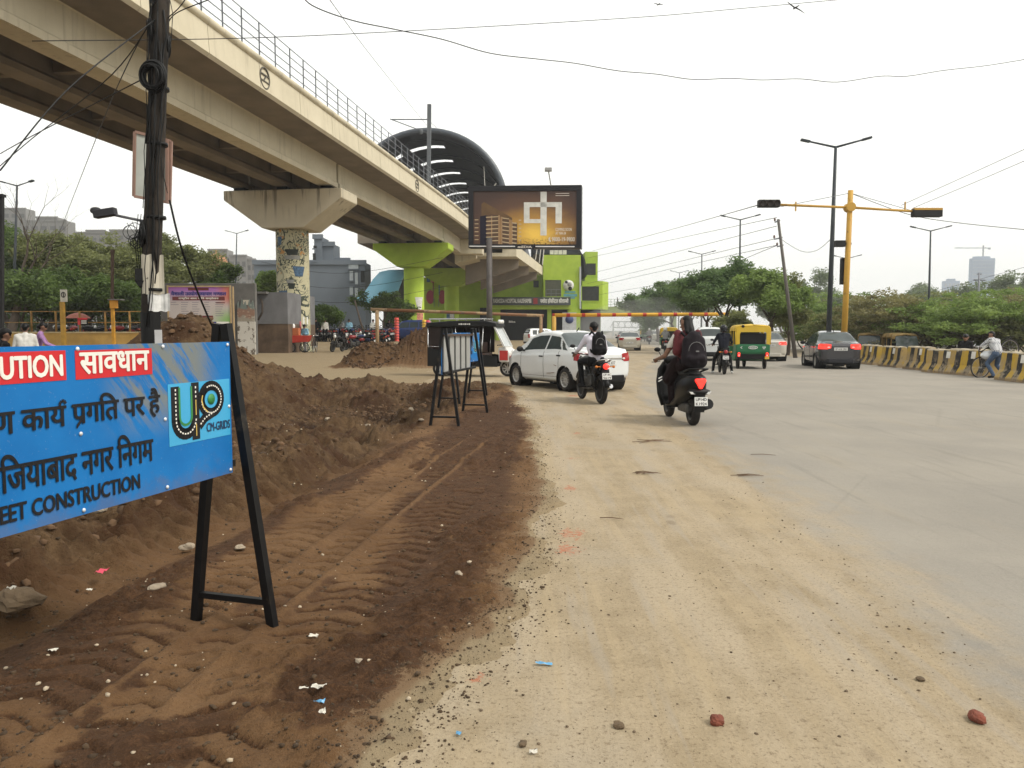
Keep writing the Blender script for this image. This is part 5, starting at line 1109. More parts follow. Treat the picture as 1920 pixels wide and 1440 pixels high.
# ---------------------------------------------------------------- auto rickshaws
def rickshaw(label, loc, rz, up, low, lit=True, group='auto rickshaws'):
    t = thing('auto_rickshaw', label, 'auto rickshaw', loc, rz, group); HW = .66
    def skin(prof_y, z0, z1): pass
    b = MB()   # fabric hood: side pillars, roof, rear pillars round the rear window
    arc = [(-HW, 0.98), (-HW * 1.0, 1.5)] + [(-HW + .13 - .13 * math.cos(a), 1.56 + .15 * math.sin(a)) for a in [math.pi / 2 * k / 5 for k in range(6)]]; arc = arc + [(0, 1.745)] + [(-x, z) for x, z in arc[::-1]]
    def hoop(y, dz=0, k=1.0): return [Vector((x * k, y, z + dz * (z > 1.2))) for x, z in arc]
    H_ = [hoop(-1.18, -.03, .98), hoop(-1.10), hoop(-.4, .02), hoop(.35, .0), hoop(.75, -.10, .93)]; n = len(arc)
    for j in range(len(H_) - 1):
        for i in range(n - 1):
            if j in (1, 2) and i in (0, n - 2): continue          # open sides
            if j == 3 and i in (0, n - 2): continue
            b.add([H_[j][i], H_[j][i + 1], H_[j + 1][i + 1], H_[j + 1][i]], [(3, 2, 1, 0)], 0, True)
    rear = H_[0]; zwin = 1.47
    inner = [Vector((max(-.52, min(.52, p.x * .8)), -1.185, min(zwin, max(1.0, p.z - .18)))) for p in rear]
    for i in range(n - 1): b.add([rear[i], rear[i + 1], inner[i + 1], inner[i]], [(0, 1, 2, 3)])
    for s in (-1, 1): b.beam((s * HW, .32, .9), (s * HW * .98, .38, 1.66), .05, .05); b.beam((s * HW, -.42, .9), (s * HW, -.42, 1.66), .04, .04)
    o = b.build('hood', up, t); md = o.modifiers.new('thick', 'SOLIDIFY'); md.thickness = .035
    b = MB(); b.prism([(-1.2, .66), (-1.2, .99), (-.42, .99), (-.42, .62), (.25, .42), (.7, .5), (.98, .9), (1.22, .82), (1.34, .55), (1.2, .36), (.6, .30), (-.4, .30), (-.95, .40)], (-HW, 0, 0), (0, 1, 0), (0, 0, 1), (2 * HW, 0, 0)); b.build('body', low, t, bevel=.05)
    b = MB(); b.bb(-.5, .5, -1.1, -.5, .99, 1.42, 0); b.build('seat_back', DARKM, t); b = MB(); b.bb(-.6, .6, -1.14, -.55, .40, .66); b.build('rear_skirt', DARKM, t)
    b = MB(); b.bb(-.62, .62, .60, .64, 1.0, 1.02); b.add([(-.6, 1.0, .95), (.6, 1.0, .95), (.58, .72, 1.60), (-.58, .72, 1.60)], [(0, 1, 2, 3)]); b.build('windscreen', GLASS, t)
    for x, y in ((-.52, -.80), (.52, -.80), (0, .98)): wheel(t, (x, y, .215), .215, .11, 1 if x > 0 else -1, 5, .55, DARKM)
    for s in (-1, 1):
        b = MB(); b.box((s * .54, -1.225, .74 - .16), (.09, .05, .16)); tl_ = b.build('tail_lamp', TAILON if lit else TAIL, t, bevel=.02); b = MB(); b.box((s * .54, -1.255, .55), (.05, .012, .05)); b.build('clear_lens', CLEAR, tl_)
    b = MB(); b.box((.54, -1.21, .46), (.17, .02, .11)); b.build('number_plate', pm('plate_yellow', (.6, .42, .05), .6), t)
    b = MB(); b.ring((0, -1.212, .86), .17, .013, (0, 1, 0), 28, 6, sy=.32); em = b.build('emblem', PLATE, t); b = MB()
    for k in range(7): b.box((-.10 + .033 * k, -1.214, .86), (.018, .008, .036 if k % 2 else .05))
    b.build('lettering', PLATE, em)
    b = MB(); [b.box((.38 + .045 * k, -1.212, .875), (.03, .008, .05)) for k in range(3)]; b.box((.42, -1.212, .815), (.08, .008, .025)); b.build('painted_mark', PLATE, t)
    b = MB(); b.beam((-.42, -1.21, .90), (-.48, -1.21, .86), .02, .01, up=(0, 1, 0)); b.beam((-.48, -1.21, .86), (-.42, -1.21, .82), .02, .01, up=(0, 1, 0)); b.build('painted_arrow', PLATE, t)
    b = MB(); b.tube([(-.62, -.9, 1.02), (-.62, -1.08, 1.66)], .02, 6); b.ball((-.40, -1.2, 1.70), (.07, .05, .06), 10); b.build('horn', DARKM, t); return t
YHD = pm('yellow_hood', (.60, .40, .025), .55, .12, 1.5, dirt=.12); GRN = pm('green_panel', (.008, .12, .045), .45, .1, 2, dirt=.06)
c = gr(1413, 692); rk = rickshaw('yellow and green auto rickshaw with an open black rear window', (c.x + .1, c.y + 1.1, 0), R_(-8.1), YHD, GRN)
for px, Y_, lb, dx, rz in ((1253, 64, 'yellow topped auto rickshaw in the dust behind the white helmets', 0, -8), (1209, 104, 'small faded auto rickshaw far off in the dust haze', 0, -8), (1690, 44, 'auto rickshaw facing the camera behind the striped barriers', 0, 172), (1632, 47, 'auto rickshaw seen at an angle beyond the charcoal sedan', 0, 150)):
    q = copy_tree(rk, (at(px, 640, Y_).x, Y_, 0 if Y_ > 50 else -.38), R_(rz), lb)
    if Y_ < 50:
        for ch in kids(q):
            if ch.name.startswith(('hood', 'body')): ch.data = ch.data.copy(); ch.data.materials[0] = mt('faded_hood', (.26, .17, .05), .7) if ch.name.startswith('hood') else mt('faded_body', (.03, .045, .03), .6)
# ---------------------------------------------------------------- passenger e-rickshaw by the dirt
e0 = gr(952, 706); t = thing('electric_rickshaw', 'black roofed silver electric rickshaw behind the roadwork signs', 'electric rickshaw', (e0.x - 1.18, e0.y + .35, 0), R_(-104), None); HW = .5
SLR = pm('rickshaw_silver', (.46, .45, .43), .4, .1, 2, dirt=.1); RDP = pm('rickshaw_red', (.40, .02, .02), .4)
b = MB(); b.prism([(-1.5, 1.66), (-1.45, 1.80), (-.6, 1.86), (.6, 1.86), (.95, 1.78), (.98, 1.66)], (-.56, 0, 0), (0, 1, 0), (0, 0, 1), (1.12, 0, 0)); b.build('roof', DARKM, t, bevel=.03)
b = MB()
for s in (-.45, 0, .45): b.beam((s, -1.4, 1.93), (s, .6, 1.93), .03, .03)
for y in (-1.35, -.4, .55): b.beam((-.5, y, 1.92), (.5, y, 1.92), .03, .03); b.beam((-.48, y, 1.84), (-.48, y, 1.93), .03, .03); b.beam((.48, y, 1.84), (.48, y, 1.93), .03, .03)
b.build('roof_rack', CHROME, t)
b = MB(); b.bb(-.5, .5, -1.45, .95, .34, .42); b.bb(-.5, .5, -1.45, -1.40, .42, 1.7); b.build('floor', DARKM, t)
for s in (-.52, .52): b = MB(); b.prism([(-1.43, .36), (-.50, .36), (-.50, .78), (-1.43, .98)], (s - .015, 0, 0), (0, 1, 0), (0, 0, 1), (.03, 0, 0)); b.build('side_panel', DARKM, t); b = MB(); b.prism([(.28, .34), (.98, .34), (1.0, .66), (.62, .74), (.30, .70)], (s - .015, 0, 0), (0, 1, 0), (0, 0, 1), (.03, 0, 0)); b.build('side_panel', DARKM, t)
b = MB(); b.bb(-.47, .47, -1.40, -.98, 1.05, 1.68); b.bb(-.51, -.49, -1.4, .62, .8, 1.67); b.build('cabin_shade_panel', pm('cabin_shade', (.03, .022, .02), .9), t); b = MB(); b.bb(-.47, .47, .12, .17, .42, 1.25); b.build('partition', pm('seat_maroon', (.06, .025, .02), .7), t)  # dark rear and far-side sheets added so the cabin reads as shaded
for y0_, y1_ in ((-1.38, -.95), (-.35, .05), (.30, .55)):
    b = MB(); b.bb(-.46, .46, y0_, y1_, .42, .78); b.bb(-.46, .46, y0_, y0_ + .1, .78, 1.15); b.build('seat', pm('seat_brown', (.10, .05, .035), .6), t, bevel=.04)
for s in (-.5, .5):
    for y in (-1.42, -.45, .42): b = MB(); b.tube([(s, y, .36), (s, y + (.1 if y > 0 else 0), 1.74)], .022, 8); b.build('pillar', CHROME, t)
    b = MB(); b.tube([(s, -1.4, .72), (s, -.5, .72)], .018, 6); b.tube([(s, -1.4, 1.0), (s, -.5, 1.0)], .018, 6); b.build('side_rail', CHROME, t)
b = MB(); b.add([(-.48, 1.22, 1.02), (.48, 1.22, 1.02), (.46, .86, 1.70), (-.46, .86, 1.70)], [(0, 1, 2, 3)]); b.build('windscreen', glass_mat('pale_glass', (.30, .32, .32)), t)
b = MB()
for p, q in (((-.5, 1.23, 1.0), (-.48, .86, 1.72)), ((.5, 1.23, 1.0), (.48, .86, 1.72)), ((-.48, .86, 1.71), (.48, .86, 1.71)), ((-.5, 1.23, 1.0), (.5, 1.23, 1.0))): b.beam(p, q, .06, .05)
b.build('windscreen_frame', pm('frame_white', (.6, .6, .58), .4), t)
b = MB(); b.prism([(1.02, .5), (1.0, .98), (1.26, .99), (1.40, .8), (1.36, .48)], (-.46, 0, 0), (0, 1, 0), (0, 0, 1), (.92, 0, 0)); b.build('front_cowl', pm('cowl_white', (.55, .54, .52), .35), t, bevel=.05)
b = MB(); b.bb(-.475, -.47, 1.06, 1.34, .56, .88); b.bb(.47, .475, 1.06, 1.34, .56, .88); b.bb(-.44, .44, 1.395, 1.41, .56, .70); b.build('side_panel', RDP, t)
b = MB(); b.ball((0, 1.42, .80), (.12, .07, .12), 12); b.build('headlamp', CLEAR, t); b = MB(); b.beam((-.33, .95, 1.05), (.33, .95, 1.05), .03, .03); b.build('handlebar', DARKM, t)
for x, y in ((-.46, -1.0), (.46, -1.0), (0, 1.22)): wheel(t, (x, y, .27), .27, .10, 1 if x >= 0 else -1, 8, .68)
b = MB(); b.tube([(0, 1.32 + .33 * math.cos(a), .27 + .33 * math.sin(a)) for a in [math.pi * k / 10 for k in range(11)]], .05, 8); b.build('mudguard', SLR, t)
b = MB(); [b.box((.565, -.3 + .07 * k, 1.75), (.006, .05, .03 + .02 * (k % 2))) for k in range(6)]; b.build('painted_mark', PLATE, t)
b = MB()
for k in range(3): b.ball((-.22 + .22 * k, .98, 1.83), (.07, .05, .07), 10)
b.build('roof_lamp', CLEAR, t)

# ---------------------------------------------------------------- motorcycles, scooters, bicycles
ENG = pm('engine_grey', (.07, .068, .064), .5, .4, 12, metal=.4); BKP = pm('bike_black', (.0045, .0045, .005), .35, .2, 4, dirt=.05); SEATM = pm('seat_vinyl', (.006, .006, .006), .6)
def bike_wheel(t, y, R, wd, rimr=.80, spokes=5):
    return wheel(t, (0, y, R), R, wd, 1, spokes, rimr, ENG)
def motorcycle(label, loc, rz, paint=None, lit=False, name='motorcycle', cat='motorcycle', lean=0, lines=None, group=None, helmet=False):
    paint = paint or BKP; t = thing(name, label, cat, loc, rz, group); t.rotation_euler = (0, lean, rz)
    bike_wheel(t, -.62, .30, .105); bike_wheel(t, .63, .30, .085)
    b = MB(); b.tube([(0, .38, .96), (0, .30, .84), (0, -.05, .60), (0, -.1, .35), (0, .22, .33), (0, .36, .80)], .03, 8); b.tube([(0, -.05, .74), (0, -.75, .80)], .035, 8)
    for s in (-1, 1): b.tube([(s * .10, -.1, .40), (s * .11, -.62, .30)], .022, 8); b.tube([(s * .10, -.42, .74), (s * .115, -.60, .34)], .034, 8)
    b.build('frame', BKP, t)
    b = MB(); b.box((0, .12, .40), (.24, .36, .26)); b.tube([(0, .18, .5), (0, .30, .66)], .085, 10); b.box((0, .08, .36), (.36, .14, .12)); b.box((0, -.2, .48), (.28, .2, .24)); b.build('engine', ENG, t, bevel=.03)
    b = MB(); b.ball((0, .17, .87), (.155, .30, .135), 16); b.build('fuel_tank', paint, t)
    b = MB(); b.ball((0, -.28, .82), (.135, .40, .055), 14); b.ball((0, -.62, .86), (.12, .2, .05), 12); b.build('seat', SEATM, t)
    b = MB()
    for s in (-1, 1): b.ball((s * .10, -.45, .70), (.03, .22, .10), 10)
    b.ball((0, -.80, .80), (.09, .14, .07), 10); b.build('side_cover', paint, t)
    b = MB()
    for s in (-1, 1): b.tube([(s * .10, .40, .98), (s * .10, .63, .30)], .024, 8)
    b.beam((-.13, .42, .93), (.13, .42, .93), .05, .05); b.build('fork', ENG, t)
    b = MB(); b.tube([(-.34, .22, 1.05), (-.20, .34, 1.04), (0, .42, 1.0), (.20, .34, 1.04), (.34, .22, 1.05)], .013, 8)
    for s in (-1, 1): b.tube([(s * .26, .27, 1.05), (s * .38, .19, 1.05)], .020, 8)
    b.build('handlebar', DARKM, t)
    for s in (-1, 1):
        b = MB(); b.tube([(s * .24, .3, 1.05), (s * .30, .32, 1.18)], .007, 5); b.ball((s * .33, .31, 1.20), (.065, .02, .04), 10); b.build('mirror', DARKM, t)
        b = MB(); b.tube([(s * .09, -.82, .79), (s * .16, -.84, .79)], .012, 6); b.ball((s * .19, -.84, .79), (.035, .03, .028), 8); b.build('indicator', AMB, t)
    b = MB(); b.ball((0, .55, .92), (.10, .07, .11), 12); b.build('headlamp', CLEAR, t)
    b = MB(); b.ball((0, -.90, .80), (.068, .04, .062), 12); b.build('tail_lamp', TAILON if lit else TAIL, t)
    b = MB(); b.tube([(0, -.62 + .36 * math.cos(a), .30 + .36 * math.sin(a)) for a in [R_(50 + 15 * k) for k in range(9)]], .055, 8); b.beam((0, -.86, .74), (0, -.96, .40), .16, .012, up=(0, 1, 0)); b.build('rear_mudguard', DARKM, t)
    b = MB(); b.tube([(0, .63 + .34 * math.cos(a), .30 + .34 * math.sin(a)) for a in [R_(30 + 15 * k) for k in range(9)]], .05, 8); b.build('front_mudguard', paint, t)
    b = MB(); b.tube([(.10, .26, .40), (.14, .1, .26), (.15, -.35, .28), (.16, -.78, .38)], [.022, .022, .04, .046], 10); b.build('exhaust', CHROME if lit else ENG, t)
    b = MB(); b.tube([(-.12, -.55, .86), (-.13, -.85, .93), (0, -.93, .95), (.13, -.85, .93), (.12, -.55, .86)], .013, 6); b.build('grab_rail', CHROME if lit else DARKM, t)
    b = MB()
    for s in (-1, 1): b.beam((s * .1, .0, .32), (s * .30, .0, .32), .035, .025); b.beam((s * .1, -.42, .36), (s * .26, -.42, .36), .03, .02)
    b.build('footrest', DARKM, t)
    plate(t, (0, -.955, .60), .20, .13, lines or ('UP14', '2019'), tilt=R_(-8))
    return t
def scooter(label, loc, rz, paint, lines, lit=True):
    t = thing('scooter', label, 'scooter', loc, rz); R = .225
    bike_wheel(t, -.62, R, .12, .62); bike_wheel(t, .65, R, .10, .62)
    b = MB(); secs = [(-.95, .06, .62, .80), (-.86, .13, .55, .84), (-.70, .17, .44, .85), (-.45, .19, .36, .82), (-.25, .185, .30, .74), (-.12, .16, .26, .46), (.1, .18, .22, .30), (.34, .18, .22, .30)]; vs, fs = [], []; n = 16
    for y, hw, z0, z1 in secs:
        for k in range(n):
            a = 2 * math.pi * k / n; ca, sa = math.cos(a), math.sin(a); vs.append((hw * (abs(ca) ** .6) * (1 if ca > 0 else -1), y, (z0 + z1) / 2 + (z1 - z0) / 2 * (abs(sa) ** .6) * (1 if sa > 0 else -1)))
    for i in range(len(secs) - 1):
        for k in range(n): fs.append((i * n + k, i * n + (k + 1) % n, (i + 1) * n + (k + 1) % n, (i + 1) * n + k))
    fs += [tuple(range(n))[::-1], tuple((len(secs) - 1) * n + k for k in range(n))]; b.add(vs, fs, 0, True); b.build('body', paint, t)
    b = MB(); vs = []; prf = [(.34, .20, .24), (.38, .26, .45), (.42, .27, .66), (.46, .23, .86), (.46, .14, .98)]
    for y, hw, z in prf:
        for k in range(9): u = -1 + k / 4; vs.append((hw * u, y - .0 + .14 * (1 - u * u), z))
    b.add(vs, [(i * 9 + k, i * 9 + k + 1, (i + 1) * 9 + k + 1, (i + 1) * 9 + k) for i in range(4) for k in range(8)], 0, True); o = b.build('leg_shield', paint, t); md = o.modifiers.new('thick', 'SOLIDIFY'); md.thickness = .05
    b = MB()
    for k in range(2): b.beam((-.275, .40 + .0, .70 - .05 * k), (-.20, .46, .73 - .05 * k), .02, .012)
    b.build('body_stripe', PLATE, t)
    b = MB(); b.ball((0, -.40, .84), (.16, .42, .07), 14); b.build('seat', SEATM, t)
    b = MB(); b.tube([(0, .46, .95), (0, .60, .50), (0, .65, .23)], .035, 8); b.build('fork', DARKM, t)
    b = MB(); b.ball((0, .47, 1.02), (.17, .10, .09), 12); b.build('handlebar_cowl', paint, t)
    b = MB(); b.tube([(-.36, .36, 1.03), (-.15, .45, 1.05), (.15, .45, 1.05), (.36, .36, 1.03)], .014, 8)
    for s in (-1, 1): b.tube([(s * .26, .40, 1.04), (s * .38, .35, 1.03)], .02, 8); b.tube([(s * .24, .45, 1.0), (s * .40, .41, .99)], .006, 5)
    b.build('handlebar', DARKM, t)
    for s in (-1, 1): b = MB(); b.tube([(s * .2, .45, 1.06), (s * .27, .46, 1.19)], .007, 5); b.ball((s * .29, .45, 1.21), (.06, .02, .04), 10); b.build('mirror', DARKM, t)
    b = MB(); b.prism([(-.075, .78), (.075, .78), (.085, .745), (.022, .62), (-.022, .62), (-.085, .745)], (0, -.985, 0), (1, 0, 0), (0, 0, 1), (0, .1, 0)); b.build('tail_lamp', TAILON if lit else TAIL, t, bevel=.012)
    for s in (-1, 1): b = MB(); b.prism([(s * .06, .565), (s * .18, .575), (s * .15, .535), (s * .08, .535)][::(-1 if s < 0 else 1)], (0, -.955, 0), (1, 0, 0), (0, 0, 1), (0, .06, 0)); b.build('indicator', CLEAR, t)
    b = MB(); b.ball((0, -.88, .565), (.20, .10, .06), 12); b.beam((0, -.94, .55), (0, -.90, .24), .17, .014, up=(0, 1, 0)); b.build('rear_mudguard', DARKM, t)
    plate(t, (0, -.99, .42), .21, .14, lines, tilt=R_(-6))
    b = MB(); b.tube([(.17, -.15, .26), (.19, -.45, .28), (.20, -.78, .36)], [.03, .08, .085], 12); b.build('exhaust', DARKM, t)
    b = MB(); b.box((0, -.35, .27), (.2, .5, .16)); b.build('engine', ENG, t, bevel=.03)
    b = MB(); b.tube([(-.14, -.55, .87), (-.15, -.85, .93), (0, -.96, .94), (.15, -.85, .93), (.14, -.55, .87)], .016, 6); b.build('grab_rail', DARKM, t)
    b = MB(); b.beam((-.1, -.1, .26), (-.30, -.14, .27), .04, .025); b.build('footrest', DARKM, t)
    return t
def heading(a, c): return math.atan2(-(c.x - a.x), c.y - a.y)
rw, fw = gr(1127, 757), gr(1087, 748); h1 = heading(rw, fw) * .8; d = Vector((-math.sin(h1), math.cos(h1), 0)); mc = rw + d * .62; MOTO1 = (mc, h1)
motorcycle('motorcycle with a lit tail lamp ridden by the man in white with a backpack', (mc.x, mc.y, 0), h1, lit=True, lines=('UP14C', '5619'))
rw = gr(1299, 797); h2 = R_(6); d = Vector((-math.sin(h2), math.cos(h2), 0)); mc = rw + d * .62; SCOOT = (mc, h2)
scooter('black scooter with white stripes ridden by the long haired woman', (mc.x, mc.y, 0), h2, BKP, ('UP14D', 'K1924'))
rw = gr(1358, 702); h3 = R_(-8); d = Vector((-math.sin(h3), math.cos(h3), 0)); mc = rw + d * .62; MOTO2 = (mc, h3)
motorcycle('motorcycle under the rider in black, beside the green auto rickshaw', (mc.x, mc.y, 0), h3, lines=('UP16', '7720'))
# parked rows; copies of three bikes
RDB = pm('bike_red', (.22, .012, .014), .35); BLB = pm('bike_blue', (.02, .04, .14), .35)
pk = []
def park(px, py_, Y_, rz, lb, proto=None, paint=None, group='parked motorcycles under the station'):
    x = at(px, 640, Y_).x; z = gz(x, Y_)
    if proto is None: o = motorcycle(lb, (x, Y_, z), rz, paint, group=group, lean=R_(-9), lines=('UP14', '4%d3' % len(pk)))
    else: o = copy_tree(proto, (x, Y_, z), None, lb, group); o.rotation_euler = (0, R_(-9), rz)
    pk.append(o); return o
P0 = park(632, 0, 46, R_(165), 'black motorcycle parked alone at the kerb right of the painted pier')
P1_ = park(664, 0, 50, R_(120), 'red motorcycle at the left end of the group by the boom post', paint=RDB); P2 = park(684, 0, 50.5, R_(60), 'blue motorcycle beside the rusty boom post', paint=BLB)
park(674, 0, 51.5, R_(100), 'black motorcycle second in the group by the boom post', P0); park(700, 0, 51, R_(80), 'black motorcycle in front of the boom post', P0); park(708, 0, 52, R_(70), 'red motorcycle rightmost of the group by the boom post', P1_); park(692, 0, 53, R_(95), 'black motorcycle squeezed behind the blue one', P0)
_row = 'one of the motorcycles in the long packed row under the station'
for i in range(27): park(594 + i * 5.9, 0, 58.5 + (i % 3) * 1.6, R_(15 + random.uniform(-12, 12)), _row, (P0, P0, P2, P0, P1_)[i % 5], group='packed row of motorcycles')
for i in range(6): park(120 + i * 27, 0, 41 + (i % 2) * 1.2, R_(60 + 20 * i), 'one of the motorcycles parked behind the yellow fence', (P0, P1_, P0)[i % 3], group='motorcycles behind the yellow fence')
for px, Y_, lb, pr in ((1247, 52, 'motorcycle of the white helmeted rider near the dusty auto rickshaw', P0), (1217, 84, 'small motorcycle far off in the dust', P0)):
    copy_tree(pr, (at(px, 640, Y_).x, Y_, 0), R_(-8), lb).rotation_euler = (0, 0, R_(-8))
sc2 = copy_tree(bpy.data.objects['scooter'], (at(96, 640, 21).x, 21, gz(at(96, 640, 21).x, 21)), R_(-62), 'scooter of the woman in purple behind the caution sign')
def bicycle(label, a, c, rz, z0=0):
    """wheel centres a (front) and c (rear); the frame is built between them"""
    a, c = Vector(a), Vector(c); t = thing('bicycle', label, 'bicycle', (a.x, a.y, z0)); R = .335; L = (c - a).length; ux = (c - a).normalized(); nn = ux.cross(Vector((0, 0, 1))).normalized(); uz = nn.cross(ux) * 1.0
    if uz.z < 0: uz = -uz
    P = lambda x, z: a + ux * (x * L) + uz * z - t.location
    for q in (P(0, 0), P(1, 0)):
        b = MB(); b.ring(q, R, .019, nn, 36, 8); w_ = b.build('wheel', TYRE, t); b = MB(); b.ring(q, R - .025, .008, nn, 36, 6)
        u, v = frame(nn)
        for k in range(14): e = (u * math.cos(k * .4488) + v * math.sin(k * .4488)) * (R - .03); b.tube([q, q + e], .0025, 3, caps=False)
        b.tube([q - nn * .05, q + nn * .05], .03, 8); b.build('rim', RIM, w_)
    b = MB(); hd, bb_, st_ = P(.16, .52), P(.56, -.05), P(.68, .46)
    for p, q in ((P(0, 0), hd), (hd, bb_), (hd + (bb_ - hd) * .12, st_), (bb_, st_), (bb_, P(1, 0)), (st_, P(1, 0))): b.tube([p, q], .016, 8)
    b.build('frame', DARKM, t)
    b = MB(); b.tube([hd, P(.2, .66)], .014, 8); h0 = P(.2, .66); b.tube([h0 - nn * .28 + ux * .14, h0 - nn * .2, h0 + nn * .2, h0 + nn * .28 + ux * .14], .012, 8); b.build('handlebar', CHROME, t)
    b = MB(); b.tube([st_, P(.69, .56)], .013, 8); b.ball(P(.71, .58), (.13, .08, .05), 10); b.build('saddle', SEATM, t)
    b = MB(); b.lathe([(0, -.01), (.09, -.01), (.09, .01), (0, .01)], bb_ + nn * .03, nn, 16); b.beam(bb_ - nn * .1 - uz * .16, bb_ - nn * .1, .02, .02); b.beam(bb_ + nn * .1 + uz * .16, bb_ + nn * .1, .02, .02); b.build('crank', CHROME, t)
    b = MB(); b.beam(P(.95, .38) - nn * .08, P(1.25, .36) - nn * .08, .02, .02); b.beam(P(.95, .38) + nn * .08, P(1.25, .36) + nn * .08, .02, .02); b.beam(P(1.2, .37) - nn * .09, P(1.2, .37) + nn * .09, .02, .02); b.tube([P(1, 0) + nn * .06, P(1.12, .36) + nn * .08], .008, 5); b.build('carrier', DARKM, t); return t
Y = 25.2; bicycle('bicycle being lifted through the gap between striped barriers', at(1838, 689, Y), at(1893, 656, Y + .15), 0)
q = MB(); c = at(1862, 666, Y - .1); q.ball(c, (.42, .20, .16), 14); q.box(c + Vector((.05, 0, .02)), (.6, .3, .22)); o = q.build('white_bag', pm('white_sack', (.62, .64, .66), .7, .1, 5, bump=.4, bscale=8), bevel=.04); tag(o, 'white sack slung over the bicycle by the barrier gap', 'sack')
# ================================================================ PEOPLE
SKIN = pm('brown_skin', (.20, .105, .065), .6, .1, 20); HAIR = pm('black_hair', (.004, .0035, .0035), .5, .4, 30)
_cloth = {}
def cloth(name, c, var=.16, sc=7): 
    if name not in _cloth: _cloth[name] = pm(name, c, .85, var, sc, bump=.35, bscale=16)
    return _cloth[name]
def capsule(mb, p, q, r0, r1, n=12, mi=0):
    p, q = Vector(p), Vector(q); d = q - p; L = d.length
    if L < 1e-5: mb.ball(p, r0, n, mi); return
    prof = [(r0 * math.sin(a), -r0 * math.cos(a)) for a in [math.pi / 2 * k / 4 for k in range(4)]] + [(r0, 0), (r1, L)] + [(r1 * math.cos(a), L + r1 * math.sin(a)) for a in [math.pi / 2 * k / 4 for k in range(1, 5)]]
    prof[0] = (.0004, -r0); prof[-1] = (.0004, L + r1); mb.lathe(prof, p, d, n, mi)
    o = len(mb.v) - len(prof) * n; mb.f += [tuple(o + k for k in range(n))[::-1], tuple(o + (len(prof) - 1) * n + k for k in range(n))]; mb.m += [mi, mi]; mb.s += [True, True]
def remesh(mb, voxel, name, mats, parent, prims, smooth=3):
    """one continuous skin over all the limbs; each face takes the cloth of its nearest limb"""
    o = mb.build(name, mats, None); md = o.modifiers.new('r', 'REMESH'); md.mode = 'VOXEL'; md.voxel_size = voxel; md.use_smooth_shade = True
    s = o.modifiers.new('s', 'SMOOTH'); s.iterations = smooth; s.factor = .5
    bpy.context.view_layer.update(); dg = bpy.context.evaluated_depsgraph_get(); me = bpy.data.meshes.new_from_object(o.evaluated_get(dg), depsgraph=dg)
    bpy.data.objects.remove(o); me.materials.clear()
    for m_ in mats: me.materials.append(m_)
    n = len(me.polygons); ce = np.empty(n * 3); me.polygons.foreach_get('center', ce); ce = ce.reshape(-1, 3); best = np.full(n, 1e9); idx = np.zeros(n, int)
    for p, q, r0, r1, mi in prims:
        p, q = np.array(p), np.array(q); d = q - p; L2 = max(1e-9, d @ d); u = np.clip(((ce - p) @ d) / L2, 0, 1); dist = np.linalg.norm(ce - (p + u[:, None] * d), axis=1) - (r0 + (r1 - r0) * u)
        k = dist < best; best[k] = dist[k]; idx[k] = mi
    me.polygons.foreach_set('material_index', idx.astype(np.int32)); me.polygons.foreach_set('use_smooth', np.ones(n, bool)); me.update()
    r = bpy.data.objects.new(name, me); COL.objects.link(r)
    if parent is not None: r.parent = parent
    return r
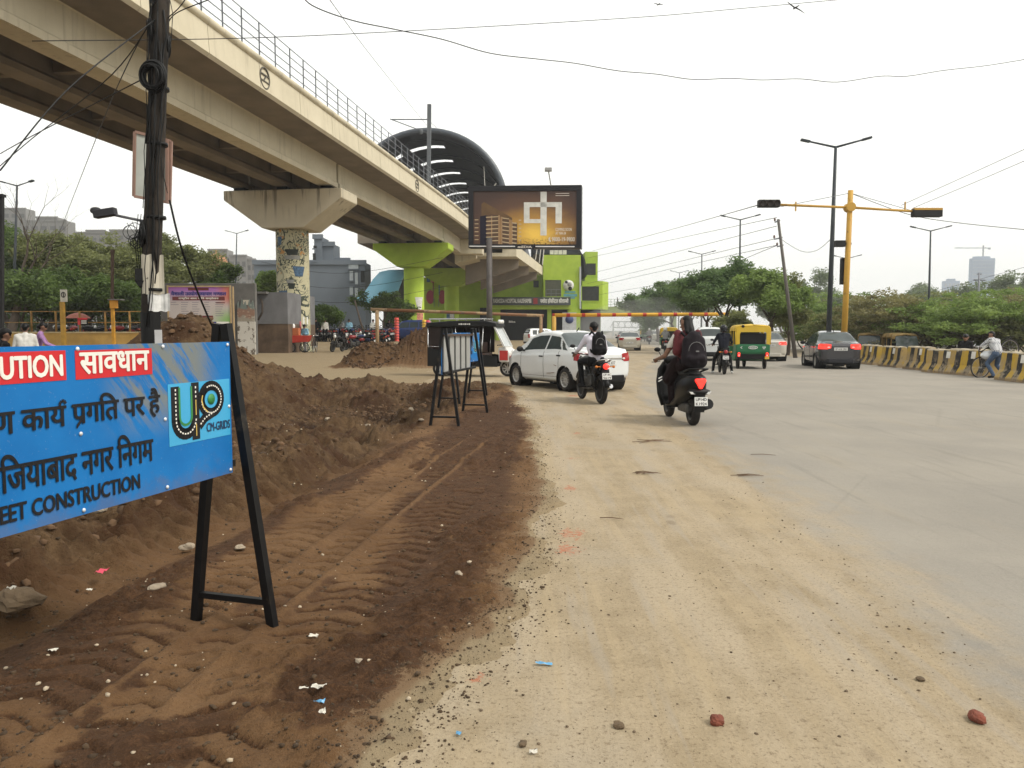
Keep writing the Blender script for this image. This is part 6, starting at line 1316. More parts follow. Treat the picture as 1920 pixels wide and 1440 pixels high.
def person(label, loc, rz, J, top, trouser, shoe=None, voxel=.014, hair='short', sleeve='long', female=False, helmet=None, group=None, k=1.0, extra=None, collar=None):
    """J: joints in local metres, +Y forward"""
    shoe = shoe or cloth('shoe_black', (.012, .012, .013)); t = thing('person', label, 'person', loc, rz, group)
    mats = [SKIN, top, trouser, shoe]; P = []; mb = MB()
    def c(p, q, r0, r1, mi): P.append((tuple(J[p] if isinstance(p, str) else p), tuple(J[q] if isinstance(q, str) else q), r0 * k, r1 * k, mi))
    xm = J.pop('mats', [])
    for n in J: J[n] = Vector(J[n])
    pel, ch, nk, hd = J['pelvis'], J['chest'], J['neck'], J['head']
    side = (J['hipR'] - J['hipL']).normalized(); sh = (J['shR'] - J['shL']).normalized()
    for s in (-1, 1): c(pel + side * s * .07, pel + side * s * .09 - Vector((0, 0, .03)), .115, .11, 2)
    c(pel + Vector((0, 0, .06)), ch - (ch - pel) * .3, .125, .125, 1)
    for s in (-1, 1): c(pel + side * s * .055 + Vector((0, 0, .08)), ch + sh * s * .085 - Vector((0, 0, .05)), .108, .115, 1); c(ch + sh * s * .08, J['shR' if s > 0 else 'shL'], .105, .072, 1)
    for s in (-1, 1): c(nk - Vector((0, 0, .045)), J['shR' if s > 0 else 'shL'].lerp(nk, .25) + Vector((0, 0, .012)), .060, .058, 1)
    c(ch, nk, .10, .062, 1); c(nk - Vector((0, 0, .02)), nk.lerp(hd, .7), .052, .05, 0)
    up = (hd - nk).normalized(); fw = J.get('face', Vector((0, 1, 0))); fw = (Vector(fw) - up * up.dot(Vector(fw))).normalized(); sd = fw.cross(up)
    c(hd + up * .03 - fw * .015, hd + up * .045 - fw * .005, .095, .090, 0); c(hd - up * .04 + fw * .03, hd - up * .075 + fw * .045, .068, .042, 0); c(hd + fw * .095 + up * .005, hd + fw * .112 - up * .03, .010, .014, 0)
    for s in (-1, 1): c(hd + sd * s * .086 + up * .01, hd + sd * s * .09 - up * .02, .018, .012, 0)
    for S_ in 'LR':
        a, e, w_ = J['sh' + S_], J['el' + S_], J['wr' + S_]
        sl = {'long': (1, 1), 'short': (1, 0), 'none': (0, 0)}[sleeve]; r = .9 if female else 1
        c(a, a.lerp(e, .55), .066 * r, .058 * r, 1 if sl[0] else 0); c(a.lerp(e, .5), e, .056 * r if sl[1] else .048 * r, .048 * r if sl[1] else .042 * r, sl[1]); c(e, e.lerp(w_, .85), .046 * r if sl[1] else .042 * r, .036 * r if sl[1] else .03 * r, sl[1]); c(e.lerp(w_, .85), w_, .028, .026, 0)
        d = (w_ - e).normalized(); u = Vector(J.get('palm' + S_, (0, 0, -1))); u = (u - d * d.dot(u)); u = u.normalized() if u.length > .1 else frame(d)[0]; v = d.cross(u)
        pc = w_ + d * .05; c(w_, w_ + d * .07 + v * .018, .026, .02, 0); c(w_, w_ + d * .07 - v * .018, .026, .02, 0)
        if voxel < .02:
            for i in range(4):
                o = w_ + d * .08 + v * (.03 - .02 * i); l_ = (.042, .048, .045, .034)[i]; m_ = o + d * l_ + u * .012; c(o, m_, .0105, .0098, 0); c(m_, m_ + (d * .25 + u * .97) * l_ * .8, .0098, .0085, 0)
            th = w_ + d * .03 + v * (.03 if S_ == 'R' else -.03) ; c(th, th + (d * .6 + v * (.5 if S_ == 'R' else -.5) + u * .5) * .05, .012, .0095, 0)
        h, kn, an, toe = J['hip' + S_], J['kn' + S_], J['an' + S_], J['toe' + S_]
        c(h, kn, .094, .068, 2); c(kn, kn.lerp(an, .35), .066, .064, 2); c(kn.lerp(an, .3), an, .064, .050, 2); c(an - (an - toe) * .0 - Vector((0, 0, .03)), toe, .044, .036, 3); c(an - Vector((0, 0, .035)), an - (toe - an).normalized() * .05 - Vector((0, 0, .045)), .042, .036, 3)
    for e in (extra or []): P.append(e)
    for p, q, r0, r1, mi in P: capsule(mb, p, q, r0, r1, 12, 0)
    body = remesh(mb, voxel, 'body', mats + xm, t, P)
    # eyes, hair or helmet
    if voxel < .025:
        b = MB()
        for s in (-1, 1): b.ball(hd + fw * .083 + sd * s * .034 + up * .012, (.011, .011, .008), 8)
        b.build('eye', pm('eye_dark', (.05, .04, .035), .2), body)
    if helmet: 
        b = MB(); Mx = Matrix((sd, fw, up)).transposed().to_4x4(); b.ball(hd + up * .035 - fw * .01, (.132, .15, .138), 18, 0, Mx); b.ball(hd + up * .02 + fw * .055, (.112, .10, .07), 14, 1, Mx); b.tube([hd + up * .0 + sd * .125 * math.cos(a) + fw * .14 * math.sin(a) - up * .055 for a in [2 * math.pi * i / 20 for i in range(20)]], .016, 6, closed=True); b.build('helmet', [helmet, DARKM], body)
    elif hair:
        hb = MB(); HP = [(hd + up * .048 - fw * .028, hd + up * .052 + fw * .012, .098, .088)]; HP += [(hd - fw * .055 + up * .01, hd - fw * .05 - up * .03, .075, .055)]
        if hair == 'long': HP += [(hd - fw * .05, hd - fw * .08 - up * .14, .078, .07), (hd - fw * .08 - up * .12, hd - fw * .12 - up * .34, .07, .04), (hd - fw * .05 + sd * .05, hd - fw * .07 + sd * .075 - up * .2, .05, .04), (hd - fw * .05 - sd * .05, hd - fw * .06 - sd * .07 - up * .16, .05, .035)]
        if hair == 'bun': HP += [(hd - fw * .10 - up * .02, hd - fw * .11 - up * .03, .05, .05)]
        for p, q, r0, r1 in HP: capsule(hb, p, q, r0, r1)
        remesh(hb, voxel, 'hair', [HAIR], body, [(p, q, r0, r1, 0) for p, q, r0, r1 in HP], 2)
    return t
def stand(h=1.72, lean=0, arms='down', stride=.10, face=(0, 1, 0)):
    f = h / 1.72; J = dict(pelvis=(0, 0, .93), chest=(0, .02 + lean * .5, 1.27), neck=(0, .03 + lean, 1.46), head=(0, .06 + lean * 1.2, 1.60), shL=(-.18, .02 + lean, 1.40), shR=(.18, .02 + lean, 1.40), hipL=(-.09, 0, .90), hipR=(.09, 0, .90),
        knL=(-.11, .04 + stride, .49), knR=(.11, .03 - stride * .5, .49), anL=(-.12, stride, .09), anR=(.12, -stride, .09), toeL=(-.14, stride + .15, .035), toeR=(.15, -stride + .15, .035), face=face)
    if arms == 'down': J.update(elL=(-.24, -.02 + lean, 1.12), elR=(.24, -.02 + lean, 1.12), wrL=(-.25, .06 + lean, .88), wrR=(.25, .06 + lean, .88))
    elif arms == 'front': J.update(elL=(-.25, .02 + lean, 1.13), elR=(.25, .02 + lean, 1.13), wrL=(-.10, .25 + lean, 1.12), wrR=(.12, .25 + lean, 1.08))
    elif arms == 'hip': J.update(elL=(-.32, -.06, 1.14), elR=(.24, -.02, 1.12), wrL=(-.17, .08, .98), wrR=(.25, .06, .88))
    return {n: (tuple(x * f for x in v) if n != 'face' else v) for n, v in J.items()}
def ride(seat=.80, y=-.28, lean=.10, hand=(.31, .26, 1.03), foot=(.20, .02, .32), wide=.22, face=(0, 1, 0), hh=0.0, down=False):
    s = seat + .12; J = dict(pelvis=(0, y, s), chest=(0, y + lean * .55, s + .34), neck=(0, y + lean, s + .53 + hh), head=(0, y + lean * 1.25 + .02, s + .67 + hh), shL=(-.18, y + lean * .9, s + .47), shR=(.18, y + lean * .9, s + .47), hipL=(-.09, y + .02, s - .02), hipR=(.09, y + .02, s - .02),
        wrL=(-hand[0], hand[1] - .09, hand[2] + .02), wrR=(hand[0], hand[1] - .09, hand[2] + .02), elL=(-.31, y + lean + .12, s + .22), elR=(.31, y + lean + .12, s + .22), face=face)
    for S_, q in (('L', -1), ('R', 1)):
        J['kn' + S_] = (q * wide, y + .42, s - .06); J['an' + S_] = (q * foot[0], foot[1], foot[2] + .07); J['toe' + S_] = (q * (foot[0] + .03), foot[1] + .15, foot[2] + .02)
        if down: J['kn' + S_] = (q * .27, y + .30, s - .36); J['an' + S_] = (q * .33, y + .22, .09); J['toe' + S_] = (q * .37, y + .36, .035)
    return J
def backpack(label, loc, rz, c, w_, h, d, mat, tilt=0):
    t = thing('backpack', label, 'backpack', loc, rz); b = MB(); Mx = Matrix.Rotation(tilt, 4, 'X')
    mb = MB(); 
    for sx in (-1, 1):
        for z0, z1, r in ((-h * .32, h * .26, d * .5),): capsule(mb, Vector(c) + Mx.to_3x3() @ Vector((sx * (w_ / 2 - d * .5), 0, z0)), Vector(c) + Mx.to_3x3() @ Vector((sx * (w_ / 2 - d * .55), 0, z1)), r, r * .85)
    capsule(mb, Vector(c) + Mx.to_3x3() @ Vector((0, -.01, -h * .28)), Vector(c) + Mx.to_3x3() @ Vector((0, 0, h * .36)), d * .62, d * .5); capsule(mb, Vector(c) + Mx.to_3x3() @ Vector((-w_ * .22, -d * .4, -h * .25)), Vector(c) + Mx.to_3x3() @ Vector((w_ * .22, -d * .4, -h * .25)), d * .28, d * .28)
    mb.f and None; o = remesh(mb, .016, 'bag', [mat], t, [((0, 0, 0), (0, 0, 1), .1, .1, 0)], 3)
    for sx in (-1, 1):
        b = MB(); cc = Vector(c); b.tube([cc + Vector((sx * w_ * .28, d * .3, h * .40)), cc + Vector((sx * w_ * .34, d * .75, h * .52)), cc + Vector((sx * w_ * .38, d * 1.6, h * .36)), cc + Vector((sx * w_ * .40, d * 1.75, .0)), cc + Vector((sx * w_ * .42, d * .4, -h * .36))], .020, 8); b.build('strap', mat, t)
    b = MB(); b.tube([Vector(c) + Mx.to_3x3() @ Vector((w_ * .3 * math.cos(a), -d * .55, -.02 + h * .26 * math.sin(a))) for a in [math.pi * i / 10 for i in range(11)]], .004, 5); b.box(Vector(c) + Mx.to_3x3() @ Vector((.0, -d * .70, -h * .05)), (.05, .01, .02)); b.build('zip', pm('zip_grey', (.2, .2, .2), .4), o); return t
BAG = cloth('bag_black', (.005, .005, .006)); BAG2 = cloth('bag_plum', (.011, .008, .011)); WSH = cloth('shirt_lavender_white', (.60, .58, .66), .06); BLK = cloth('cloth_black', (.005, .005, .006)); NVY = cloth('cloth_navy', (.007, .008, .015)); KHA = cloth('khaki', (.26, .17, .095)); KH2 = cloth('khaki_trouser', (.24, .175, .115)); MAR = cloth('maroon', (.085, .008, .012)); MAR2 = cloth('dark_maroon', (.010, .004, .005)); WHC = cloth('white_cotton', (.55, .54, .50), .08); LIL = cloth('lilac', (.30, .16, .34), .2, 12); SKY2 = cloth('pale_blue_cotton', (.20, .38, .50)); PINK = cloth('pink_cotton', (.50, .15, .17)); DEN = cloth('denim', (.045, .075, .13), .3, 9); GRC = cloth('grey_cotton', (.2, .2, .2))
chk = NT('checked_shirt'); _c = chk.n('ShaderNodeTexChecker'); _c.inputs['Scale'].default_value = 22; chk.l(chk.tc.outputs['Object'], _c.inputs['Vector']); _c.inputs['Color1'].default_value = (.55, .55, .56, 1); _c.inputs['Color2'].default_value = (.10, .11, .13, 1); CHECK = chk.fin(chk.mix(chk.ramp(chk.noise(14, 2), .4, .6, 0, .5), _c.outputs['Color'], (.5, .5, .5)), .85)
p_, h_ = MOTO1; person('man in a white shirt riding the motorcycle beside the white sedan', (p_.x, p_.y, 0), h_, ride(.80, -.30, .12), WSH, BLK, voxel=.012)
backpack('black backpack worn by the motorcyclist in white', (p_.x, p_.y, 0), h_, (0, -.47, 1.26), .34, .50, .17, BAG, R_(-8))
p_, h_ = SCOOT; J = ride(.86, -.34, .10, (.34, .36, 1.03), (.14, .08, .27), .17, hh=.0); J['face'] = (-.55, .8, -.1); J['wrL'] = (-.36, .16, 1.06); J['elL'] = (-.34, -.16, 1.12)
ex = [((-.17, -.30, 1.50), (-.20, -.38, 1.20), .062, .085, 4), ((.17, -.30, 1.50), (.2, -.38, 1.2), .062, .085, 4), ((-.13, -.2, 1.0), (-.2, .05, .72), .12, .11, 5), ((.13, -.2, 1.0), (.2, .05, .72), .12, .11, 5), ((-.20, -.28, 1.43), (-.27, -.20, 1.28), .066, .058, 6)]
J['mats'] = [MAR, MAR2, WHC]; person('long haired woman in maroon and white riding the black scooter', (p_.x, p_.y, 0), h_, J, MAR, MAR2, voxel=.012, hair='long', sleeve='short', female=True, extra=ex, k=1.06)
backpack('large dark backpack worn by the woman on the scooter', (p_.x, p_.y, 0), h_, (0.02, -.56, 1.22), .44, .56, .24, BAG2, R_(-6))
p_, h_ = MOTO2; person('helmeted rider in black with both feet down on the road', (p_.x, p_.y, 0), h_, ride(.78, -.30, .06, down=True), NVY, BLK, cloth('white_sneaker', (.5, .5, .48)), voxel=.016, helmet=pm('helmet_black', (.012, .012, .014), .25))
person('second helmeted rider seen just past the shoulder of the rider in black', (p_.x - .55, p_.y + 2.6, 0), h_, ride(.80, -.30, .1), WHC, BLK, voxel=.02, helmet=pm('helmet_grey', (.05, .05, .055), .25)); copy_tree(P0, (p_.x - .55, p_.y + 2.6, 0), h_, 'motorcycle ahead of the rider in black, mostly hidden').rotation_euler = (0, 0, h_)
q = at(531, 661, 44); person('police officer in khaki standing at the painted pier', (q.x, 44, gz(q.x, 44)), R_(170), stand(1.74, arms='front'), KHA, KH2, voxel=.02)
q = at(570, 655, 45.6); person('vendor in a pale blue shirt behind the red cart', (q.x, 45.9, gz(q.x, 45.9)), R_(160), stand(1.62, arms='front'), SKY2, GRC, voxel=.022)
q = at(561, 640, 46.2); person('person in a pink top on the ledge behind the red cart', (q.x, 46.0, gz(q.x, 46) + .45), R_(-30), stand(1.6, arms='hip'), PINK, WHC, voxel=.022)
q = at(47, 640, 20); person('man in a white shirt standing behind the caution sign', (q.x, 20, gz(q.x, 20) - .02), R_(25), stand(1.80, lean=.05, arms='front'), WHC, GRC, voxel=.018)
q = at(2, 640, 15); person('person in black cut off by the left edge of the photo', (q.x - .02, 15, gz(q.x, 15) - .1), R_(-40), stand(1.74, lean=.03, arms='hip'), BLK, BLK, voxel=.02)
q = at(92, 640, 21); person('woman in a purple top riding a scooter behind the caution sign', (q.x, 21, gz(q.x, 21)), R_(-62), ride(.86, -.32, .14, (.34, .36, 1.03), (.14, .08, .27), .17), LIL, BLK, voxel=.018, hair='bun', female=True)
q = at(606, 640, 57); person('onlooker in white among the packed motorcycles', (q.x, 57.6, gz(q.x, 57)), R_(200), stand(1.7), WHC, BLK, voxel=.028)
q = at(589, 640, 56); person('onlooker in black next to the painted pier', (q.x, 56.6, gz(q.x, 56)), R_(180), stand(1.72, arms='hip'), BLK, BLK, voxel=.028)
for px, Y_, lb, cl in ((640, 59, 'man in grey standing far back in the motorcycle row', GRC), (700, 60, 'man in white behind the boom post among the motorcycles', WHC), (655, 58.5, 'man in pale blue bent near the packed motorcycles', SKY2), (730, 62, 'man in black at the right end of the packed motorcycles', BLK)): q = at(px, 640, Y_); person(lb, (q.x, Y_, gz(q.x, Y_)), R_(170 + px % 40), stand(1.7, arms='front' if px % 3 else 'hip'), cl, BLK, voxel=.03)
for px, Y_, lb, cl, hm in ((1247, 52, 'rider with a white helmet in front of the dusty auto rickshaw', GRC, pm('helmet_white', (.62, .62, .6), .3)), (1217, 84, 'small rider in a white helmet far off in the dust', GRC, pm('helmet_white', (.62, .62, .6), .3))):
    q = at(px, 640, Y_); person(lb, (q.x, Y_, 0), R_(-8), ride(), cl, BLK, voxel=.026, helmet=hm)
J = dict(pelvis=(0, 0, .80), chest=(.05, .14, 1.10), neck=(.08, .24, 1.26), head=(.09, .32, 1.38), shL=(-.11, .2, 1.24), shR=(.24, .2, 1.2), hipL=(-.09, 0, .78), hipR=(.09, 0, .78), elL=(-.22, .38, 1.05), elR=(.36, .36, 1.05), wrL=(-.12, .52, .98), wrR=(.42, .5, 1.12), knL=(-.16, .22, .46), knR=(.14, .12, .42), anL=(-.14, -.02, .09), anR=(.16, -.18, .09), toeL=(-.18, .12, .035), toeR=(.18, -.04, .035), face=(-.3, .9, -.2))
q = gr(1868, 709); person('man in a checked shirt lifting a bicycle through the barrier gap', (q.x, q.y, 0), R_(18), J, CHECK, DEN, voxel=.014, k=1.03)
for px, lb, cl in ((1810, 'dark haired person behind the barrier, left of a pair', BLK), (1823, 'dark haired person behind the barrier, right of a pair', MAR2)):
    q = at(px, 640, 29.5); person(lb, (q.x, 29.5 + (px > 1815) * .4, -.28), R_(150), stand(1.66), cl, BLK, voxel=.026)
# ================================================================ TREES
def leaf_mat(name, c0, c1, c2=None):
    c0, c1, c2 = mul(c0, 1.2), mul(c1, 1.2), mul(c2 or mul(c1, 1.4), 1.2)  # leaf tones lifted, putting distance haze into the colour
    g = NT(name); f = g.noise(.9, 3, .6); f2 = g.noise(6, 3, .6); c = g.mix(g.ramp(f, .35, .65), c0, c1); c = g.mix(g.math('MULTIPLY', g.ramp(f2, .45, .7), .6), c, c2 or mul(c1, 1.5)); g.fin(c, .7)
    tr = g.n('ShaderNodeBsdfTranslucent'); g.l(c, tr.inputs[0]); ms = g.n('ShaderNodeMixShader'); ms.inputs[0].default_value = .42; g.l(g.b.outputs[0], ms.inputs[1]); g.l(tr.outputs[0], ms.inputs[2]); g.l(ms.outputs[0], g.t.nodes['Material Output'].inputs[0]); return g.m
BARK = pm('bark', (.07, .052, .038), .9, .3, 6, bump=.4, bscale=18)
def limbs(rng, base, d, L, r, depth, mb, tips, spread=.6, up=.25, n=3, mid=None):
    p = Vector(base); d = Vector(d).normalized(); pts, rs = [p.copy()], [r]
    for k in range(4):
        d = (d + Vector((rng.uniform(-.22, .22), rng.uniform(-.22, .22), rng.uniform(-.05, .15)))).normalized(); p = p + d * L / 4; pts.append(p.copy()); rs.append(r * (1 - .13 * (k + 1)))
        if mid is not None and depth <= mid and k >= 1: tips.append((p.copy(), d.copy()))
    mb.tube(pts, rs, 7 if r > .05 else 5, caps=False)
    if depth == 0: tips.append((p, d)); return
    for i in range(n):
        a = 2 * math.pi * (i + rng.random() * .7) / n; u, v = frame(d); nd = d * (1 - spread * .4) + (u * math.cos(a) + v * math.sin(a)) * spread * rng.uniform(.7, 1.2) + Vector((0, 0, up)); limbs(rng, p, nd, L * rng.uniform(.48, 1.0), rs[-1] * .72, depth - 1, mb, tips, spread, up, n, mid)
def leaves(rng, tips, per, rad, size, flat=.7, droop=0.0, long_=1.0):
    nrg = np.random.RandomState(rng.randint(0, 9999)); V, n = [], 0
    T = np.array([tuple(p) for p, d in tips]); m = len(T) * per; c = np.repeat(T, per, 0)
    k = np.repeat(nrg.uniform(.55, 1.25, len(T)), per)[:, None]; off = nrg.normal(0, 1, (m, 3)); off /= np.linalg.norm(off, axis=1)[:, None]; off *= (nrg.uniform(0, 1, (m, 1)) ** .45) * rad * k; off[:, 2] *= flat; off[:, 2] -= droop * np.abs(nrg.normal(0, 1, m)) * rad
    c = c + off; a = nrg.normal(0, 1, (m, 3)); a[:, 2] *= .5; a /= np.linalg.norm(a, axis=1)[:, None]; b = nrg.normal(0, 1, (m, 3)); b -= a * (a * b).sum(1)[:, None]; b /= np.linalg.norm(b, axis=1)[:, None]
    s = size * nrg.uniform(.6, 1.3, (m, 1)); co = np.stack([c - a * s * long_, c - b * s * .45, c + a * s * long_, c + b * s * .45], 1).reshape(-1, 3); me = bpy.data.meshes.new('crown'); me.vertices.add(m * 4); me.vertices.foreach_set('co', co.ravel().astype(np.float32)); me.loops.add(m * 4); me.loops.foreach_set('vertex_index', np.arange(m * 4, dtype=np.int32)); me.polygons.add(m); me.polygons.foreach_set('loop_start', np.arange(0, m * 4, 4, dtype=np.int32)); me.update(calc_edges=True); return me
def tree(label, loc, seed, H, leafm, trunk=.14, fork=.3, spread=.62, up=.25, depth=3, n=3, per=60, rad=.6, size=.10, flat=.75, droop=0, long_=1.0, stems=1, name='tree', cat='tree', group=None, mid=None, lean=.1):
    rng = random.Random(seed); t = thing(name, label, cat, loc, rng.uniform(0, 6), group); mb, tips = MB(), []
    for s in range(stems):
        a = rng.uniform(0, 6.28); k = (.0 if stems == 1 else .75); L0 = H * fork
        limbs(rng, (math.cos(a) * .1 * (stems > 1), math.sin(a) * .1 * (stems > 1), -.1), (math.cos(a) * (k + lean), math.sin(a) * (k + lean), 1), L0, trunk * (1 if stems == 1 else .6), depth, mb, tips, spread, up, n, mid)
    zmax = max(p.z for p, d in tips); f = H / (zmax + rad * flat * .6)
    tk = mb.build('trunk', BARK, t, xf=Matrix.Diagonal((f, f, f, 1)))
    if leafm is not None:
        me = leaves(rng, [(p * f, d) for p, d in tips], per, rad, size, flat, droop, long_); me.materials.append(leafm); o = bpy.data.objects.new('crown', me); COL.objects.link(o); o.parent = t
    return t
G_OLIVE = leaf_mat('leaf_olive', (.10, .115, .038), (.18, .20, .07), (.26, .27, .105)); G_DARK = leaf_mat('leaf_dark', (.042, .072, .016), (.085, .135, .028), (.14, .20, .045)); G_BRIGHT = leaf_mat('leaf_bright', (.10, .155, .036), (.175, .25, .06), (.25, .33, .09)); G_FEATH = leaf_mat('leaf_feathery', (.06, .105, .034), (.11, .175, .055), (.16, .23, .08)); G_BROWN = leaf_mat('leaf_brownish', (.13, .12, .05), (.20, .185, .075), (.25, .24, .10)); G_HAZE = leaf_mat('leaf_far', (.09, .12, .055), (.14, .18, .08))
# low spreading trees behind the barriers: three kinds, then copies
GL = 'low spreading trees behind the striped barriers'
lows = [tree('low tree', (0, -50, 0), 11 + i, 3.75, m_, .12, .50, 1.05, .16, 2, 5, 110, .60, .085, .36, stems=4, group=GL) for i, m_ in enumerate((G_OLIVE, G_BRIGHT, G_BROWN))]
spots = [(1512, 62, 0), (1545, 58, 1), (1578, 54, 1), (1612, 52, 0), (1642, 55, 1), (1668, 48, 2), (1696, 50, 0), (1722, 46, 2), (1752, 49, 0), (1782, 45, 1), (1808, 44, 0), (1838, 47, 2), (1862, 42, 1), (1892, 45, 0), (1916, 41, 1), (1942, 44, 0), (1530, 74, 0), (1600, 72, 1), (1660, 74, 0), (1735, 70, 0), (1820, 72, 1), (1905, 66, 2)]
lbs = ['low tree just right of the leaning power pole', 'bright low tree left of the tall lamp', 'bright low tree directly behind the signal mast', 'olive low tree right of the signal mast', 'bright low tree above the parked auto rickshaws', 'brownish low tree above the orange stall', 'olive low tree left of the lamp among the trees', 'brownish low tree right at the lamp among the trees', 'olive low tree right of the lamp among the trees', 'bright low tree behind the pair of people', 'olive low tree below the distant tower', 'brownish low tree left of the cyclist', 'bright low tree above the cyclist', 'olive low tree right of the cyclist', 'bright low tree near the right edge', 'olive low tree cut by the right edge']
for i, (px, Y_, k) in enumerate(spots):
    q = at(px, 640, Y_); far = i >= 16; lb = lbs[i] if not far else 'taller tree of the rear row rising behind the low trees'
    o = lows[k] if not any(s[2] == k for s in spots[:i]) else copy_tree(lows[k]); o.location = (q.x, Y_, -.05); s_ = random.uniform(.88, 1.08) * (1.32 if far else 1.0) * (1.15 if i in (0, 1) else 1); o.scale = (s_ * 1.1, s_ * 1.1, s_); o.rotation_euler = (0, 0, random.uniform(0, 6)); tag(o, lb, None, GL if not far else 'rear row of taller trees')
# big roadside trees by the leaning pole
q = at(1372, 640, 52); tree('feathery dark tree left half of the big roadside clump', (q.x, 52, 0), 5, 6.6, G_FEATH, .2, .26, .7, .18, 3, 4, 85, .72, .10, .6, .12, 1.3, mid=1)
q = at(1335, 640, 58); tree('feathery tree with loose fronds left of the clump', (q.x, 58, 0), 8, 6.2, G_FEATH, .16, .26, .75, .12, 3, 3, 170, .8, .10, .5, .18, 1.4, mid=1)
q = at(1440, 640, 46); tree('round leafy tree with bright green crown beside the auto rickshaw', (q.x, 46, 0), 21, 5.3, G_BRIGHT, .18, .3, .65, .15, 3, 4, 85, .55, .105, .75, mid=1)
q = at(1482, 640, 47); tree('olive leafy tree around the leaning power pole', (q.x, 47.5, 0), 23, 4.9, G_OLIVE, .16, .3, .65, .15, 3, 3, 120, .55, .105, .75, mid=1)
q = at(1400, 640, 44); tree('small olive tree low behind the auto rickshaw roof', (q.x, 44.5, 0), 27, 2.7, G_OLIVE, .08, .3, .6, .15, 3, 3, 110, .4, .085, .75, mid=1)
for px, Y_, H_, sd in ((1235, 100, 7.3, 31), (1268, 92, 7.4, 33), (1300, 84, 7.0, 35), (1215, 125, 7.5, 37)):
    q = at(px, 640, Y_); tree('hazy feathery tree along the road, ' + {1235: 'second from the footbridge', 1268: 'under the small distant lamp', 1300: 'nearest the big clump', 1215: 'by the footbridge end'}[px], (q.x, Y_, 0), sd, H_, G_FEATH, .2, .25, .8, .12, 3, 3, 90, 1.0, .16, .55, .1, 1.3, group='feathery trees along the road', mid=1)
for px, Y_, H_, sd in ((1500, 130, 9.5, 41), (1535, 170, 15, 42), (1560, 180, 12, 43), (1690, 190, 13, 44), (1715, 180, 11.5, 45), (1760, 175, 11, 46), (1800, 160, 11.5, 47), (1905, 150, 12.5, 48), (1470, 120, 9, 49)):
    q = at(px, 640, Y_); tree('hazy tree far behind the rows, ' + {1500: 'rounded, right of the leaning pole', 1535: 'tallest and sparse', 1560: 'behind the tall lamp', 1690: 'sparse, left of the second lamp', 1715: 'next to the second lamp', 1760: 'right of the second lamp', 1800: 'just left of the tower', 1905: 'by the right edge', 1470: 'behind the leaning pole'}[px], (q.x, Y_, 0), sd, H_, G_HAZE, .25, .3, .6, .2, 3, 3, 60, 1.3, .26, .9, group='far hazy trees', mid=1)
# trees on the left
for i, (px, Y_, H_, sd, m_, lb) in enumerate(((25, 60, 9.2, 51, G_DARK, 'dark tree at the left edge under the bare branches'), (95, 58, 8.2, 52, G_OLIVE, 'olive tree right of the bare tree'), (160, 62, 7.6, 53, G_OLIVE, 'yellowish tree in the middle of the left group'), (222, 60, 7.4, 54, G_OLIVE, 'lighter tree behind the brown post'), (60, 75, 9.0, 55, G_DARK, 'dark tree behind the left group'), (190, 78, 9.2, 56, G_DARK, 'dark tree just left of the utility pole'), (262, 64, 6.8, 57, G_DARK, 'dark tree close left of the utility pole'), (352, 62, 8.0, 58, G_OLIVE, 'tree with two crowns above the purple banner'), (-20, 56, 8.5, 60, G_DARK, 'tree cut off by the left edge'), (130, 52, 5.2, 61, G_DARK, 'low dark tree behind the yellow fence'), (40, 50, 5.0, 62, G_DARK, 'low dark tree behind the standing man'), (215, 51, 4.8, 63, G_DARK, 'low dark tree behind the yellow box post'), (85, 53, 4.2, 64, G_DARK, 'low dark tree behind the woman in purple'), (172, 54, 4.4, 65, G_DARK, 'low dark tree right of the red umbrella'), (252, 55, 4.2, 66, G_DARK, 'low dark tree behind the fence end'), (0, 54, 4.4, 67, G_DARK, 'low dark tree at the left edge'))):
    q = at(px, 640, Y_); tree(lb, (q.x, Y_, gz(q.x, Y_)), sd, H_, m_, .2 if H_ > 5.5 else .1, .26 if H_ > 5.5 else .16, .72, .15, 3, 4, 84, .80, .13, .75, group='trees behind the yellow fence', mid=1)
rng_ = random.Random(9); t = thing('hedge', 'dark shrubby hedge running behind the parked motorcycles and yellow fence', 'hedge', (at(110, 640, 66).x, 66, .8)); mb = MB(); tips = []
for k in range(70):
    x = (k / 69 - .5) * 21; h = 2.4 + rng_.uniform(-.5, .7); mb.tube([(x, rng_.uniform(-.6, .6), -.3), (x + rng_.uniform(-.3, .3), 0, h)], .04, 5, caps=False); tips += [(Vector((x + rng_.uniform(-.5, .5), rng_.uniform(-.7, .7), h * f)), 0) for f in (.2, .5, .8, 1.0)]
mb.build('stem', BARK, t); me = leaves(rng_, tips, 75, .62, .13, .8); me.materials.append(G_DARK); o = bpy.data.objects.new('foliage', me); COL.objects.link(o); o.parent = t
q = at(392, 640, 60); tree('smaller tree right of the two crowned tree above the banner', (q.x, 60, gz(q.x, 60)), 71, 5.6, G_DARK, .14, .3, .65, .15, 3, 3, 110, .6, .12, .75, mid=1)
q = at(522, 640, 60); tree('small bright tree left of the painted pier', (q.x, 60, gz(q.x, 60)), 72, 4.9, G_BRIGHT, .12, .3, .6, .2, 3, 3, 110, .5, .11, .8, mid=1)
q = at(605, 640, 58); tree('dark bush between the painted pier and the motorcycles', (q.x, 58.5, gz(q.x, 58)), 73, 2.9, G_DARK, .08, .2, .7, .1, 3, 3, 90, .5, .10, .8, name='bush', cat='bush', mid=1)
q = at(722, 640, 70); tree('dark tree in front of the blue curved roof', (q.x, 70, gz(q.x, 70)), 74, 4.6, G_DARK, .12, .25, .75, .1, 3, 3, 70, .55, .12, .75, mid=1)
q = at(752, 640, 73); tree('dark shrubby tree left of the lime green pier', (q.x, 73.5, gz(q.x, 73)), 75, 3.6, G_DARK, .12, .25, .7, .1, 3, 4, 70, .6, .12, .8, mid=1)
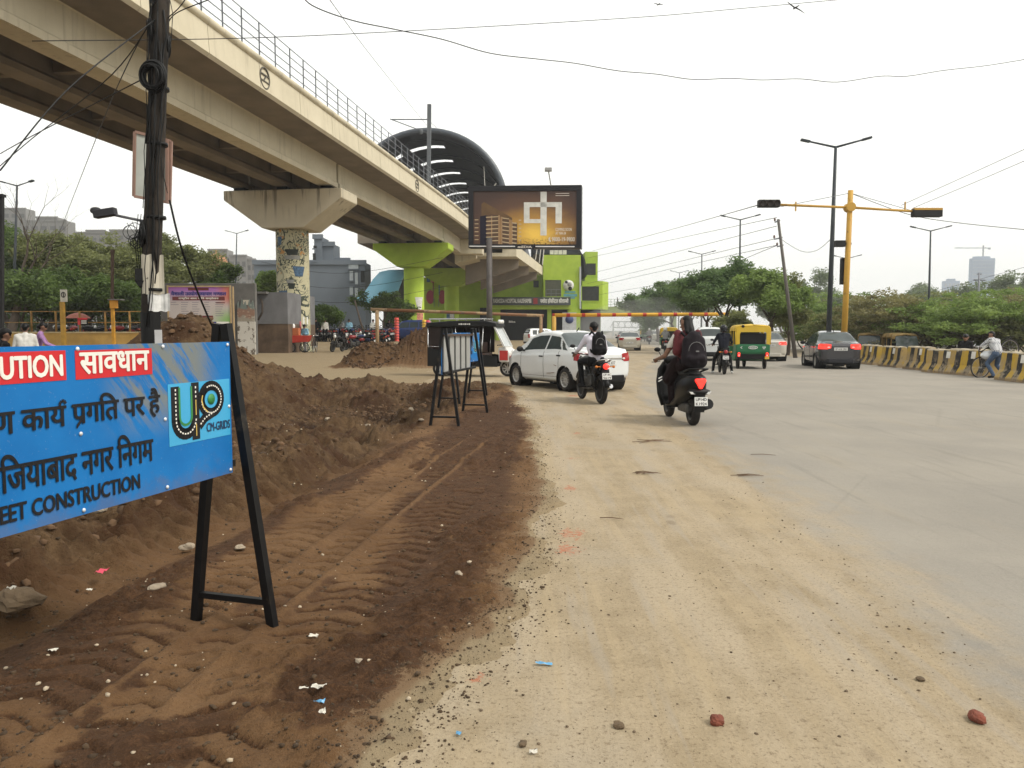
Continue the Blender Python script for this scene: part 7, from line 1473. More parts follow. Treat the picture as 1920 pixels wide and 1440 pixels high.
q = at(30, 640, 48); tree('bare tree with thin branches above the left trees', (q.x - .4, 48, gz(q.x, 48)), 83, 11.3, None, .30, .30, .55, .22, 4, 3, name='bare_tree', cat='tree'); q = at(488, 640, 56); tree('bare twisted tree left of the painted pier', (q.x, 56, gz(q.x, 56)), 84, 5.6, None, .12, .35, .6, .2, 4, 3, name='bare_tree', cat='tree')

# ================================================================ BACKDROP BUILDINGS AND WALLS
def block(label, boxes, Y_, depth, mat, name='building', cat='building', rows=0, cols=0, winm=None, wr=(.62, .5)):
    """boxes of photo columns and top rows; windows as recessed panes with frames"""
    q = at((boxes[0][0] + boxes[0][1]) / 2, 640, Y_); t = thing(name, label, cat, (q.x, Y_, 0)); inv = Matrix.Translation(-t.location)
    for j, (x0, x1, yt) in enumerate(boxes):
        a, c = at(x0, yt, Y_), at(x1, yt, Y_); b = MB(); d0 = .37 * j; b.bb(a.x, c.x, Y_ + d0, Y_ + depth + d0 * .5, -.3, a.z); b.build('wall', mat, t, True)
        b = MB(); b.bb(a.x - .15, c.x + .15, Y_ + d0 - .15, Y_ + d0 + .2, a.z - .25, a.z + .25); b.build('roof_edge', mat, t, True)
        if rows:
            for r in range(rows):
                z = a.z - 1.0 - (r + .5) * (a.z * .75 / rows)
                if z < 3: continue
                if z < a.z * .42: continue
                for k in range(cols):
                    w_ = (c.x - a.x) / cols; x = a.x + w_ * (k + .5); b = MB(); b.bb(x - w_ * wr[0] / 2, x + w_ * wr[0] / 2, Y_ + d0 - .08, Y_ + d0 + .02, z - a.z * .75 / rows * wr[1] / 2, z + a.z * .75 / rows * wr[1] / 2); b.build('window', winm or GLASSD, t, True)
    return t
GRB = pm('tower_grey', (.20, .195, .185), .9, .12, .05); GRW = pm('tower_window', (.10, .10, .10), .7)
block('grey apartment tower at the left edge behind the trees', [(-40, 48, 391)], 250, 5, GRB, rows=12, cols=6, winm=GRW)
block('stepped grey apartment tower left of the utility pole', [(40, 124, 414), (66, 106, 407)], 240, 5, GRB, rows=11, cols=5, winm=GRW)
block('wide grey apartment block behind the street lamp arm', [(140, 212, 436), (160, 196, 432), (203, 274, 431)], 235, 5, GRB, rows=10, cols=5, winm=GRW)
block('grey block left of the orange dome', [(371, 420, 482), (389, 425, 468)], 220, 5, GRB, rows=7, cols=4, winm=GRW); block('low grey block right of the orange dome', [(430, 462, 479), (455, 478, 486)], 220, 5, GRB, rows=6, cols=3, winm=GRW)
BG = pm('blue_grey_render', (.15, .175, .205), .85, .08, .3); WHW = pm('window_white', (.42, .46, .48), .4)
bb_ = block('blue grey building with a stepped roof behind the painted pier', [(476, 684, 492), (587, 601, 443), (600, 622, 456), (622, 650, 486)], 84, 3.5, BG)
for x0, x1, y0, y1, m_ in ((656, 662, 508, 526, WHW), (666, 671, 511, 533, WHW), (656, 662, 538, 553, WHW), (666, 671, 540, 558, WHW), (654, 672, 494, 504, WHW), (588, 594, 461, 466, GLASSD), (587, 592, 475, 490, GLASSD), (677, 684, 508, 530, GLASSD)):
    a, c = at(x0, y1, 84), at(x1, y0, 84); b = MB(); b.bb(a.x, c.x, 83.9, 84.02, a.z, c.z); f = b.build('window', m_, bb_, True); b = MB(); b.bb(a.x - .1, c.x + .1, 83.8, 83.95, a.z - .12, a.z); s_ = b.build('sill', BG, f); s_.matrix_parent_inverse = Matrix.Translation(-bb_.location)
Y_ = 90; c = at(406, 500, Y_); t = thing('domed_pavilion', 'orange stone pavilion with a ribbed dome above the grey wall', 'pavilion', (c.x, Y_, 0)); ORS = pm('orange_stone', (.36, .19, .10), .85, .15, 2)
b = MB(); z0 = at(406, 540, Y_).z; z1 = at(406, 498, Y_).z; b.lathe([(1.35, 0), (1.35, z1)], (0, 0, 0), (0, 0, 1), 8, sm=False); b.lathe([(2.0, 0), (2.0, z1 - 2.2), (1.6, z1 - 2.0)], (0, .3, 0), (0, 0, 1), 8, sm=False); b.build('shaft', ORS, t); b = MB(); b.lathe([(1.95, z1 - .05), (2.0, z1 + .1), (1.3, z1 + .25), (1.25, z1 + .5), (1.0, z1 + .95), (.55, z1 + 1.25), (.12, z1 + 1.4), (.08, z1 + 1.8), (0, z1 + 1.85)], (0, 0, 0), (0, 0, 1), 16); b.build('dome', ORS, t)
# compound wall, banner, broken tiles
Y_ = 41.0; GW_ = pm('wall_grey', (.13, .125, .115), .9, .25, 1.2, dirt=.1); WW = NT('flaking_whitewash'); _k = WW.ramp(WW.noise(3.5, 7, .72), .56, .60); WWM = WW.fin(WW.mix(_k, (.56, .54, .49), (.14, .115, .09)), .9)
a, c = at(300, 531, Y_), at(478, 531, Y_); t = thing('compound_wall', 'grey plastered compound wall behind the purple banner', 'wall', ((a.x + c.x) / 2, Y_, 0)); b = MB(); b.bb(a.x, c.x, Y_, Y_ + .3, -.2, a.z); b.build('wall', GW_, t, True, bevel=.03)
b = MB(); x0 = at(431, 0, Y_).x; zz = at(431, 603, Y_).z; b.bb(x0, c.x - .02, Y_ - .08, Y_, -.2, zz); b.build('whitewash', WWM, t, True)
mz = NT('broken_mosaic'); v_ = mz.n('ShaderNodeTexVoronoi'); v_.inputs['Scale'].default_value = 5; mz.l(mz.scaled((1, 1, 1.6)), v_.inputs['Vector']); z_ = mz.xyz()[2]; nz_ = mz.math('ADD', z_, mz.math('MULTIPLY', mz.noise(2.5, 5, .7), 1.0)); cc_ = mz.mix(mz.ramp(v_.outputs['Distance'], .1, .45), (.42, .40, .34), (.16, .16, .14)); hs = mz.mix(mz.ramp(nz_, 2.75, 2.85), (.42, .36, .28), (.35, .14, .07)); hs = mz.mix(mz.ramp(nz_, 3.1, 3.2), hs, (.17, .24, .22)); MOS = mz.fin(mz.mix(.5, cc_, hs), .8)
b = MB(); zt2 = at(431, 569, Y_).z; xs = np.linspace(x0, c.x - .05, 15); poly = [(x0, zz), (c.x - .05, zz)] + [(float(x), zt2 + .22 * math.sin(i * 2.1) - (.3 if i > 10 else 0) * 0 + .1 * math.sin(i * 5.3)) for i, x in reversed(list(enumerate(xs)))]; b.prism(poly, (0, Y_ - .06, 0), (1, 0, 0), (0, 0, 1), (0, .05, 0)); b.build('mosaic', MOS, t, True)
b = MB(); q = at(462, 567, Y_); b.box((q.x, Y_ - .03, q.z), (.32, .03, .26)); b.build('paper_notice', PAPER, t, True)
Y_ = 43.5; a, c = at(479, 548, Y_), at(522, 548, Y_); t = thing('corner_house', 'low grey house corner with a rusty lower wall left of the painted pier', 'house', ((a.x + c.x) / 2, Y_, 0)); b = MB(); b.bb(a.x, c.x + .5, Y_, Y_ + 6, 1.9, a.z); b.build('wall', pm('house_grey', (.15, .15, .155), .9, .2, 1), t, True); b = MB(); b.bb(a.x, c.x + .5, Y_ + .02, Y_ + 6, -.2, 1.898); b.build('lower_wall', pm('brown_stain', (.10, .065, .04), .9, .4, 1.5), t, True); b = MB(); b.bb(a.x - .2, a.x + .75, Y_ - .5, Y_ - .01, a.z - .1, a.z + .02); b.build('roof', GW_, t, True); b = MB(); b.tube([at(484, 600, Y_ - .2), at(492, 585, Y_ - .2), at(492, 570, Y_ - .2), at(489, 560, Y_ - .2)], .06, 6); b.build('branch_prop', BARK, t, True)
Y_ = 39.0; a, c = at(318, 613, Y_), at(430, 537, Y_); t = thing('event_banner', 'purple and cream event banner on a tall frame beside the mound', 'banner', ((a.x + c.x) / 2, Y_, 0)); BW_, BH_ = c.x - a.x, c.z - a.z
bn = NT('banner_print'); uv = bn.n('ShaderNodeUVMap'); s_ = bn.n('ShaderNodeSeparateXYZ'); bn.l(uv.outputs[0], s_.inputs[0]); x_, y_ = s_.outputs[0], s_.outputs[1]; cc_ = bn.mix(bn.ramp(y_, .55, 1.0), (.50, .44, .42), (.36, .12, .44)); cc_ = bn.mix(bn.math('MULTIPLY', bn.ramp(x_, .72, 1.0), bn.ramp(y_, .45, .75)), cc_, (.55, .16, .10)); cc_ = bn.mix(bn.math('MULTIPLY', bn.ramp(x_, .6, 1.0), bn.ramp(y_, .55, .15)), cc_, (.22, .42, .12)); BNP = bn.fin(cc_, .6)
b = MB(); b.flat([(0, 0), (BW_, 0), (BW_, BH_), (0, BH_)], a, (1, 0, 0), (0, 0, 1)); ps2 = b.build('printed_sheet', BNP, t, True); ul = ps2.data.uv_layers.new(name='UVMap')
for i, u_ in enumerate(((0, 0), (1, 0), (1, 1), (0, 1))): ul.data[i].uv = u_
FRB = pm('frame_cream', (.42, .30, .16), .7); b = MB()
for p, q in (((a.x, Y_, a.z), (c.x, Y_, a.z)), ((a.x, Y_, c.z), (c.x, Y_, c.z)), ((a.x - .04, Y_, -.3), (a.x - .04, Y_, c.z + .05)), ((c.x + .04, Y_, -.3), (c.x + .04, Y_, c.z + .05)), ((c.x + .16, Y_ + .05, -.3), (c.x + .16, Y_ + .05, c.z))): b.beam(p, q, .07, .07)
b.build('frame', FRB, t, True); binv2 = Matrix.Translation(-t.location)
def bpanel(x0, y0, x1, y1, m_, off=.004): b = MB(); b.flat([(x0 * BW_, y0 * BH_), (x1 * BW_, y0 * BH_), (x1 * BW_, y1 * BH_), (x0 * BW_, y1 * BH_)], a - Vector((0, off, 0)), (1, 0, 0), (0, 0, 1)); o = b.build('printed_strip', m_, ps2); o.matrix_parent_inverse = binv2; return o
def btxt(gl, x0, y0, x1, y1, m_): o = letter(gl, a + Vector((x0 * BW_, 0, y0 * BH_)), (1, 0, 0), (0, 0, 1), (x1 - x0) * BW_, (y1 - y0) * BH_, m_, ps2, world=False, off=.010); o.matrix_parent_inverse = binv2
MRN = pm('banner_maroon', (.14, .02, .02), .6); NVB = pm('banner_navy', (.03, .03, .20), .6); GRT = pm('banner_grey', (.24, .22, .24), .6)
bpanel(.32, .90, .66, .965, MRN); bpanel(.06, .655, .92, .75, MRN); btxt(deva(['व', 'ैशाली', ' ', 'उ', ('half', 'द'), 'योग', ' ', ('half', 'व'), 'यापार', ' ', 'म', ('half', 'ण'), 'डल'], .05), .04, .77, .95, .89, NVB); btxt(deva(['राष्टीय', ' ', 'बाल', ' ', 'किव', ' ', 'सम्मेलन'], .03), .16, .668, .82, .74, SWH)
for j, (x, w_) in enumerate(((.03, .13), (.20, .12), (.38, .12), (.58, .10), (.76, .14))):
    for r in range(7 if j else 2): bpanel(x, .60 - .055 * r, x + w_ * (.7 + .3 * ((r * 7 + j * 3) % 4) / 3), .615 - .055 * r, GRT)
bpanel(.77, .585, .92, .61, MRN); bpanel(.42, .17, .72, .28, MRN); bpanel(.5, 0, .77, .13, NVB); bpanel(.775, .0, .985, .13, SWH, .003)
# yellow kerb wall, mesh fence and posts on the left
Y_ = 35.0; a, c = at(-60, 622, Y_), at(262, 622, Y_); t = thing('yellow_wall', 'low ochre yellow wall behind the riders on the left', 'wall', ((a.x + c.x) / 2, Y_, 0)); b = MB(); b.bb(a.x, c.x, Y_, Y_ + .35, -.2, a.z - .06); b.build('wall', pm('ochre_wall', (.44, .27, .07), .85, .2, 1.5, dirt=.15), t, True); b = MB(); b.bb(a.x, c.x, Y_ - .03, Y_ + .38, a.z - .06, a.z); b.build('coping', pm('coping_cream', (.45, .36, .2), .85, .2, 2), t, True)
t = thing('yellow_fence', 'rusty yellow tube fence standing on the low ochre wall', 'fence', ((a.x + c.x) / 2, Y_ + .15, a.z)); zt = at(0, 584, Y_).z; FY = pm('fence_yellow', (.24, .13, .025), .7, .4, 4)
for px in (-20, 55, 101, 146, 194, 240): x = at(px, 600, Y_).x; b = MB(); b.tube([(x, Y_ + .15, a.z - .1), (x, Y_ + .15, zt)], .045, 8); b.build('post', FY, t, True)
for z in (zt, a.z + .42): b = MB(); b.tube([(a.x, Y_ + .15, z), (c.x, Y_ + .15, z)], .022, 6); b.build('rail', FY, t, True)
Y_ = 33; q = at(118, 600, Y_); t = thing('sign_post', 'yellow post with a small parking style sign left of the fence box', 'sign post', (q.x, Y_, gz(q.x, Y_))); b = MB(); b.beam((q.x, Y_, 0), (q.x, Y_, at(118, 566, Y_).z), .15, .15); b.build('post', pm('post_ochre', (.38, .22, .03), .7, .3, 4), t, True); a, c = at(114, 566, Y_), at(125.5, 543, Y_); b = MB(); b.bb(a.x, c.x, Y_ - .03, Y_ + .02, a.z, c.z); sp = b.build('sign_plate', pm('plate_cream', (.5, .48, .42), .6), t, True); b = MB(); m_ = (a + c) / 2; b.ring((m_.x, Y_ - .04, m_.z + .04), .085, .014, (0, 1, 0), 20, 6, sy=1.3); b.beam((m_.x, Y_ - .04, m_.z - .06), (m_.x, Y_ - .04, m_.z + .16), .03, .01); o = b.build('symbol', SBK, sp); o.matrix_parent_inverse = Matrix.Translation(-t.location)
Y_ = 34; q = at(212, 600, Y_); t = thing('box_post', 'yellow post carrying an orange box under a small roof', 'post', (q.x, Y_, gz(q.x, Y_))); b = MB(); b.beam((q.x, Y_, 0), (q.x, Y_, at(0, 564, Y_).z), .12, .12); b.build('post', pm('post_orange', (.48, .24, .02), .7, .3, 4), t, True); a, c = at(208, 578, Y_), at(219, 563, Y_); b = MB(); b.bb(a.x, c.x, Y_ - .12, Y_ + .12, a.z, c.z); b.build('box', pm('box_orange', (.60, .27, .02), .6), t, True, bevel=.02); b = MB(); b.bb(a.x - .05, c.x + .25, Y_ - .2, Y_ + .2, c.z, c.z + .05); b.build('roof', GW_, t, True)
t = thing('brown_post', 'tall rusty brown post rising behind the fence box', 'post', (at(211, 600, 37).x, 37, .8)); b = MB(); b.beam(at(210, 610, 37), at(211, 469, 37), .11, .11); b.beam(at(208, 471, 37), at(214, 471, 37), .14, .14); b.build('shaft', pm('rust_post', (.07, .04, .025), .8), t, True)
t = thing('left_edge_post', 'dark post at the very left edge of the photo', 'post', (at(2, 640, 17).x, 17, gz(at(2, 640, 17).x, 17))); b = MB(); b.beam(at(2, 700, 17), at(2, 367, 17), .09, .09); b.box(at(2, 367, 17), (.14, .14, .06)); b.build('shaft', pm('post_black', (.02, .02, .02), .6), t, True)
Y_ = 40; q = at(146, 590, Y_); t = thing('vendor_umbrella', 'faded red umbrella behind the yellow fence', 'umbrella', (q.x, Y_, gz(q.x, Y_))); zt = at(0, 586, Y_).z; b = MB(); b.tube([(q.x, Y_, .7), (q.x, Y_, zt)], .03, 6); b.build('pole', STEEL, t, True); b = MB(); b.lathe([(.62, zt - .30), (.42, zt - .13), (.2, zt - .04), (0, zt)], (q.x, Y_, 0), (0, 0, 1), 10, sm=False); b.build('canopy', pm('faded_red', (.28, .09, .06), .8, .2, 2), t, True)
Y_ = 34.6; q = at(156, 602, Y_); t = thing('fence_notice', 'small red and black notice board hung on the yellow fence', 'notice', (q.x, Y_, q.z)); a, c = at(146, 609, Y_), at(164, 596, Y_); b = MB(); b.bb(a.x, c.x, Y_, Y_ + .03, a.z, c.z); b.build('board', pm('notice_dark', (.02, .02, .02), .6), t, True); b = MB(); b.bb(a.x, a.x + .12, Y_ - .006, Y_ - .001, a.z, c.z - .1); b.bb(a.x, c.x, Y_ - .008, Y_ - .003, c.z - .08, c.z); b.build('red_band', RED, t, True); b = MB()
for k in range(2): b.bb(a.x + .16, c.x - .05, Y_ - .006, Y_ - .001, a.z + .06 + .09 * k, a.z + .10 + .09 * k)
b.build('text_band', SWH, t, True)
# blue curved roof shelter and little stall
t = thing('curved_roof_shelter', 'shelter with a swooping pale blue sheet roof behind the lime pier', 'shelter', (at(715, 560, 84).x, 84, 0)); bs_ = NT('blue_sheet'); w_ = bs_.n('ShaderNodeTexWave'); w_.inputs['Scale'].default_value = 3.0; bs_.l(bs_.tc.outputs['Object'], w_.inputs['Vector']); BLS = bs_.fin(bs_.mix(bs_.ramp(w_.outputs['Fac'], .7, .95), (.17, .42, .55), (.26, .52, .64)), .5)
b = MB(); cur = [(660, 568, 76), (675, 560, 78), (688, 546, 80), (700, 527, 83), (712, 514, 86), (730, 510, 90)]; vs = [at(*p) for p in cur] + [at(*p) for p in ((728, 574, 76), (737, 563, 78), (746, 548, 80), (753, 530, 83), (759, 516, 86), (769, 509, 90))]; b.add(vs, [(i, i + 1, 6 + i + 1, 6 + i) for i in range(5)], 0, True); o = b.build('roof', BLS, t, True); md = o.modifiers.new('thick', 'SOLIDIFY'); md.thickness = .25
b = MB(); b.bb(at(712, 0, 90.5).x, at(765, 0, 90.5).x, 90.5, 91.5, 0, at(0, 520, 90).z); b.build('back_wall', pm('shade_wall', (.06, .06, .05), .9), t, True)
Y_ = 86; a, c = at(634, 586, Y_), at(682, 569, Y_); t = thing('green_stall', 'small lime green stall with a dark roof left of the blue shelter', 'stall', ((a.x + c.x) / 2, Y_, .4)); b = MB(); b.bb(a.x, c.x, Y_, Y_ + 4, a.z + .3, c.z); b.build('fascia', GREEN, t, True); b = MB(); b.bb(a.x - .3, c.x + 1.2, Y_ - .4, Y_ + 4.4, c.z, c.z + .35); b.build('roof', NAVY, t, True)
b = MB()
for x in (a.x + .2, (a.x + c.x) / 2, c.x - .2): b.bb(x - .25, x + .25, Y_ + .2, Y_ + .7, .2, a.z + .3)
b.build('column', GREEN, t, True); b = MB(); q = at(667, 570, Y_ - .5); b.box(q, (1.0, .1, .9)); b.build('sign_plate', PLATE, t, True); b = MB(); b.bb(a.x, c.x, Y_ + 2, Y_ + 2.2, .2, a.z + .3); b.build('back_wall', pm('shade_wall', (.06, .06, .05), .9), t, True)
Y_ = 55; t = thing('leaning_stick', 'dark leaning pole propped among the motorcycles', 'pole', at(686, 648, Y_)); b = MB(); b.tube([at(665, 563, Y_), at(675, 600, Y_), at(690, 650, Y_)], [.05, .07, .08], 8); b.build('shaft', BARK, t, True)
# red vending cart with a cycle wheel
Y_ = 44.6; q = at(559, 645, Y_); zc = gz(q.x, Y_); t = thing('food_cart', 'small red street food cart with an orange box on top at the painted pier', 'cart', (q.x, Y_, zc)); CR = pm('cart_red', (.42, .03, .015), .5, .15, 3)
b = MB(); b.prism([(-.5, .55), (.62, .62), (.75, .98), (-.62, .98)], (0, -.3, 0), (1, 0, 0), (0, 0, 1), (0, .6, 0)); b.build('tray', CR, t, bevel=.02); b = MB(); b.bb(-.52, .1, -.22, .22, .985, 1.42); b.build('box', pm('cart_orange', (.42, .12, .04), .6), t, bevel=.02); b = MB(); b.lathe([(.13, 1.42), (.15, 1.55), (.1, 1.66), (0, 1.68)], (-.3, 0, 0), (0, 0, 1), 12); b.build('pot', PLATE, t)
for x in (-.35, .45): b = MB(); b.ring((x, -.32, .3), .27, .025, (0, 1, 0), 24, 6); wq = b.build('wheel', TYRE, t); b = MB(); [b.tube([(x, -.32, .3), (x + .25 * math.cos(k * .785), -.32, .3 + .25 * math.sin(k * .785))], .006, 4) for k in range(8)]; b.build('spokes', CHROME, wq)
b = MB(); b.tube([(-.4, .2, .02), (-.4, .2, .56)], .025, 6); b.tube([(.5, .2, .02), (.5, .2, .6)], .025, 6); b.build('leg', STEEL, t)
q = at(576, 650, 44); bicycle('bicycle standing behind the red food cart', (q.x + .2, 44.6, gz(q.x, 44.6) + .335), (q.x + .1, 45.65, gz(q.x, 45.6) + .335), 0, gz(q.x, 45))
# stacked plastic toy racks and dark van under the station
for px, m_, lb in ((744, pm('toy_red', (.5, .05, .03), .5), 'stack of red plastic stools under the lime pier'), (796, pm('toy_yellow', (.6, .36, .03), .5), 'stack of yellow plastic stools under the lime pier'), (803, pm('toy_pink', (.5, .04, .08), .5), 'stack of pink plastic stools under the lime pier')):
    Y_ = 58; q = at(px, 640, Y_); z = gz(q.x, Y_); t = thing('stool_stack', lb, 'stools', (q.x, Y_, z), 0, 'stacked plastic stools')
    for k in range(9): b = MB(); b.lathe([(.20, 0), (.15, .16), (.0, .17)], (0, 0, .05 + k * .2), (0, 0, 1), 12); b.build('stool', m_, t)
Y_ = 60; q = at(765, 640, Y_); car('dark_van', 'dark blue parked car behind the dirt heap under the station', 'car', (q.x, 61, gz(q.x, 61)), R_(80), BLB, HATCH, lines=('UP14',))
# footbridge far off
Y_ = 140; a, c = at(1118, 588, Y_), at(1275, 588, Y_); t = thing('footbridge', 'green footbridge with railings crossing the far road', 'footbridge', ((a.x + c.x) / 2, Y_, 0)); GRF = pm('bridge_green', (.22, .28, .08), .8); b = MB(); b.bb(a.x, c.x, Y_, Y_ + 3, a.z, at(0, 575, Y_).z); b.build('deck', GRF, t, True); b = MB()
for k in range(24): x = a.x + (c.x - a.x) * k / 23; b.beam((x, Y_, at(0, 575, Y_).z), (x, Y_, at(0, 561, Y_).z), .08, .08)
for y in (561, 566, 571): b.beam((a.x, Y_, at(0, y, Y_).z), (c.x, Y_, at(0, y, Y_).z), .08, .08)
b.build('railing', pm('rail_pale', (.4, .42, .38), .6), t, True)
for x in (a.x + .4, c.x - 1): b = MB(); b.bb(x - .5, x + .5, Y_ + .6, Y_ + 2, -.1, a.z); b.build('column', GRF, t, True)
for px, lb in ((1158, 'tiny person walking on the footbridge, left one'), (1182, 'tiny person on the footbridge, right one')): q = at(px, 575, Y_ + 1); person(lb, (q.x, Y_ + 1, at(0, 575, Y_).z), R_(90), stand(1.7, stride=.2), BLK, BLK, voxel=.05)
# far gantry seen under the footbridge, pale walls and stalls behind the barriers
t = thing('road_gantry', 'pale steel gantry far down the hazy road', 'gantry', (at(1170, 640, 210).x, 210, 0)); b = MB(); a, c = at(1150, 603, 210), at(1200, 603, 210)
for z in (a.z, a.z - 1.6): b.beam((a.x, 210, z), (c.x, 210, z), .3, .3)
for k in range(9): x = a.x + (c.x - a.x) * k / 8; b.beam((x, 210, a.z), (x + .8 * (k % 2 * 2 - 1), 210, a.z - 1.6), .15, .15)
for x in (a.x, c.x): b.beam((x, 210, 0), (x, 210, a.z), .4, .4)
b.build('frame', pm('gantry_pale', (.4, .42, .42), .6), t, True)
Y_ = 78; a, c = at(1655, 0, Y_), at(1990, 0, Y_); t = thing('boundary_wall', 'long pale boundary wall glimpsed between the low tree trunks', 'wall', ((a.x + c.x) / 2, Y_, 0)); b = MB(); b.bb(a.x, c.x, Y_, Y_ + .3, 0, 2.0); b.build('wall', pm('wall_pale', (.42, .40, .36), .85, .15, .6), t, True); b = MB(); b.bb(a.x, c.x, Y_ - .06, Y_ + .36, 2.0, 2.12); b.build('coping', pm('wall_pale2', (.36, .34, .3), .85), t, True)
Y_ = 52; a, c = at(1668, 640, Y_), at(1706, 600, Y_); t = thing('orange_stall', 'orange and red roadside stall behind the auto rickshaws', 'stall', ((a.x + c.x) / 2, Y_, 0)); b = MB(); b.bb(a.x, c.x, Y_, Y_ + 1.6, 0, c.z - .3); b.build('wall', pm('stall_orange', (.48, .20, .04), .7, .2, 2), t, True); b = MB(); b.prism([(a.x - .6, c.z - .35), (c.x + .2, c.z - .25), (c.x + .2, c.z - .2), (a.x - .6, c.z - .3)], (0, Y_ - .8, 0), (1, 0, 0), (0, 0, 1), (0, 2.6, 0)); b.build('roof', pm('stall_red', (.32, .05, .035), .7), t, True)
q = at(1846, 640, 50); car('white_car', 'white parked car behind the cyclist', 'car', (q.x, 52, -.2), R_(80), WHITE, HATCH, lines=('DL',))
# distant towers, crane, pylon
t = thing('tower_block', 'tall unfinished tower fading into the haze', 'tower block', (at(1842, 600, 900).x, 900, 0)); TB = pm('tower_haze_blue', (.20, .28, .40), .9, .1, .02); a, c = at(1824, 484, 900), at(1866, 484, 900); b = MB(); b.bb(a.x, c.x, 900, 907, 0, a.z); b.build('wall', TB, t, True); b = MB()  # bluish haze tint painted into the tower's wall colour
for k in range(20): b.bb(a.x - .3, c.x + .3, 899.2, 899.9, 4 + k * 4.1, 4.6 + k * 4.1)
b.build('floor_edge', pm('tower_edge', (.32, .36, .41), .9), t, True); b = MB(); b.bb(a.x + 3, c.x - 5, 901, 906, a.z, a.z + 2.2); b.build('roof', TB, t, True)
q = at(1843, 482, 915); t = thing('tower_crane', 'tower crane on top of the hazy unfinished tower', 'crane', (q.x, 915, a.z + 2.2)); b = MB(); b.beam((q.x, 915, a.z + 2), (q.x, 915, at(0, 460, 915).z), 1.2, 1.2); b.build('mast', STEEL, t, True); b = MB(); b.beam(at(1790, 465, 915), at(1857, 465, 915), .8, 1.0); b.beam(at(1853, 466, 915), at(1857, 466, 915), 1.5, 2.2); b.build('jib', STEEL, t, True)
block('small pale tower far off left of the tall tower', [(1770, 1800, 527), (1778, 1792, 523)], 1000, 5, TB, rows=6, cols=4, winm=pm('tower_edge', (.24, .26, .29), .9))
q = at(1836, 575, 150); t = thing('pylon', 'power line pylon with one cross arm in front of the tower', 'pylon', (q.x, 150, 0)); b = MB(); b.tube([(q.x, 150, 0), at(1836, 511, 150)], [.3, .15], 8); b.build('mast', STEEL, t, True); b = MB(); b.beam(at(1826, 525, 150), at(1847, 526, 150), .25, .25); b.beam(at(1832, 514, 150), at(1840, 514, 150), .2, .2); b.build('cross_arm', STEEL, t, True)
# birds
for (px, py, Y_, a_, lb) in ((1492, 14, 40, 1, 'larger bird gliding with spread wings'), (1235, 8, 60, 0, 'small bird near the top edge')):
    q = at(px, py, Y_); t = thing('bird', lb, 'bird', q, .3); mb = MB(); P = [((0, -.14, 0), (0, .14, 0), .03, .045, 0), ((0, .14, .01), (0, .2, .01), .035, .02, 0), ((0, -.14, 0), (0, -.26, 0), .03, .02, 0)]; k = .62 if a_ else .5
    for s in (-1, 1): P += [((s * .03, .05, .01), (s * k * .45, .07, .05 - .1 * s * a_), .035, .03, 0), ((s * k * .45, .07, .05 - .1 * s * a_), (s * k * .85, -.03, -.02 - .22 * s * a_), .03, .012, 0)]
    for p in P: capsule(mb, *p[:4], 10)
    remesh(mb, .012, 'body', [pm('bird_dark', (.02, .018, .016), .8)], t, P, 1)
# ================================================================ STONES, TWIGS, LITTER
def rock(b, c, r, rng, mi=0):
    n0 = len(b.v); b.ball(c, (r * rng.uniform(.8, 1.3), r * rng.uniform(.7, 1.1), r * rng.uniform(.35, .7)), 16, mi, Matrix.Rotation(rng.uniform(0, 6), 4, 'Z'))
    for i in range(n0, len(b.v)):
        p = Vector(b.v[i]); d = p - Vector(c); b.v[i] = tuple(Vector(c) + d * (1 + .45 * mnoise.noise(p * (1.3 / r) + Vector((r * 99, 0, 0))) + .14 * mnoise.noise(p * (5 / r))))
    for i in range(len(b.s) - 1, -1, -1):
        if b.s[i] and max(b.f[i]) >= n0: b.s[i] = False
        else: break
BRK = pm('brick_red', (.16, .045, .025), .9, .35, 14, bump=.5, bscale=40); STN = pm('pale_stone', (.27, .22, .16), .9, .3, 9, bump=.4, bscale=30); CRT = pm('dirt_stone', (.10, .068, .038), .95, .3, 9, bump=.4, bscale=30); TWG = pm('twig_brown', (.13, .08, .05), .9)
rng = random.Random(4)
def piece(px, py, r, m_, name, label, cat, rise=.4):
    r = r * .62 if py < 850 else r; p = gr(px, py); z = max(0, gz(p.x, p.y)); p = gr(px, py, z); b = MB(); rock(b, (p.x, p.y, z + r * rise), r, rng); o = b.build(name, m_); o.location = (0, 0, 0); return tag(o, label, cat)
piece(1830, 1351, .042, BRK, 'brick_fragment', 'dark red brick fragment on the sand at the lower right', 'brick'); piece(1344, 1357, .032, BRK, 'brick_fragment', 'small pale red brick chip on the sand in the lower middle', 'brick')
for px, py, r, lb, m_ in ((190, 960, .055, 'flat pale stone lying right below the caution board', STN), (255, 955, .075, 'large upright pale stone leaning below the caution board', STN), (335, 918, .06, 'reddish stone at the lower right edge of the caution board', BRK), (40, 1140, .11, 'broad flat stone at the left edge under the board', CRT), (292, 1108, .045, 'triangular pale stone left of the near trestle leg', STN), (352, 1030, .05, 'flat pale shard on the bank behind the rear leg', STN), (450, 1029, .03, 'pinkish stone between the two legs of the near trestle', STN), (860, 1078, .022, 'round pale pebble on the dark soil strip', STN), (675, 1243, .022, 'pale pebble below the near trestle', STN), (771, 770, .10, 'white lump at the rim of the trench', STN), (790, 790, .09, 'pale slab beside the second trestle', STN), (540, 714, .14, 'grey boulder on the dirt heap', CRT), (615, 790, .11, 'pale lump on the heap slope', STN), (690, 800, .09, 'white stone low on the heap slope', STN), (980, 1398, .02, 'small stone near the bottom of the sand', CRT), (1160, 1364, .022, 'dark pebble on the sand left of the brick chip', CRT), (1725, 1276, .02, 'pebble on the sand at the right', CRT)): piece(px, py, r, m_, 'stone', lb, 'stone')
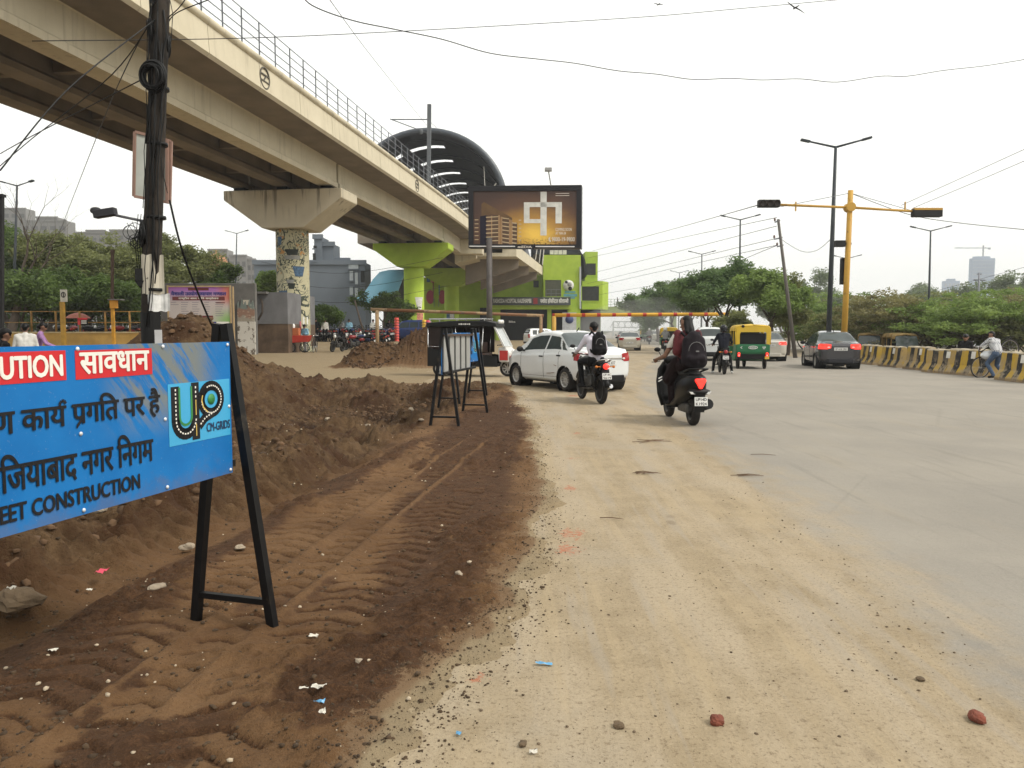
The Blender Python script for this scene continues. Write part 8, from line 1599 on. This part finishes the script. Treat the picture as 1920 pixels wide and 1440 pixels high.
def crumple(px, py, w_, h, m_, name, label, cat='litter', yaw=0.):
    p = gr(px, py); z = max(.002, gz(p.x, p.y)); p = gr(px, py, z); b = MB(); n = 5; vs = []
    for i in range(n):
        for j in range(n): vs.append((p.x + math.cos(yaw) * (i / 4 - .5) * w_ - math.sin(yaw) * (j / 4 - .5) * h, p.y + math.sin(yaw) * (i / 4 - .5) * w_ + math.cos(yaw) * (j / 4 - .5) * h, z + .006 + rng.uniform(0, min(w_, h) * .45)))
    b.add(vs, [(i * n + j, (i + 1) * n + j, (i + 1) * n + j + 1, i * n + j + 1) for i in range(n - 1) for j in range(n - 1)]); return tag(b.build(name, m_), label, cat)
PB = pm('wrapper_blue', (.10, .30, .50), .4, .3, 30); WP = pm('litter_white', (.55, .52, .45), .7, .15, 20); RP = pm('litter_red', (.5, .04, .08), .6)
crumple(1020, 1247, .078, .02, PB, 'wrapper', 'small blue wrapper lying on the sand', yaw=-.1); crumple(599, 1320, .04, .03, PB, 'wrapper', 'torn blue wrapper on the dirt at the bottom'); crumple(603, 1338, .03, .06, WP, 'paper_scrap', 'cream paper strip below the torn blue wrapper', yaw=.3); crumple(598, 1292, .06, .03, WP, 'paper_scrap', 'greyish plastic scrap above the torn blue wrapper'); crumple(570, 1293, .04, .015, WP, 'paper_scrap', 'thin pale scrap left of the greyish plastic'); crumple(860, 1379, .02, .02, PB, 'wrapper', 'tiny blue scrap near the bottom middle'); crumple(192, 1075, .05, .09, RP, 'cloth_scrap', 'crumpled bright pink scrap on the bank at the left'); crumple(588, 1196, .045, .03, WP, 'paper_scrap', 'pale paper scrap right of the near trestle foot'); crumple(20, 1107, .04, .03, WP, 'paper_scrap', 'white scrap at the left edge'); crumple(168, 1108, .035, .02, WP, 'paper_scrap', 'white scrap below the pink one'); crumple(100, 1222, .04, .02, WP, 'paper_scrap', 'white scrap on the dirt at the lower left'); crumple(258, 1150, .05, .012, WP, 'paper_scrap', 'long white strip left of the trestle', yaw=.8); crumple(1000, 1413, .03, .02, WP, 'paper_scrap', 'white fleck at the bottom of the sand'); crumple(750, 655, .4, .3, WP, 'paper_scrap', 'white rag on the far dirt heap')
def twigs(px, py, L, n, label, yaw=0):
    p = gr(px, py); b = MB()
    for i in range(n):
        a = yaw + rng.uniform(-.5, .5) * (n > 1); l_ = L * rng.uniform(.5, 1); o = Vector((p.x + rng.uniform(-.1, .1) * L, p.y + rng.uniform(-.15, .15) * L, .012)); d = Vector((math.cos(a), math.sin(a), 0)); s = Vector((-d.y, d.x, 0)) * rng.uniform(-.1, .1) * L
        b.tube([o - d * l_ / 2, o + s * .5 + Vector((0, 0, .008)), o + d * l_ / 2 + s], [.0035, .0045, .002], 5)
    return tag(b.build('twig', TWG), label, 'twig')
twigs(1222, 828, .55, 5, 'bundle of broken twigs on the sand ahead of the scooter', .1); twigs(1408, 894, .42, 3, 'thin twig lying on the asphalt edge', -.1); twigs(1430, 855, .3, 1, 'small twig farther up the asphalt', -.2); twigs(1145, 974, .22, 1, 'pale twig on the sand in the middle', -.2); twigs(1210, 888, .3, 6, 'flattened reddish twig patch on the sand', .2)
# loose gravel and clods: nobody could count these
def scatter(name, m_, n, fpos, rmin, rmax, pw=2.5, sink=.25, facets=6):
    nr = np.random.RandomState(len(name)); X, Y = fpos(nr, n); Z = np.maximum(0, ground_z(X, Y)[0]); R = rmin + (rmax - rmin) * nr.uniform(0, 1, len(X)) ** pw
    base = np.array([(math.sin(t) * math.cos(p), math.sin(t) * math.sin(p), math.cos(t)) for t, p in [(0, 0)] + [(1.1, 2 * math.pi * k / 5) for k in range(5)] + [(2.1, 2 * math.pi * (k + .5) / 5) for k in range(5)]])
    F = [(0, 1 + k, 1 + (k + 1) % 5) for k in range(5)] + [(1 + k, 6 + k, 1 + (k + 1) % 5) for k in range(5)] + [(6 + k, 6 + (k + 1) % 5, 1 + (k + 1) % 5) for k in range(5)]; F = np.array(F); m = len(X); k = len(base)
    co = base[None] * (R[:, None, None] * nr.uniform(.6, 1.25, (m, k, 1))) * np.array([1, 1, .7]); a = nr.uniform(0, 6.3, m); ca, sa = np.cos(a)[:, None], np.sin(a)[:, None]; st_ = nr.uniform(.7, 1.5, (m, 1)); x = co[..., 0] * st_; y = co[..., 1]; co = np.stack([x * ca - y * sa, x * sa + y * ca, co[..., 2]], -1) + np.stack([X, Y, Z + R * sink], -1)[:, None]
    fs = (F[None] + (np.arange(m) * k)[:, None, None]).reshape(-1, 3); me = bpy.data.meshes.new(name); me.vertices.add(m * k); me.vertices.foreach_set('co', co.reshape(-1).astype(np.float32)); me.loops.add(fs.size); me.loops.foreach_set('vertex_index', fs.ravel().astype(np.int32)); me.polygons.add(len(fs)); me.polygons.foreach_set('loop_start', np.arange(0, fs.size, 3, dtype=np.int32)); me.update(calc_edges=True); me.materials.append(m_); o = bpy.data.objects.new(name, me); COL.objects.link(o); return tag(o, None, None, None, 'stuff')
def pos_sand(nr, n):
    y = 2.2 * np.exp(nr.uniform(0, 1, n) * 2.3); va, vb = np.interp(y, ABY, ABV), np.interp(y, EBY, EBV); c = nr.uniform(0, 1, n); v = vb + (va - vb) * c + nr.normal(0, .12, n); x = (v + y * math.sin(TH)) / math.cos(TH); k = fbm(x, y, 1.1, 3, 77) + .5 * (c < .12) + .25 * (c > .75) > nr.uniform(-.15, .55, n); return x[k], y[k]
def pos_edge(nr, n):
    y = 2.1 * np.exp(nr.uniform(0, 1, n) * 2.2); vb = np.interp(y, EBY, EBV); v = vb + nr.normal(-.22, .16, n); x = (v + y * math.sin(TH)) / math.cos(TH); return x, y
def pos_soil(nr, n):
    y = 2.2 * np.exp(nr.uniform(0, 1, n) * 2.25); vb = np.interp(y, EBY, EBV); v = vb - nr.uniform(0, 1, n) ** .8 * (4.5 + .15 * y); x = (v + y * math.sin(TH)) / math.cos(TH); k = fbm(x, y, .9, 3, 78) > nr.uniform(-.5, .5, n); return x[k], y[k]
PEB = pm('pebble_brown', (.11, .078, .048), .95, .4, 25); CLD = pm('clod_dark', (.052, .031, .0145), .95, .4, 18); PLE = pm('pebble_pale', (.38, .31, .22), .9, .3, 30)
scatter('gravel', PEB, 3000, pos_sand, .0018, .0085, 3.6); scatter('dirt_crumbs', CLD, 6000, pos_edge, .002, .008, 3.2); scatter('dirt_clods', CLD, 14000, pos_soil, .004, .016, 3.5)
def pos_heap(nr, n):
    y = 3 + 19 * nr.uniform(0, 1, n) ** .9; v = -3.2 - nr.uniform(0, 1, n) * (1.2 + .35 * (y - 4)) - .04 * y; x = (v + y * math.sin(TH)) / math.cos(TH); k = (fbm(x, y, .8, 3, 79) > nr.uniform(-.5, .4, n)) & (y < 21.5); return x[k], y[k]
HCL = pm('heap_clod', (.085, .047, .022), .95, .5, 6); scatter('dirt_lumps', HCL, 7500, pos_heap, .008, .055, 3.8, .1)
def pos_mound(nr, n): a = nr.uniform(0, 6.3, n); c = np.array([(-3.5, 32.0, 1.9), (-5.7, 31.2, 1.2), (-7.0, 16.0, 1.7)])[nr.randint(0, 3, n)]; r = np.sqrt(nr.uniform(0, 1, n)) * c[:, 2]; return c[:, 0] + r * np.cos(a), c[:, 1] + r * np.sin(a)
scatter('mound_lumps', HCL, 1500, pos_mound, .015, .10, 2.6, .1)
scatter('gravel', PLE, 1300, pos_soil, .003, .015, 4.0)
# ================================================================ AIR
hz = bpy.data.materials.new('haze'); hz.use_nodes = True; n_ = hz.node_tree; n_.nodes.remove(n_.nodes['Principled BSDF'])
pv = n_.nodes.new('ShaderNodeVolumePrincipled'); pv.inputs['Color'].default_value = (.94, .965, 1.0, 1); pv.inputs['Density'].default_value = HAZE; pv.inputs['Anisotropy'].default_value = .3
n_.links.new(pv.outputs[0], n_.nodes['Material Output'].inputs['Volume'])
dz = hz.copy(); dz.name = 'dust'; dz.node_tree.nodes['Principled Volume'].inputs['Density'].default_value = .008; dz.node_tree.nodes['Principled Volume'].inputs['Color'].default_value = (1, .99, .96, 1); dz.node_tree.nodes['Principled Volume'].inputs['Anisotropy'].default_value = .0
b = MB(); q = at(1232, 640, 92); b.ball((q.x, 92, .4), (11, 34, 5.0), 24); tag(b.build('dust', dz), None, None, None, 'stuff')
b = MB(); b.bb(-1600, 1600, -1600, 1600, -1.6, 112); tag(b.build('haze', hz), None, None, None, 'stuff')
